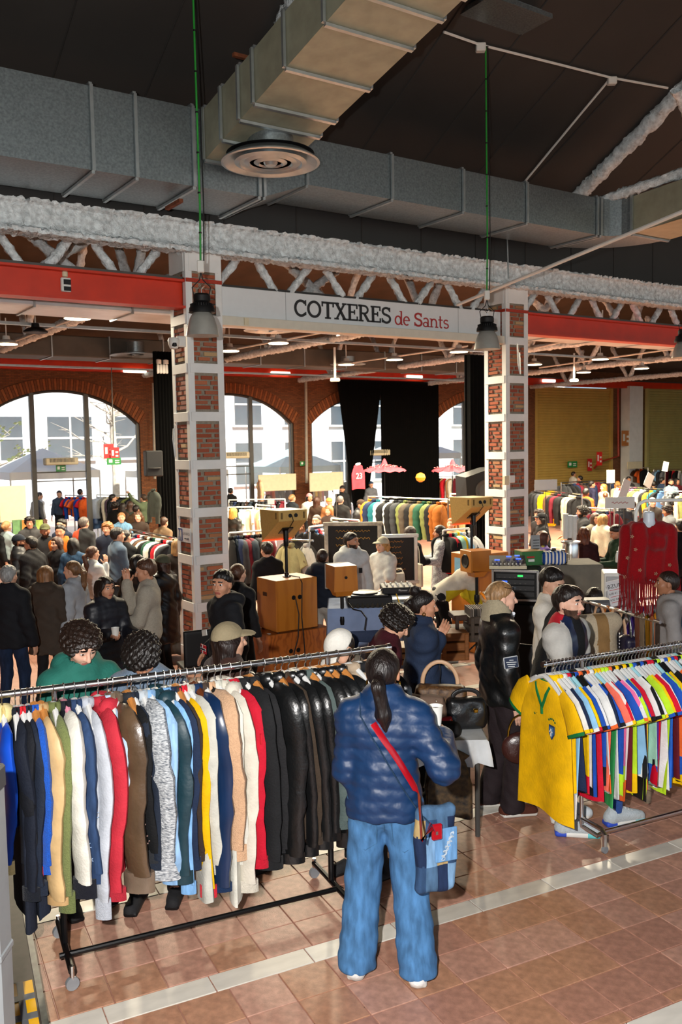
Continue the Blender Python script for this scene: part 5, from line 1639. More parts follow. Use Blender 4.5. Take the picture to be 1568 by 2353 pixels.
FG = [
 (3, 'varsity jacket', 'satin', '1348b8', '1348b8', 'd8c890', .66, .56, .05, dict(collar=.05), 'w'),
 (34, 'long wool coat', 'cloth', '171c28', '171c28', '11151e', 1.17, .72, .055, dict(), 'w'),
 (47, 'zip jacket with a red chest stripe', 'cloth', '14161c', '14161c', 'c0222c', .80, .62, .05, dict(yoke=-.01, cuff=.05), 'w'),
 (62, 'long overcoat', 'cloth', '1a2231', '1a2231', '1a2231', 1.12, .70, .05, dict(), 'w'),
 (76, 'sweater', 'knit', '1c50ad', '1c50ad', '1c50ad', .62, .60, .055, dict(slat=.03), 'o'),
 (92, 'puffer jacket', 'puffer', 'c9a877', 'c9a877', 'b49263', .86, .80, .058, dict(quilt=.17, cuff=.03), 'o'),
 (122, 'ribbed sweater', 'knit', '6d7647', '6d7647', '626b3f', .78, .78, .052, dict(cuff=.10), 'w'),
 (146, 'varsity jacket with white sleeves', 'cloth', '14161f', 'd6d3c8', '14161f', .80, .74, .075, dict(cuff=.09, slat=.01), 'p'),
 (170, 'printed jacket with pale lettering', 'denim', '2c4163', '2c4163', '26395a', .96, .70, .055, dict(), 'w'),
 (196, 'sweatshirt', 'cloth', 'b5bac2', 'b5bac2', 'a9aeb7', .98, .86, .050, dict(cuff=.10), 'w'),
 (224, 'rain jacket', 'cloth', 'b52b39', 'b52b39', 'a32432', .98, .82, .062, dict(hood=True), 'w'),
 (246, 'shirt', 'cloth', 'a9c3dc', 'a9c3dc', 'a9c3dc', .60, .40, .04, dict(), 'w'),
 (258, 'leather varsity jacket with striped cuffs', 'leather', '54412f', '54412f', '6b5b4c', .78, .76, .085, dict(cuff=.10, slat=.02, collar=.04), 'w'),
 (292, 'sequinned jacket', 'cloth', '0f1012', '0f1012', '24262a', .84, .66, .05, dict(), 'o'),
 (300, 'long cardigan', 'cloth', '1b2331', '1b2331', '1b2331', .95, .70, .045, dict(), 'w'),
 (322, 'marled knit cardigan', 'marl', 'aab2b8', 'aab2b8', 'aab2b8', .70, .70, .085, dict(cuff=.12, slat=.02), 'w'),
 (338, 'jacket', 'denim', '86a9cc', '86a9cc', '7a9fc4', .86, .78, .07, dict(cuff=.08), 'w'),
 (356, 'puffer jacket', 'puffer', '12323c', '12323c', '12323c', .86, .80, .062, dict(quilt=.06, hood=True), 'w'),
 (376, 'shirt', 'denim', '79a8d6', '79a8d6', '6f9dcb', .92, .88, .045, dict(), 'w'),
 (390, 'blouson', 'cloth', '1a2740', '1a2740', '1a2740', .98, .74, .05, dict(), 'w'),
 (402, 'corduroy coat', 'cloth', '33271f', '33271f', '33271f', .86, .70, .042, dict(), 'o'),
 (412, 'track jacket with yellow sleeves', 'cloth', 'c41f2f', 'd8a800', 'c41f2f', .62, .92, .048, dict(slat=.02), 'w'),
 (428, 'trench coat', 'cloth', 'b9b8ae', 'b9b8ae', 'b0afa5', 1.22, .80, .062, dict(flare=.05, fold=.03), 'w'),
 (446, 'bomber jacket', 'satin', '0f2748', '0f2748', '0f2748', 1.02, .92, .078, dict(cuff=.04, slat=.02), 'b'),
 (462, 'suede coat', 'cloth', '3d3129', '3d3129', '3d3129', .84, .66, .04, dict(), 'w'),
 (476, 'fine knit sweater', 'knit', 'c39d7c', 'c39d7c', 'c39d7c', .74, .72, .090, dict(cuff=.08, slat=.02), 'k'),
 (492, 'trench coat with an open front', 'cloth', 'c9c8bd', 'c9c8bd', 'c2c1b6', 1.26, .78, .055, dict(flare=.05, fold=.03), 'w'),
 (506, 'hooded jacket', 'cloth', 'c8c2b4', 'c8c2b4', 'c0baac', .96, .94, .062, dict(hood=True, cuff=.06), 'w'),
 (528, 'blazer', 'cloth', 'b4122a', 'b4122a', 'b4122a', .84, .82, .058, dict(), 'w'),
 (552, 'bomber jacket with a red patch', 'cloth', '17181a', '17181a', '17181a', .94, .84, .075, dict(), 'w'),
 (574, 'wool blazer', 'cloth', '1d1d1f', '1d1d1f', '1d1d1f', .92, .80, .05, dict(), 'o'),
 (606, 'biker jacket', 'leather', '101112', '101112', '101112', .78, .84, .082, dict(cuff=.05, collar=.04), 'w'),
 (632, 'coat', 'leather', '0d0e0f', '0d0e0f', '0d0e0f', .98, .82, .060, dict(collar=.04), 'o'),
 (646, 'car coat', 'cloth', '3b3026', '3b3026', '3b3026', 1.0, .76, .05, dict(), 'b'),
 (662, 'biker jacket with buttons', 'leather', '121314', '121314', '121314', .80, .80, .062, dict(), 'w'),
 (682, 'lined jacket showing a plaid lining', 'leather', '0e0f10', '0e0f10', '0e0f10', .86, .76, .06, dict(), 'w'),
 (700, 'waxed jacket', 'cloth', '4d5a58', '4d5a58', '4d5a58', .80, .70, .05, dict(), 'o'),
 (712, 'heavy jacket with a ribbed waist', 'leather', '0f1011', '0f1011', '0a0b0c', .86, .80, .075, dict(cuff=.08, hemband=1), 'w'),
 (732, 'blouson', 'leather', '0c0d0e', '0c0d0e', '0c0d0e', .82, .78, .055, dict(), 'o'),
 (750, 'long jacket', 'leather', '101214', '101214', '101214', .92, .80, .068, dict(), 'o'),
 (774, 'short jacket', 'leather', '111214', '111214', '111214', .84, .74, .055, dict(), 'o'),
 (804, 'cotton jacket', 'cloth', 'a5937d', 'a5937d', 'a5937d', .72, .60, .055, dict(), 'w'),
 (826, 'quilted gilet', 'puffer', '16171a', '16171a', '16171a', .70, .60, .05, dict(quilt=.09), 'w'),
 (858, 'zipped jacket', 'leather', '131416', '131416', '131416', .80, .70, .05, dict(), 'o')]
HK = dict(w=('plastic', M_HW, 'white'), o=('wood', M_HWOOD, 'wooden'), p=('plastic', M_HPINK, 'pink'), b=('wood', mat('hanger_dark', '5a2c12', rough=.4), 'dark wooden'), k=('plastic', M_HBLK, 'black'))
for i, (px, nm, kind, c0, c1, c2, L, sl, sr, ex, hg) in enumerate(FG):
    q = railpos(FR0, FR1, px)
    L_ = L * .98
    colr = cname(c0) if kind not in ('denim',) else 'blue'
    fab = dict(leather='leather ', satin='satin ', denim='denim ', knit='', puffer='', cloth='', marl='')[kind]
    mb = garment(L=L_, sl=sl, sr=sr * 1.2, seed=i + 3, th=.026, sway=random.uniform(-.04, .04), N=28, tiltb=.06 * px / 850., slf=.42, shing=.65, **ex)
    ms = [cloth(c0, kind), cloth(c1, kind if c1 == c0 or kind != 'leather' else 'cloth'), cloth(c2, 'knit' if kind in ('knit', 'satin', 'cloth') else kind), cloth(c2, 'cloth' if kind != 'leather' else 'leather')]
    lab = '%s %s%s hanging on the front rack' % (colr, fab, nm) if fab.strip() not in nm else '%s %s hanging on the front rack' % (colr, nm)
    o = hang(mb, ms, q + np.array((0, 0, -.02)), frz + random.uniform(-.03, .03) + .34 * px / 850., 'jacket' if 'coat' not in nm else 'coat', lab, 'coats and jackets on the front rack')
    hk, hm, hn = HK[hg]
    h = put('clothes_hanger', hanger_mesh(hk), None, None, q + np.array((0, 0, .0)), frz + random.uniform(-.06, .06) + .34 * px / 850., [hm, M_CHROME])
    setup(h, '%s hanger holding the %s %s' % (hn, colr, nm.split(' with')[0]), 'hanger', 'hangers on the front rack')
    if 'red patch' in nm:
        MB().box((.27, -.05, -.33), (.03, .006, .06)).build('red_patch', cloth('c4202e'), o, 0)
    if 'pale lettering' in nm:
        for k in range(9):
            sans('CC' if k % 2 else 'c-', (.262 + .004 * (k % 2), -.04 + .03 * (k % 3), -.22 - .075 * k), (0, 1, 0), (0, 0, 1), .045, cloth('8fa6c4'), o, 'print')
    if 'sequinned' in nm:
        sq = MB()
        for k in range(70): sq.box((.24 + random.uniform(0, .02), random.uniform(-.05, .05), -random.uniform(.3, .82)), (.006, .007, .007))
        sq.build('sequins', M_CHROME, o, 0, 'stuff')

RZ2 = 1.27
JR0, JR1 = onz(1250, 1527, RZ2), onz(1640, 1468, RZ2)
jd, jL, jrz = rail_frame(JR0, JR1)
rk2 = thing('clothes_rack', 'low chrome rolling rack crowded with football jerseys', 'clothes rack', (0, 0, 0))
MB().cyl(JR0, JR1, .016, 14).build('rail', M_CHROME, rk2)
MB().cyl(JR0 - jd * .012, JR0 + jd * .012, .021, 14).build('end_cap', M_CHROME, rk2)
jn = np.array((jd[1], -jd[0], 0))
q = railpos(JR0, JR1, 1338)
MB().cyl((q[0], q[1], .12), (q[0], q[1], RZ2), .015, 12).build('post', M_CHROME, rk2)
b0, b1 = q - jn * .25, q + jn * .23
MB().tube([(b0[0], b0[1], .05), (b0[0], b0[1], .13), (b0 + jn * .03)[:2].tolist() + [.155], (b1 - jn * .03)[:2].tolist() + [.155], (b1[0], b1[1], .13), (b1[0], b1[1], .05)], .016, 10).build('base_bar', M_CHROME, rk2)
for b in (b0, b1): MB().lathe([(0, -.012), (.024, -.01), (.026, 0), (.024, .012), (0, .012)], seg=14).build('caster_wheel', mat('caster_grey'), rk2).matrix_local = Matrix.Translation((b[0], b[1], .027)) @ Matrix.Rotation(.6, 4, 'Z') @ Matrix.Rotation(pi/2, 4, 'X')
a_ = q + jn * .10
MB().tube([(q[0], q[1], .16), (q[0] + jd[0] * .0, q[1], .10), tuple(a_[:2] + jd[:2] * .05) + (.06,), tuple(a_[:2] + jd[:2] * .12) + (.075,), tuple(a_[:2] + jd[:2] * 1.6) + (.075,)], .0165, 10).build('lower_bar', M_CHROME, rk2)
JP = ['c8102e', 'dcdcda', '1b2744', '8fc3e8', 'f0c000', 'dcdcda', '131416', 'c8102e', '1d4fae', 'dcdcda', 'f2705a', 'dcdcda', '2f8a4a', '1d4fae', 'ea6fa0', 'dcdcda', '5f1422', 'b8e02a', '86b5dd', 'e8662a', 'dcdcda', '131416',
      '9fd3c0', '4b2c86', 'c8102e', 'dcdcda', '1d4fae', 'b8e02a', '2a66c8', '5f1422', 'f0c000', 'e8662a', '1b2744', 'c8102e', 'dcdcda', '86b5dd', '4b2c86', 'e8662a', '131416', 'c8102e', 'dcdcda', '9fd3c0', '1d4fae', 'dcdcda', '5f1422', '86b5dd', '131416', 'dcdcda']
JT = ['131416', 'c8102e', 'dcdcda', 'f0c000', '1d4fae', 'dcdcda', 'b8e02a', 'e8662a']
pos = 0.015
sp = (jL - .03) / len(JP)
jused = {}
def jersey(i, c, p, first=False):
    r = random.Random(i * 7 + 1)
    trim = r.choice(JT)
    while trim == c: trim = r.choice(JT)
    slv = c if r.random() < .6 else r.choice(JT)
    pat = r.choice(('plain', 'plain', 'band', 'stripes', 'hem'))
    L = r.uniform(.76, .95)
    ex = {}
    if pat == 'stripes': ex['stripes'] = 3
    if pat == 'band': ex['yoke'] = -.26
    if pat == 'hem': ex['hemband'] = 2
    mb = garment(L=L, w=.255, th=.013, short=True, seed=i + 90, fold=.016, N=36, sway=r.uniform(-.25, .25), collar=.022, shw=.21, slat=.04, rows=10, **ex)
    nm = dict(plain='', band=' with a contrasting yoke', stripes=' with broad stripes', hem=' with a contrasting hem')[pat]
    lab = '%s football jersey%s and %s trim on the jersey rack' % (cname(c), nm or ' in one colour', cname(trim))
    hang(mb, [cloth(c, 'satin') if i % 3 == 0 else cloth(c), cloth(slv), cloth(trim), cloth(trim)], p + np.array((0, 0, -.02)), jrz + r.uniform(-.10, .10), 'football_jersey', lab, 'football jerseys on the low rack')
    hm = r.choice((M_HW, M_HW, M_HW, M_HBLUE, M_HBLK))
    h = put('clothes_hanger', hanger_mesh('plastic'), None, None, p, jrz + r.uniform(-.12, .12), [hm, M_CHROME])
    setup(h, '%s hanger holding a %s jersey with %s trim on the low rack' % (dict(hanger_white='white', hanger_pale_blue='pale blue', hanger_black='black')[hm.name], cname(c), cname(trim)), 'hanger', 'hangers on the jersey rack')
for i, c in enumerate(JP):
    if i == 0: continue
    jersey(i, c, JR0 + jd * (pos + sp * (i + .6)))
yj = garment(L=.99, w=.275, th=.022, short=True, seed=11, fold=.013, N=48, sway=.10, collar=0, shw=.235, slat=.02, rows=18)
yo = hang(yj, [cloth('e9b400', 'cloth'), cloth('e9b400', 'cloth'), cloth('14713a'), cloth('14713a')], JR0 + jd * .012 + np.array((0, 0, -.02)), jrz - .10, 'football_jersey',
          'yellow football jersey with green collar and crest at the rack end', 'football jerseys on the low rack')
vc = MB()
def yfr(x, z, off=.004):
    best = min(((abs(v[0] - x) + abs(v[2] - z) * .6, v) for v in yj.v[:48 * 23] if v[1] < .012), key=lambda q: q[0])[1]
    return (x, best[1] - off, z)
for s in (-1, 1):
    vc.tube([yfr(s * x, z, .003) for x, z in ((.085, -.115), (.055, -.17), (.025, -.225), (0, -.265))], .013, 6, flat=.5, ref=(0, 1, 0))
vc.tube([yfr(0, -.26, .002), yfr(0, -.31, .002)], .011, 6)
vc.tube([(.085 * cos(t), .03 * sin(t), -.105) for t in np.linspace(0, pi, 10)], .012, 6)
vc.build('v_collar', cloth('14713a'), yo)
cr = MB()
c0 = yfr(.125, -.40, .006)
sh_ = [(-.030, .045), (.030, .045), (.030, -.01), (0, -.05), (-.030, -.01)]
cr.prism(sh_, c0, (1, 0, 0), (0, 0, 1), .006, 0)
cr.prism([(x * .78, y * .78) for x, y in sh_], (c0[0], c0[1] - .006, c0[2]), (1, 0, 0), (0, 0, 1), .002, 1)
cr.box((c0[0], c0[1] - .011, c0[2]), (.010, .003, .05), mi=2).box((c0[0], c0[1] - .011, c0[2] + .005), (.034, .003, .010), mi=2)
cr.build('crest', [mat('crest_navy', '223a5c', var=.02), mat('crest_blue', '3f6ea0', var=.02), M_PVC], yo, 0)
st = MB()
for k, (dx, dz) in enumerate(((-.035, .075), (-.018, .085), (0, .088), (.018, .085), (.035, .072))):
    st.box((c0[0] + dx, c0[1] - .002, c0[2] + dz), (.011, .003, .011))
st.build('crest_stars', mat('star_green', '23632e', var=0), yo, 0)
s0 = yfr(-.08, -.33, .004)
MB().prism([(-.022, .0), (-.012, -.010), (.024, .014), (-.008, -.004), (-.016, .006)], s0, (1, 0, 0), (0, 0, 1), .002).build('swoosh', mat('star_green'), yo, 0)
h = put('clothes_hanger', hanger_mesh('plastic'), None, None, JR0 + jd * .012, jrz - .1, [M_HW, M_CHROME])
setup(h, 'white hanger holding the yellow jersey at the rack end', 'hanger', 'hangers on the jersey rack')
for (px, c, txt) in ((1405, '86b5dd', 'RESPECT'),):
    p = railpos(JR0, JR1, 1352)
    mb = garment(L=.62, w=.25, th=.016, short=True, seed=301, fold=.02, N=36, sway=-.3, collar=.02, shw=.22)
    o = hang(mb, [cloth(c), cloth('1b2744'), cloth('1b2744'), cloth('1b2744')], p + np.array((0, 0, -.02)), jrz - .25, 'football_jersey', 'sky blue jersey with navy sleeves and a RESPECT sleeve print', 'football jerseys on the low rack')
    sans(txt, (.335, -.03, -.30), (0, 1, 0), (0, 0, 1), .035, M_PVC, o, 'print')
tg = MB().box((0, 0, 0), (.004, .075, .15), bev=.002)
o = thing('swing_tag', 'black swing tag with a striped club crest among the jerseys', 'tag', at(1388, 1728, 5.95), jrz)
MB().box((0, 0, 0), (.004, .07, .14)).build('card', M_BLACKP, o, 0)
MB().box((.004, 0, -.03), (.003, .034, .04)).build('crest', mat('crest_gold', 'c9a227', var=0), o, 0)
for k in range(3): MB().box((.007, -.011 + .011 * k, -.038), (.002, .006, .024)).build('crest_stripe', mat(('crest_red', 'crest_dkblue')[k % 2], ('b01030', '1b3f8c')[k % 2], var=0), o, 0)
M_PLY1 = woodmat('orange_plywood', 'bd7526', 'a25c18', 2.2, .38, 6, (1, 1, .3))
M_PLY2 = woodmat('knotty_plywood', 'b5652a', '6b3010', 2.6, .35, 16, (1.6, 1.6, .9))
M_MDF = mat('pale_fibreboard', 'bb9650', rough=.55, var=.08, nscale=40)
M_LED = mat('red_led', 'ff2010', var=0, emit='ff2a14', estr=5.0)
def hbox_thing(name, label, cat, a_, b_, z, da, db, dz, m, group=None, rz=HANG):
    o = thing(name, label, cat, hall(a_, b_, z), rz, group)
    MB().box((da / 2, db / 2, dz / 2), (da, db, dz), bev=.008).build('cabinet', m, o, 0)
    return o
def nl4(o, x, z, y=-.012, r=.022, n=2, dx=.1):
    for k in range(n):
        MB().lathe([(r * .7, 0), (r, .004), (r, .012), (0, .012)], seg=14).build('connector_socket', M_BLACKP, o).matrix_local = Matrix.Translation((x + dx * k, y + .010, z)) @ Matrix.Rotation(pi/2, 4, 'X')
def cable(pts, label, r=.007, m=None):
    return one('speaker_cable', MB().tube(pts, r, 6), m or M_BLACKP, label, 'cable')
def wedge(label, corner, w_=.42, dep=.42, hb=.135, hm=.41, rz=HANG, sc=1.0):
    """horn cabinet: back panel towards -y, mouth at +y; corner = near top corner"""
    o = thing('horn_speaker', label, 'speaker', corner, rz, 'wooden horn speakers on poles')
    w_, dep, hb, hm = w_ * sc, dep * sc, hb * sc, hm * sc
    mb = MB()
    mb.hexa([(0, 0, -hb), (w_, 0, -hb), (w_ * 1.02, dep * .93, -hm), (-.03, dep * .93, -hm), (0, 0, 0), (w_, 0, 0), (w_ * 1.02, dep * 1.05, 0), (-.03, dep * 1.05, 0)])
    mb.build('horn_cabinet', M_MDF, o, 0)
    for x in (.045, w_ - .045):
        MB().box((x, -.002, -hb / 2), (.026, .01, hb * .62), bev=.004).build('hand_slot', mat('slot_dark', '6a5124', rough=.8), o, 0)
    MB().box((-.004, .06, -hb / 2), (.008, .026, hb * .62), rot=None).build('hand_slot', mat('slot_dark'), o, 0)
    nl4(o, w_ * .40, -hb * .5, -.006, .026, 2, .085)
    MB().hexa([(-.03, dep * .9, -hm - .006), (w_ * .98, dep * .9, -hm - .006), (w_ * .98, dep * .94, -hm - .006), (-.03, dep * .94, -hm - .006),
               (-.03, dep * .9, -hm), (w_ * .98, dep * .9, -hm), (w_ * .98, dep * .94, -hm), (-.03, dep * .94, -hm)]).build('led_strip', M_LED, o, 0)
    MB().box((w_ / 2, dep * .45, -(hb + hm) / 2 + .0), (.16, .14, .02), rot=Matrix.Rotation(-math.atan2(hm - hb, dep), 3, 'X')).build('pole_mount', M_BLACKM, o, 0)
    MB().cyl((w_ / 2, dep * .45, -(hb + hm) / 2), (w_ / 2, dep * .45, -(hb + hm) / 2 - .14), .035, 12).build('pole_cup', M_BLACKM, o)
    MB().tube([(w_ * .45, -.012, -hb * .5), (w_ * .47, -.03, -hb), (w_ * .5, dep * .2, -hb - .09), (w_ * .52, dep * .45, -(hb + hm) / 2 - .02)], .006, 6).build('lead', M_BLACKP, o)
    return o
near = onfloor(620, 1564)
a1, b1 = hall_ab(near); zf = floorz(near[1])
s1 = hbox_thing('bass_cabinet', 'wide knotty plywood bass cabinet standing on the floor', 'speaker', a1, b1, zf, .92, .54, .57, M_PLY2)
nl4(s1, .32, .33, 0, .03, 2, .11)
MB().box((.06, .10, .575), (.03, .05, .004)).build('paper_tag', M_PVC, s1, 0)
t = at(641.6, 1452, 11.35); a2, b2 = hall_ab(t)
s2 = hbox_thing('bass_cabinet', 'square orange plywood bass cabinet stacked on the knotty one', 'speaker', a1 + .13, b1 + .02, zf + .57 + .02, .62, .50, .655, M_PLY1)
for (x, y) in ((.05, .05), (.57, .05), (.05, .45), (.57, .45)): MB().cyl((x, y, -.02), (x, y, 0), .02, 8).build('foot', M_BLACKP, s2)
nl4(s2, .26, .42, 0, .03, 2, .09)
MB().box((-.004, .28, .46), (.008, .10, .05), bev=.003).build('side_port', mat('port_dark', '4b250b', rough=.8), s2, 0)
ztop = zf + .57 + .02 + .655
pb = hall(a1 + .13 + .31, b1 + .27, ztop)
o = thing('speaker_pole', 'black pole on the square orange bass cabinet', 'pole', pb)
MB().cyl((0, 0, 0), (0, 0, .50), .02, 12).build('pole_tube', M_BLACKM, o); MB().lathe([(.055, 0), (.055, .012), (.03, .02), (.03, .06)], seg=18).build('base_flange', M_BLACKM, o)
MB().lathe([(.03, .40), (.034, .41), (.034, .50), (0, .50)], seg=14).build('collar', M_BLACKM, o)
hc_ = hall(a1 + .23, b1 + .08, ztop + .88)
wedge('pale fibreboard horn speaker on the pole above the left stack', hc_)
cable([hall(a1 + .45, b1 + .30, ztop + .02), hall(a1 + .50, b1 + .05, ztop + .015), hall(a1 + .50, b1 - .01, ztop - .05), hall(a1 + .48, b1 - .02, ztop - .5), hall(a1 + .5, b1 - .03, zf + .45), hall(a1 + .52, b1 - .03, zf + .1)], 'black speaker cable running down the stacked bass cabinets')
cable([hall(a1 + .40, b1 - .01, zf + 1.0), hall(a1 + .42, b1 - .05, zf + .8), hall(a1 + .40, b1 - .05, zf + .5), hall(a1 + .34, b1 - .04, zf + .30), hall(a1 + .36, b1 - .05, zf + .05)], 'black speaker cable looping between the bass cabinet sockets')
def monitor(label, px, py, D, sc, rz, face=True, stand_z=None):
    c = at(px, py, D)
    o = thing('monitor_speaker', label, 'speaker', c, rz)
    w_, d_, h_ = .30 * sc, .30 * sc, .30 * sc
    MB().hexa([(-w_/2, -d_/2, 0), (w_/2, -d_/2, 0), (w_/2, d_/2, .02), (-w_/2, d_/2, .02), (-w_/2 * .92, -d_/2, h_), (w_/2 * .92, -d_/2, h_), (w_/2, d_/2, h_), (-w_/2, d_/2, h_)]).build('cabinet', M_PLY1, o, 0)
    MB().box((0, d_/2 + .012, h_/2), (w_ * 1.03, .03, h_ * 1.03), bev=.006).build('front_baffle', mat('baffle_wood', 'b9762a', rough=.45, var=.1) if face else mat('baffle_grey', '9a9a94', rough=.5), o, 0)
    if face:
        MB().lathe([(.10 * sc, 0), (.09 * sc, .012), (.03 * sc, -.01), (0, .0)], seg=24).build('woofer', M_BLACKP, o).matrix_local = Matrix.Translation((0, d_/2 + .03, h_/2)) @ Matrix.Rotation(-pi/2, 4, 'X')
    MB().hexa([(-.09 * sc, -.06, -.07), (.09 * sc, -.06, -.07), (.09 * sc, .08, -.07), (-.09 * sc, .08, -.07), (-.12 * sc, -.10, 0), (.12 * sc, -.10, 0), (.12 * sc, .1, 0), (-.12 * sc, .1, 0)]).build('yoke', M_PLY1, o, 0)
    MB().lathe([(0, 0), (.018, .0), (.018, .01)], seg=10).build('knob', M_BLACKP, o).matrix_local = Matrix.Translation((.0, -d_/2, h_ * .55)) @ Matrix.Rotation(pi/2, 4, 'X')
    f = floorz(c[1])
    s_ = thing('speaker_stand', 'black tripod stand under the ' + label, 'stand', (c[0], c[1], f))
    hz = c[2] - .07 - f
    MB().cyl((0, 0, .12), (0, 0, hz), .022, 10).build('pole_tube', M_BLACKM, s_)
    MB().lathe([(.035, hz - .35), (.04, hz - .30), (.035, hz - .25)], seg=12).build('clamp', M_BLACKM, s_)
    for k in range(3):
        t = k * 2.094 + .4
        MB().tube([(0, 0, .30), (cos(t) * .30, sin(t) * .30, .02)], .012, 8).build('leg', M_BLACKM, s_)
    MB().tube([(cos(t) * .07, .03, hz - .5 + sin(t) * .07) for t in np.linspace(0, 6.2, 16)], .008, 6).build('coiled_lead', M_BLACKP, s_)
    return o
monitor('small wooden monitor speaker facing away by the record decks', 786, 1355, 10.6, 1.0, HANG - .25, False)
near = at(1092, 1276, 12.7); a3, b3 = hall_ab(near); zf3 = floorz(near[1])
s3 = hbox_thing('bass_cabinet', 'tall orange bass cabinet beside the second pillar', 'speaker', a3, b3, zf3, .66, .52, near[2] - zf3, M_PLY1)
nl4(s3, .30, .75, 0, .03, 2, .09)
MB().box((-.006, .30, near[2] - zf3 - .25), (.006, .26, .36)).build('poster_sheet', mat('poster_blue', '7fb6d6', rough=.6, var=.1, nscale=12), s3, 0)
pb = hall(a3 + .12, b3 + .20, near[2])
o = thing('speaker_pole', 'black pole on the tall orange bass cabinet', 'pole', pb)
MB().cyl((0, 0, 0), (0, 0, .48), .02, 12).build('pole_tube', M_BLACKM, o); MB().lathe([(.055, 0), (.055, .012), (.03, .02), (.03, .06)], seg=18).build('base_flange', M_BLACKM, o)
hc2 = hall(a3 - .08, b3 - .02, near[2] + .82)
wedge('pale fibreboard horn speaker on the pole beside the second pillar', hc2, sc=.98)
cable([pb + (.02, -.02, .02), hall(a3 + .35, b3 + .1, near[2] + .015), hall(a3 + .42, b3 - .02, near[2] - .05), hall(a3 + .42, b3 - .02, near[2] - .35)], 'black cable over the tall orange bass cabinet')
monitor('small wooden monitor speaker with a black cone facing the crowd', 1096, 1312, 11.9, .95, HANG + 1.35, True)
c = at(1092, 1120, 16.5)
o = thing('stage_loudspeaker', 'large tilted black stage loudspeaker beside the second pillar', 'speaker', c, .35)
MB().hexa([(-.30, -.28, -.36), (.30, -.28, -.40), (.24, .28, -.36), (-.24, .28, -.36), (-.34, -.28, .20), (.34, -.28, .40), (.26, .28, .36), (-.26, .28, .22)]).build('cabinet', M_BLACKP, o, 0)
MB().lathe([(.2, 0), (.18, .02), (.05, -.02), (0, 0)], seg=24).build('woofer', M_STEEL, o).matrix_local = Matrix.Translation((.05, -.29, -.05)) @ Matrix.Rotation(pi/2, 4, 'X')
st_ = thing('speaker_stand', 'black stand under the large tilted stage loudspeaker', 'stand', (c[0], c[1], FAR_Z))
MB().cyl((0, 0, 0), (0, 0, c[2] - FAR_Z - .3), .03, 10).build('pole_tube', M_BLACKM, st_); MB().lathe([(.35, 0), (.35, .03), (.05, .05)], seg=20).build('base_plate', M_BLACKM, st_)

def table(name, label, x0, x1, y0, y1, ztop, col, drop=None, legs=True, frame=None):
    f = floorz((y0 + y1) / 2)
    o = thing(name, label, 'table', ((x0 + x1) / 2, (y0 + y1) / 2, f))
    w_, d_ = x1 - x0, y1 - y0
    MB().box((0, 0, ztop - f - .015), (w_, d_, .03), bev=.005).build('tabletop', frame or M_PVC, o, 0)
    for sx in (-1, 1):
        for sy in (-1, 1): MB().cyl((sx * (w_/2 - .06), sy * (d_/2 - .05), 0), (sx * (w_/2 - .06), sy * (d_/2 - .05), ztop - f), .018, 8).build('leg', M_STEEL, o)
    if drop:
        G = []
        n = 72
        per = []
        for i in range(n):
            t = i / n * 4
            k = int(t); u = t - k
            c = [(-w_/2, -d_/2), (w_/2, -d_/2), (w_/2, d_/2), (-w_/2, d_/2)]
            a, b = c[k], c[(k + 1) % 4]
            per.append((a[0] + (b[0] - a[0]) * u, a[1] + (b[1] - a[1]) * u))
        zt = ztop - f + .006
        for z, e in ((zt, .0), (zt - .01, .008), (zt - drop * .5, .02), (zt - drop, .03)):
            G.append([(p[0] * (1 + 2 * e / w_ * (1 + .9 * sin(i * 1.9))), p[1] * (1 + 2 * e / d_ * (1 + .9 * sin(i * 1.9))), z + (.01 * sin(i * 1.3) if z < zt - .1 else 0)) for i, p in enumerate(per)])
        mb = MB().sheet(G, closed=True)
        mb.add([(p[0], p[1], zt) for p in per], [tuple(range(n))])
        mb.build('tablecloth', col, o, 50)
    return o
L_, R_ = at(755, 1400, 10.6), at(968, 1404, 10.6)
TZ = L_[2]
table('deck_table', 'record deck table under a pale blue cloth', L_[0], R_[0], L_[1], L_[1] + .75, TZ, mat('blue_cloth', '8498bd', rough=.85, var=.14, nscale=4, bump=.1), drop=.72)
o = thing('turntable', 'black turntable flight case on the blue table', 'turntable', (at(848, 1400, 10.8)[0], L_[1] + .28, TZ + .006), .06)
MB().box((0, 0, .06), (.54, .42, .12), bev=.012).build('flight_case', M_BLACKP, o, 0)
MB().box((0, 0, .125), (.45, .36, .02), bev=.006).build('deck_plate', mat('deck_grey', '34363a', rough=.4, metal=.4), o, 0)
MB().lathe([(.165, .135), (.165, .15), (.16, .153), (.05, .153), (.0, .154)], (-.05, 0, 0), 32).build('platter', M_BLACKM, o)
MB().tube([(.17, .12, .16), (.17, .02, .175), (.12, -.10, .168)], .008, 7).build('tone_arm', M_CHROME, o)
ft = MB()
for k in range(9): ft.add([(-.24 + k * .06, -.215, .0), (-.18 + k * .06, -.215, .0), (-.21 + k * .06, -.29, -.0), (-.21 + k * .06, -.22, .055)], [(0, 1, 3), (1, 2, 3), (2, 0, 3), (0, 2, 1)])
ft.build('acoustic_foam', mat('foam_grey', '4a463c', rough=.95), o, 0)
c = at(914, 1390, 11.0)
o = thing('mixer_case', 'grey edged flight case with trays under the dj mixer', 'case', (c[0], L_[1] + .42, TZ + .006), .05)
for z in (.015, .10): MB().box((0, 0, z), (.42, .40, .02), bev=.004).build('tray', M_GALVD, o, 0)
for sx in (-1, 1):
    for sy in (-1, 1): MB().box((sx * .19, sy * .18, .06), (.03, .03, .12), bev=.004).build('corner_post', M_GALVD, o, 0)
o = thing('dj_mixer', 'black dj mixer with rows of knobs on the grey case', 'mixer', (c[0], L_[1] + .42, TZ + .128), .05)
MB().box((0, 0, .04), (.40, .38, .08), bev=.008).build('mixer_body', M_BLACKP, o, 0)
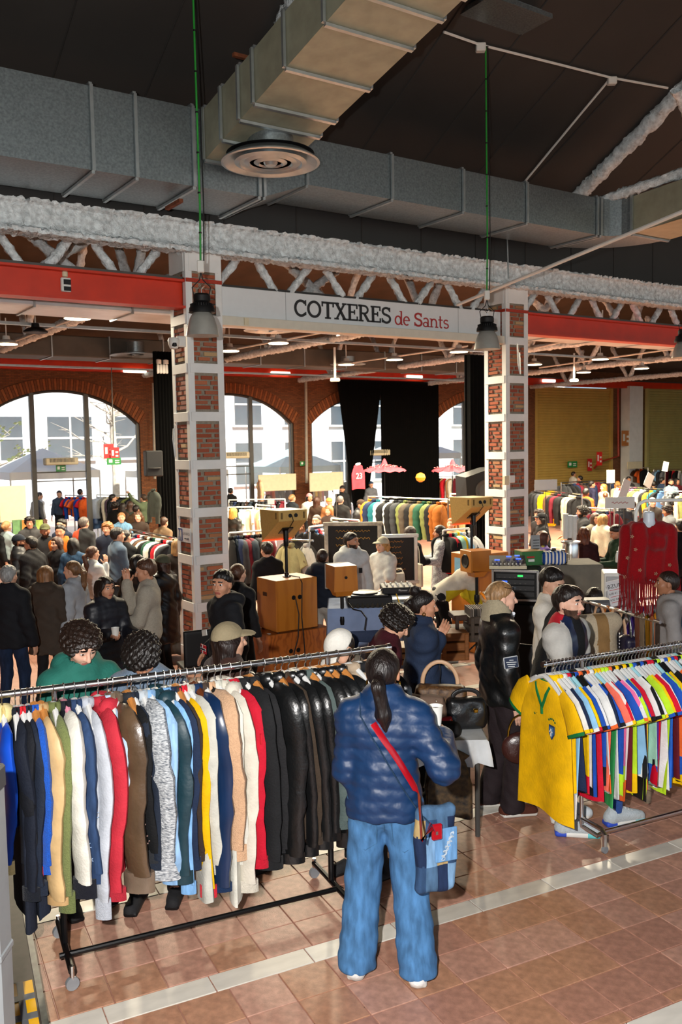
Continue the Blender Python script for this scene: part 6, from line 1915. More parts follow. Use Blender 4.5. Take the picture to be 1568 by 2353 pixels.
for i in range(5):
    for j in range(4): MB().lathe([(.012, .08), (.012, .10), (0, .10)], (-.14 + i * .07, -.12 + j * .085, 0), 8).build('knob', M_CHROME if (i + j) % 3 == 0 else M_PVC, o)
sans('Pioneer', (.05, -.191, .045), (1, 0, 0), (0, 0, 1), .035, M_PVC, o, 'maker_name')
one('yellow_lead', MB().tube([at(911, 1365, 10.5), at(918, 1385, 10.4), at(925, 1398, 10.35), at(930, 1412, 10.3)], .008, 6), mat('lead_yellow', 'd8a800', var=0), 'yellow lead hanging from the dj mixer', 'cable')
one('black_lead', MB().tube([at(800, 1385, 10.5), at(812, 1400, 10.4), at(830, 1404, 10.35), at(842, 1420, 10.3), at(838, 1448, 10.28)], .008, 6), M_BLACKP, 'black lead falling over the blue tablecloth', 'cable')
for k, (px, py, D, w_, h_, col, lab) in enumerate(((935, 1500, 8.6, .62, .16, 'a8814e', 'pale timber bench behind the maroon sweater'), (1040, 1480, 9.6, .30, .28, '8a5526', 'orange record crate on the floor by the bent person'),
                                             (1058, 1430, 9.8, .20, .20, '3b2417', 'dark wooden record box on the crate'), (1095, 1440, 9.7, .22, .26, '45382c', 'box of records beside the wooden record box'))):
    c = at(px, py, D)
    o = thing('storage_crate', lab, 'crate', (c[0], c[1], c[2] - h_/2), .1)
    mm = mat('crate_%d' % k, col, rough=.55, var=.25, nscale=6, stretch=(1, 1, 6))
    for z in np.linspace(h_ * .12, h_ * .88, 3 if k != 2 else 2): MB().box((0, 0, z), (w_, .3, h_ / 3.3), bev=.006).build('plank', mm, o, 0)
    for x in (-1, 1): MB().box((x * (w_/2 - .03), -.155, h_/2), (.04, .02, h_), bev=.004).build('batten', mm, o, 0)
    if k == 3:
        for i in range(8): MB().box((-w_/2 + .02 + i * .025, 0, h_ + .02), (.012, .28, .14)).build('record_sleeve', mat(('rec_a', 'rec_b', 'rec_c')[i % 3], ('5b5048', '8a7f74', '2c2623')[i % 3]), o, 0)
c = at(1180, 1375, 10.4); zf_ = floorz(c[1])
o = thing('amplifier_rack', 'black flight case amplifier rack with lit displays', 'amplifier', (c[0], c[1], c[2]), -.32)
MB().box((.02, .28, .15), (.50, .5, .34), bev=.015).build('flight_case', M_BLACKP, o, 0)
fr = MB()
for z in (-.02, .32): fr.box((.02, .025, z), (.52, .03, .025))
for x in (-.24, .28): fr.box((x, .025, .15), (.025, .03, .36))
fr.build('case_edging', M_CHROME, o, 0)
for k, z in enumerate((.03, .10, .17, .24)):
    u = MB().box((.02, .02, z + .02), (.45, .02, .062), bev=.004).build('rack_unit', mat('rack_black', '141518', rough=.4), o, 0)
    g = [('disp_red', 'ff3020', -.12), ('disp_dark', '202428', .0), ('disp_blue', '3060ff', -.10), ('disp_green', '30ff60', .08)][k]
    MB().box((g[2], .006, z + .025), (.06, .006, .02)).build('display', mat(g[0], '101010', var=0, emit=g[1], estr=1.6), u, 0)
    for i in range(6): MB().box((-.16 + i * .06, .006, z + .005), (.018, .006, .010)).build('button', M_STEEL, u, 0)
MB().box((.02, .28, -.32), (.50, .5, .50), bev=.015).build('lower_case', M_BLACKP, o, 0)
o = thing('mixing_desk', 'small black mixing desk with blue screens on the amplifier rack', 'mixer', (c[0] - .03, c[1] + .2, c[2] + .335), -.15)
MB().hexa([(-.21, -.18, 0), (.21, -.18, 0), (.21, .20, 0), (-.21, .20, 0), (-.21, -.18, .04), (.21, -.18, .04), (.21, .20, .12), (-.21, .20, .12)]).build('desk_body', M_BLACKP, o, 0)
MB().box((0, -.185, .025), (.43, .012, .03)).build('front_trim', M_CREAM, o, 0)
for k, (x, y) in enumerate(((.02, .10), (.12, .13), (-.12, -.02), (.13, .02))): MB().box((x, y, .06 + (y + .18) * .21), (.06, .035, .012)).build('display', mat('disp_blue'), o, 0)
for i in range(8):
    for j in range(3): MB().lathe([(.008, 0), (.008, .018), (0, .018)], (-.17 + i * .045, -.12 + j * .05, .05 + j * .01), 6).build('knob', M_PVC if j == 0 else M_STEEL, o)
M_WORN = mat('worn_white_wood', 'a8a396', rough=.8, var=.3, nscale=14)
M_CHALK = mat('blackboard', '17181a', rough=.8, var=.3, nscale=4)
for k, (px, py, D, w_, h_, lab) in enumerate(((812, 1272, 14.2, .85, .95, 'white framed chalkboard menu behind the man in the white hoodie'), (905, 1285, 14.4, .72, .75, 'dark chalkboard beside the woman with the tote bag'))):
    c = at(px, py, D)
    o = thing('chalkboard', lab, 'chalkboard', c, -.12 + .2 * k)
    MB().box((0, .01, 0), (w_, .02, h_)).build('slate', M_CHALK, o, 0)
    for (x, z, a, b) in ((0, h_/2, w_ + .1, .06), (0, -h_/2, w_ + .1, .06), (w_/2, 0, .06, h_), (-w_/2, 0, .06, h_)): MB().box((x, 0, z), (a, .05, b), bev=.006).build('frame_bar', M_WORN if k == 0 else M_GALVD, o, 0)
    for r_ in range(7):
        y_ = h_ * (.38 - .12 * r_)
        pts = [(-w_ * .32 + w_ * .64 * i / 26, -.002, y_ + .016 * sin(i * 2.3 + r_) * (1 + .5 * sin(i))) for i in range(27)]
        MB().tube(pts[:random.randint(14, 27)], .004, 4).build('chalk_line', mat('chalk_gold', 'b98f3c', var=.1) if k == 0 else mat('chalk_orange', 'b9803c', var=.1), o, 0)
    MB().box((0, .15, -h_ * .5 - .35), (w_, .3, .7)).build('stand_box', M_WORN, o, 0)
c = at(760, 1312, 13.6)
o = table('jewellery_table', 'table of small jewellery trays before the chalkboards', at(830, 1320, 13.4)[0], at(930, 1320, 13.4)[0], c[1] - .1, c[1] + .6, at(880, 1322, 13.4)[2], mat('pale_cloth', 'a9a59c', rough=.9), drop=.6)
for i in range(14):
    p = at(842 + i * 6, 1316 + (i * 7) % 12, 13.4 + .03 * (i % 3))
    one('jewellery_tray', MB().box((0, 0, .012), (.09, .07, .02), bev=.004).tube([(-.02, 0, .028), (.0, .015, .03), (.02, 0, .028)], .005, 5, 1), [M_BLACKP, mat('gold_bits', 'b58a3a', rough=.3, metal=.8)], 'small dark jewellery tray with gilt pieces on the table before the chalkboards', 'tray', 'jewellery trays', loc=(p[0], c[1] + .05 + .06 * (i % 4), at(880, 1322, 13.4)[2] + .012))

TB0, TB1 = at(915, 1665, 6.15), at(1108, 1652, 6.35)
bt = table('handbag_table', 'folding table under a pale marbled cloth piled with handbags', TB0[0], TB1[0], TB0[1] - .02, TB0[1] + .55, .70, mat('marbled_cloth', 'b9bdbf', rough=.7, var=.16, nscale=7), drop=.17)
TT = .712
M_GOLD = mat('gold_metal', 'c9a13c', rough=.25, metal=1.0, var=.03)
def bag(label, loc, w_, d_, h_, m, rz=0, handle=None, hm=None, flap=None, soft=.35, extra=None):
    o = thing('handbag', label, 'handbag', loc, rz)
    V, F = snet(lambda P: bxs(P, (0, 0, h_/2), (w_/2 * 1.0, d_/2, h_/2), min(d_, w_, h_) * soft) - .006 * np.sin(P[..., 0] * 40) * np.sin(P[..., 2] * 33) + np.clip(P[..., 2] - h_ * .5, 0, 1) * .16 * np.sign(np.abs(P[..., 1])) , (-w_/2 - .04, -d_/2 - .04, -.03), (w_/2 + .04, d_/2 + .04, h_ + .05), .011)
    MB().arr(V, F).build('bag_body', m, o, 180)
    if handle:
        MB().tube([(w_ * .32 * cos(t), 0, h_ - .01 + handle * sin(t)) for t in np.linspace(0, pi, 16)], .011, 8, flat=1.4).build('handle', hm or m, o)
    if flap:
        MB().box((0, -d_/2 - .006, h_ * .66), (w_ * .9, .014, h_ * .55), bev=.01).build('flap', flap, o, 0)
    if extra: extra(o)
    return o
M_MONO = mat('monogram_canvas', '3b2415', rough=.55, var=.5, nscale=55, col2='6b4a24')
M_TAUPE = mat('taupe_suede', '6b5648', rough=.9, var=.12)
def tagx(o):
    MB().box((.12, -.12, .05), (.05, .006, .07), bev=.003).build('luggage_tag', mat('tan_leather', 'b9825c', rough=.5), o, 0)
bag('brown monogram tote with pale leather handle standing on the bag table', (at(1012, 1600, 6.5)[0], TB0[1] + .36, TT), .40, .16, .30, M_MONO, -.15, .16, mat('pale_leather', 'c09a78', rough=.5), extra=tagx)
def chn(o):
    for i in range(12): MB().tube([(.09 + .004 * cos(t), -.085, .24 - i * .015 + .008 * sin(t)) for t in np.linspace(0, 6.28, 7)], .002, 4).build('chain_link', M_CHROME, o)
    MB().box((.09, -.09, .05), (.025, .003, .04)).build('price_tag', M_PVC, o, 0)
bag('taupe suede shoulder bag with chain on the bag table', (at(978, 1625, 6.35)[0], TB0[1] + .20, TT), .30, .12, .27, M_TAUPE, -.25, None, flap=M_TAUPE, extra=chn)
bag('black leather bag with gold clasp on the bag table', (at(1070, 1640, 6.4)[0], TB0[1] + .22, TT), .30, .14, .24, cloth('111214', 'leather'), .1, .05, extra=lambda o: MB().box((.05, -.085, .15), (.035, .02, .03), bev=.006).build('clasp', M_GOLD, o))
bag('small red quilted purse between the black bags', (at(1010, 1650, 6.25)[0], TB0[1] + .12, TT), .20, .08, .13, cloth('9c0f1c', 'leather'), -.1)
bag('black soft clutch bag at the front of the bag table', (at(1000, 1660, 6.15)[0], TB0[1] + .06, TT), .36, .12, .11, cloth('0d0d0e', 'cloth'), -.2)
bag('bronze sequinned bag behind the ponytail', (at(948, 1620, 6.3)[0], TB0[1] + .22, TT), .18, .12, .24, mat('bronze_sequins', '4d3a16', rough=.35, metal=.6, var=.4, nscale=60), .2)
c = at(1040, 1800, 6.1)
one('patterned_cloth', garment(L=.55, w=.16, th=.05, sl=0, shw=.12, seed=5, collar=0), mat('animal_print', '4d3a20', rough=.8, nscale=26, col2='0f0b08'), 'animal print cloth hanging below the bag table', 'cloth', loc=(at(1035, 1690, 6.0)[0], TB0[1] - .06, .74))

for k, (px, py, D, lab) in enumerate(((455, 1475, 10.0, 'black chair with chrome legs beside the first pillar'), (1195, 1470, 8.8, 'black chair behind the woman in the leather jacket'))):
    c = at(px, py, D); f = floorz(c[1])
    o = thing('plastic_chair', lab, 'chair', (c[0], c[1], f), (.4, -.5)[k])
    V, F = snet(lambda P: np.maximum(ell(P, (0, .30, .68), (.24, .42, .26)), -ell(P, (0, .26, .70), (.23, .40, .30))), (-.3, -.2, .35), (.3, .1, 1.0), .02)
    V, F = snet(lambda P: bxs(P, (0, -.20 + 0, .68), (.22, .018, .22), .03) , (-.3, -.3, .4), (.3, -.1, .95), .02)
    MB().arr(V, F).build('backrest', M_BLACKP, o, 180)
    V, F = snet(lambda P: bxs(P, (0, .02, .45), (.22, .21, .022), .03), (-.3, -.3, .38), (.3, .3, .52), .02)
    MB().arr(V, F).build('seat', M_BLACKP, o, 180)
    for sx in (-1, 1):
        for sy in (-1, 1): MB().tube([(sx * .19, sy * .17, .44), (sx * .22, sy * .21, 0)], .011, 8).build('leg', M_CHROME, o)
c = at(232, 1500, 9.6)
o = thing('camp_chair', 'dark teal folding camp chair behind the green hoodie', 'chair', (c[0], c[1], floorz(c[1])), .3)
MB().box((0, .16, .62), (.44, .03, .42), rot=Matrix.Rotation(-.2, 3, 'X'), bev=.01).build('backrest', cloth('12303a'), o)
MB().box((0, -.06, .40), (.44, .40, .03), bev=.01).build('seat', cloth('1b4a63'), o)
for sx in (-1, 1):
    for sy in (-1, 1): MB().tube([(sx * .22, sy * .2, 0), (sx * .18, -sy * .15, .40)], .011, 8).build('leg', M_STEEL, o)

BR0, BR1 = onz(1325, 1377, 1.32), onz(1518, 1430, 1.32)
bd, bL, brz = rail_frame(BR0, BR1)
o = thing('clothes_rack', 'chrome rail of handbags and belts behind the bearded man', 'clothes rack', (0, 0, 0))
MB().cyl(BR0, BR1, .014, 12).build('rail', M_CHROME, o)
for q in (BR0 + bd * .06, BR1 - bd * .08): MB().cyl((q[0], q[1], floorz(q[1])), (q[0], q[1], 1.32), .013, 10).build('post', M_CHROME, o)
def hbag(px, w_, h_, m, label, drop, hm):
    q = railpos(BR0, BR1, px)
    o = thing('handbag', label, 'handbag', q - np.array((0, 0, drop + h_)), brz + pi/2 + random.uniform(-.2, .2), 'bags on the chrome rail')
    V, F = snet(lambda P: bxs(P, (0, 0, h_/2), (w_/2, .06, h_/2), .05) - .005 * np.sin(P[..., 0] * 40), (-w_/2 - .03, -.1, -.03), (w_/2 + .03, .1, h_ + .03), .012)
    MB().arr(V, F).build('bag_body', m, o, 180)
    MB().tube([(w_ * .33 * cos(t), 0, h_ - .02 + (drop + .03) * sin(t)) for t in np.linspace(0, pi, 14)], .010, 8, flat=1.3).build('handle', hm, o)
    return o
tanl = mat('pale_leather'); blk = cloth('111214', 'leather')
hbag(1352, .26, .22, blk, 'black leather bag hanging on the chrome rail beside the seated man', .14, blk)
hbag(1378, .28, .24, cloth('14202e', 'leather'), 'dark navy bag with beige handles on the chrome rail', .16, tanl)
hbag(1398, .30, .22, cloth('8a4a1c', 'leather'), 'orange brown bag with round handle on the chrome rail', .17, mat('tan_handle', 'a5632c', rough=.4))
hg = hbag(1418, .30, .30, cloth('24463c', 'puffer'), 'dark green backpack with lime front and chain handle', .20, tanl)
MB().box((0, -.065, .12), (.24, .03, .14), bev=.02).build('lime_pocket', cloth('8fa82a', 'puffer'), hg)
for s in (-1, 1):
    for i in range(9): MB().tube([(s * .09 + .012 * cos(t), -.075, .32 - i * .028 + .018 * sin(t)) for t in np.linspace(0, 6.28, 8)], .004, 5).build('chain_link', M_CHROME, hg)
hbag(1440, .24, .24, cloth('1d1a30', 'leather'), 'dark purple bag on the chrome rail beside the belts', .18, blk)
for k, (px, L, col, lab) in enumerate(((1462, .50, '5a2f20', 'brown leather belt'), (1473, .56, '6b5a48', 'taupe suede belt'), (1486, .50, 'c9a13c', 'gilt chain belt'), (1497, .40, '8a4d2a', 'tan belt with a square buckle'))):
    q = railpos(BR0, BR1, px)
    mb = MB().tube([(0, 0, 0), (0, .015, -L * .5), (0, 0, -L)], .018, 6, flat=.25).tube([(0, .03, 0), (0, .03, -L * .8)], .018, 6, flat=.25).tube([(0, 0, 0), (0, .015, .02), (0, .03, 0)], .016, 6)
    mb.tube([(.02 * sx, .0, -L + sy * .02) for sx, sy in ((-1, -1), (1, -1), (1, 1), (-1, 1), (-1, -1))], .004, 5, 1)
    one('belt', mb, [cloth(col, 'leather') if k != 2 else M_GOLD, M_CHROME], lab + ' hanging on the chrome bag rail', 'belt', 'belts on the chrome rail', loc=q, rotz=brz)
WF0 = at(1462, 1152, 8.4)
o = thing('clothes_rack', 'white tubular display frame holding the red shawl', 'clothes rack', (0, 0, 0))
fz = floorz(WF0[1])
wd = np.array((.93, .36, 0)); wd /= np.linalg.norm(wd)
e = WF0 + wd * 1.3
MB().tube([(WF0[0], WF0[1], fz), (WF0[0], WF0[1], WF0[2] - .10), (WF0[0] + wd[0] * .03, WF0[1] + wd[1] * .03, WF0[2] - .03), (WF0[0] + wd[0] * .10, WF0[1] + wd[1] * .10, WF0[2]), (e[0], e[1], WF0[2] - .02)], .017, 12).build('frame_tube', M_PVC, o)
MB().tube([(WF0[0], WF0[1], 1.23), (WF0[0] + wd[0] * 1.2, WF0[1] + wd[1] * 1.2, 1.23)], .013, 10).build('hanging_rail', M_PVC, o)
WR0, WR1 = np.array((WF0[0], WF0[1], 1.23)), np.array((WF0[0] + wd[0] * 1.2, WF0[1] + wd[1] * 1.2, 1.23))
c = at(1492, 1170, 8.35)
mq = thing('mannequin_bust', 'white hanging mannequin bust wearing the red shawl', 'mannequin', (c[0], c[1], c[2] - .80), -.25)
def fm(P):
    return smins([cap(P, (-.05, 0, .20), (-.045, 0, .50), .11, .10, sq=(1, 1.3, 1)), cap(P, (.05, 0, .20), (.045, 0, .50), .11, .10, sq=(1, 1.3, 1)), cap(P, (-.13, 0, .60), (.13, 0, .60), .07), ell(P, (-.07, -.09, .50), (.065, .06, .065)), ell(P, (.07, -.09, .50), (.065, .06, .065)),
                  np.maximum(cap(P, (0, 0, .6), (0, 0, .80), .055, .05), P[..., 2] - .78)], .045)
V, F = snet(lambda P: np.maximum(fm(P), .04 - P[..., 2]), (-.3, -.25, 0), (.3, .2, .85), .013)
MB().arr(V, F).build('bust_shell', mat('mannequin_white', 'c4cdd6', rough=.4, var=.02), mq, 180)
MB().tube([(0, 0, .77), (0, 0, .83), (.015, 0, .85), (0, 0, .87)], .006, 6).build('hook', M_CHROME, mq)
sh = thing('fringed_shawl', 'deep red fringed shawl with pale embroidered flowers', 'shawl', (c[0], c[1], c[2] - .80), -.25)
M_SHAWL = cloth('86060f', 'knit')
def fsw(P):
    d = fm(P) - .016
    d = smin(d, cap(P, (-.20, .0, .58), (-.20, -.02, .12), .07, .085, sq=(1, 1.4, 1)), .05)
    d = smin(d, cap(P, (.20, .0, .58), (.19, -.02, .0), .06, .075, sq=(1, 1.4, 1)), .05)
    d = smin(d, cap(P, (-.10, -.10, .62), (-.12, -.13, .10), .07, .09, sq=(1, 1.5, 1)), .04)
    d = d - .006 * np.sin(P[..., 0] * 70 + np.sin(P[..., 2] * 9) * 1.5)
    x, z = P[..., 0], P[..., 2]
    d = np.maximum(d, (.16 + .35 * np.abs(x - .0) * (x < 0) - .9 * np.maximum(x, 0) * 0 + .45 * np.maximum(.12 - x, 0) * (x > 0)) - .06 - z)
    d = np.maximum(d, -cap(P, (0, -.03, .67), (0, -.02, .95), .055, .075))
    return d
V, F = snet(fsw, (-.34, -.30, -.1), (.34, .2, .72), .012)
MB().arr(V, F).build('shawl_cloth', M_SHAWL, sh, 180)
fr = MB()
for i in range(90):
    x = -.27 + .54 * i / 89
    y = -.10 - .09 * math.sqrt(max(0, 1 - (x / .30) ** 2)) + random.uniform(-.01, .01)
    z0 = .10 + .2 * max(0, -x) + random.uniform(-.02, .03); L = random.uniform(.22, .34)
    fr.tube([(x, y, z0 + .05), (x + random.uniform(-.008, .008), y - .005, z0 - L * .5), (x + random.uniform(-.015, .015), y, z0 - L)], .0035, 4)
fr.build('fringe', M_SHAWL, sh, 60, 'stuff')
fl_ = cloth('9c7860')
for k, (x, z) in enumerate(((-.16, .56), (-.13, .44), (-.20, .36), (.17, .30), (-.09, .25), (.20, .18), (.12, .14), (-.22, .18), (.05, .22))):
    mb = MB()
    y = -.155 - .04 * (1 - abs(x) / .3)
    for j in range(5):
        t = j * 1.2566
        mb.add([(x, y, z), (x + .014 * cos(t - .4), y - .004, z + .014 * sin(t - .4)), (x + .019 * cos(t), y - .004, z + .019 * sin(t)), (x + .014 * cos(t + .4), y - .004, z + .014 * sin(t + .4))], [(0, 1, 2, 3)])
    mb.build('embroidered_flower', fl_, sh, 0)
for i in range(13):
    q = WR0 + (WR1 - WR0) * (.06 + .075 * i)
    h = put('clothes_hanger', hanger_mesh('plastic'), None, None, q, brz + .5 + random.uniform(-.1, .1), [M_HW, M_CHROME])
    setup(h, 'white plastic hanger on the rail below the red shawl', 'hanger', 'white hangers below the red shawl')
    cc = ('4b2c86', 'dcdcda', '7c8084', 'd08a1e', 'e8662a', '131416', '131416', '5f8aa8', '131416', '1b2744', 'b9bcc0', '131416', '86b5dd')[i]
    mb = garment(L=.72, w=.24, th=.02, short=i % 2 == 0, sl=.55, seed=400 + i, fold=.02, N=24, rows=8, tiltb=.03)
    hang(mb, [cloth(cc), cloth(cc), cloth(cc), cloth(cc)], q + np.array((0, 0, -.02)), brz + .5 + random.uniform(-.12, .12), 'hanging_garment', '%s top on the rail below the red shawl' % cname(cc), 'tops below the red shawl')
c = at(1419, 1362, 8.6)
o = thing('price_card', 'white handwritten BZUM payment card with red lines', 'sign', c, -.05)
MB().box((0, 0, 0), (.175, .006, .25)).build('card', mat('card_white', 'c9cccf', rough=.6, var=.03), o, 0).rotation_euler = (0, -.22, 0)
ink = mat('ink_black', '16161a', var=0); inr = mat('ink_red', 'b02018', var=0)
X_, Y_ = np.array((cos(.22), 0, sin(.22))), np.array((-sin(.22), 0, cos(.22)))
sans('BZUM!', -.004 * np.array((0, 1, 0)) + Y_ * .07, X_, Y_, .055, ink, o, 'lettering')
for k, tx in enumerate(('638 41 30 74', '635 04 43 07')): sans(tx, -.004 * np.array((0, 1, 0)) + Y_ * (.0 - .06 * k), X_, Y_, .030, ink, o, 'lettering')
for z in (.035, -.03, -.085): MB().box(tuple(-.004 * np.array((0, 1, 0)) + Y_ * z), (.14, .002, .004), rot=Matrix.Rotation(-.22, 3, 'Y')).build('red_line', inr, o, 0)
q0, q1 = at(1228, 1298, 10.9), at(1345, 1310, 11.2)
cz_ = q0[2]
table('coffee_counter', 'coffee stall counter crowded with brewing gear', q0[0], q1[0] + .1, q0[1] - .1, q0[1] + .5, cz_ - .0, mat('counter_cloth', '6b665c', rough=.9), drop=.5)
o = thing('carton', 'green printed carton on the coffee counter', 'box', (at(1222, 1318, 10.75)[0], q0[1] - .0, cz_ + .01), .25)
MB().box((0, 0, .085), (.28, .22, .17), bev=.004).build('carton_body', mat('carton_green', '2c6b34', rough=.6, var=.08), o, 0)
MB().box((0, 0, .172), (.28, .22, .006)).build('carton_flap', mat('cardboard', 'a98658', rough=.8), o, 0)
MB().box((-.03, -.112, .10), (.10, .003, .02)).build('print', inr, o, 0)
MB().box((-.02, -.112, .06), (.08, .003, .03)).build('print', M_PVC, o, 0)
o = thing('striped_bag', 'blue and white striped fabric bag on the coffee counter', 'bag', (at(1278, 1318, 10.75)[0], q0[1] + .0, cz_ + .01), .1)
V, F = snet(lambda P: bxs(P, (0, 0, .08), (.15, .11, .08), .04) - .006 * np.sin(P[..., 0] * 30), (-.2, -.16, -.03), (.2, .16, .2), .011)
C = V[F].mean(1)
MB().arr(V, F, (np.floor(C[:, 0] / .022).astype(int) % 2)).build('bag_body', [cloth('d5d3c8'), cloth('204a94')], o, 180)
o = thing('menu_stand', 'grey clip menu leaning on the pillar by the coffee counter', 'menu', at(1232, 1265, 11.0), .2)
MB().box((0, 0, 0), (.12, .01, .38), rot=Matrix.Rotation(-.15, 3, 'X')).build('menu_sheet', mat('menu_grey', '8f9192', rough=.6), o, 0)
for i in range(8): MB().box((0, -.012 - .005 * 0, .13 - i * .035), (.08, .003, .008), rot=Matrix.Rotation(-.15, 3, 'X')).build('text_line', ink, o, 0)
for k, (px, py, n) in enumerate(((1300, 1238, 16), (1310, 1236, 14), (1320, 1240, 15))):
    c = at(px, py, 12.4)
    o = thing('cup_stack', 'tall stack of white paper cups beside the coffee urn', 'cups', c, 0, 'paper cup stacks')
    cm_ = MB().lathe([(.030, 0), (.040, .09), (.042, .092), (.040, .094)], seg=16)
    me = cm_.mesh('cup'); me.materials.append(M_PVC)
    for i in range(n): put('cup', me, o, None, (0, 0, i * .017))
o = thing('coffee_urn', 'tall steel coffee urn behind the cup stacks', 'urn', at(1312, 1296, 12.0) - np.array((0, 0, .12)))
MB().lathe([(.10, 0), (.11, .02), (.11, .36), (.10, .40), (.13, .41), (.13, .43), (.0, .44)], seg=24).build('urn_body', M_CHROME, o)
MB().tube([(0, -.11, .05), (0, -.17, .06), (0, -.17, .02)], .012, 8).build('tap', M_BLACKP, o)
for k, (px, py, r, h_, m, lab) in enumerate(((1272, 1292, .06, .16, mat('dark_glass', '1a100b', rough=.08, spec=.8), 'dark glass coffee jug'), (1294, 1294, .055, .15, mat('dark_glass'), 'steel lidded glass coffee server'), (1258, 1298, .05, .05, M_PVC, 'white ceramic bowl'), (1428, 1288, .035, .20, M_PVC, 'tall white pump bottle'), (1420, 1292, .022, .12, M_PVC, 'small white bottle'))):
    D = 10.9 if k < 3 else 9.6
    c = at(px, py, D)
    o = thing('coffee_jug' if k < 2 else 'bottle' if k > 2 else 'bowl', lab + (' on the coffee counter' if k < 3 else ' on the drawers by the red shawl'), 'jug' if k < 2 else 'bottle' if k > 2 else 'bowl', c)
    MB().lathe([(r, 0), (r * 1.05, h_ * .3), (r * .9, h_ * .7), (r * .55, h_ * .9), (r * .6, h_), (0, h_)], seg=20).build('vessel', m, o)
    if k < 2: MB().tube([(r * .9, 0, h_ * .8), (r * 1.7, 0, h_ * .7), (r * 1.6, 0, h_ * .25), (r, 0, h_ * .2)], .008, 6).build('handle', M_CHROME, o); MB().lathe([(r * .62, h_), (r * .5, h_ * 1.12), (0, h_ * 1.15)], seg=14).build('lid', M_CHROME, o)
    if k == 3: MB().tube([(0, 0, h_), (0, 0, h_ + .05), (.04, 0, h_ + .05)], .008, 6).build('pump', M_PVC, o)
c = at(1425, 1330, 9.7)
o = thing('drawer_unit', 'pale plastic drawer unit beside the red shawl', 'drawers', (c[0], c[1], floorz(c[1])), -.2)
hz = at(1425, 1312, 9.7)[2] - floorz(c[1])
MB().box((0, 0, hz / 2), (.36, .34, hz), bev=.01).build('carcass', M_PVC, o, 0)
for i in range(5):
    d_ = MB().box((0, -.175, hz - .1 - i * .16), (.32, .02, .13), bev=.006).build('drawer', mat('drawer_grey', 'a9acae', rough=.4), o, 0)
    MB().box((0, -.19, hz - .1 - i * .16), (.09, .015, .02), bev=.004).build('pull', M_STEEL, d_, 0)
c = at(1370, 1405, 9.0)
one('grey_box', MB().box((0, 0, .06), (.28, .2, .12), bev=.015).box((0, 0, .125), (.26, .18, .012), bev=.004), mat('box_grey', '55585c', rough=.6), 'dark grey box on the trestle behind the bag rail', 'box', loc=c)
c = at(1372, 1500, 7.4)
o = thing('mannequin_bust', 'beige coat on a dress form between the bearded man and the bags', 'mannequin', (c[0], c[1], 0), .3)
V, F = snet(lambda P: np.maximum(smins([cap(P, (-.06, 0, .80), (-.05, 0, 1.15), .14, .12, sq=(1, 1.2, 1)), cap(P, (.06, 0, .80), (.05, 0, 1.15), .14, .12, sq=(1, 1.2, 1)), cap(P, (-.15, 0, 1.24), (.15, 0, 1.24), .08)], .05), .72 - P[..., 2]), (-.35, -.3, .6), (.35, .3, 1.4), .018)
MB().arr(V, F, (np.abs(V[F].mean(1)[:, 0]) < .06).astype(int)).build('coat_form', [cloth('b5a58c', 'knit'), cloth('8a6a42')], o, 180)
MB().cyl((0, 0, 0), (0, 0, .75), .02, 8).build('stand_pole', M_BLACKM, o); MB().lathe([(.2, 0), (.2, .02), (.03, .04)], seg=18).build('stand_base', M_BLACKM, o)

PR_ = {}
def proto(k):
    if k not in PR_:
        sp = dict(a=dict(L=.70, sl=.56, sr=.055, th=.05), b=dict(L=.80, sl=.60, sr=.065, th=.06, quilt=.11), c=dict(L=.66, short=True, th=.03, fold=.02), d=dict(L=1.05, sl=.60, sr=.05, th=.05, flare=.03), e=dict(L=.9, sl=0, shw=.15, w=.18, th=.035, flare=.05))[k]
        me = garment(N=14, rows=6, seed=hash(k) % 50, **sp).mesh('hanging_garment', 60)
        for _ in range(4): me.materials.append(cloth('131416'))
        PR_[k] = me
    return PR_[k]
PAL = dict(mix='131416 33363a 1b2744 4a6a92 c4202e dcdcda 5a3f2d 69713f d2bd98 7c8084 5f1422 131416 86b5dd', dark='131416 1d1d20 33363a 1b2744 5f1422 3b2a22 131416 26303a', pastel='d9d3c2 b9bcc0 d2bd98 9fd3c0 e6b8a8 dcdcda 86b5dd c8a27e',
           vivid='c4202e 1d4fae f0c000 131416 dcdcda e8662a ea6fa0 2f8a4a 1b2744', warm='5a3f2d b98f62 c58a1e 131416 69713f d9d3c2 33363a c4202e', red='c4202e dcdcda b98f62 131416 d2bd98 9fd3c0 131416')
PAL = {k: v.split() for k, v in PAL.items()}
FARN = [0]
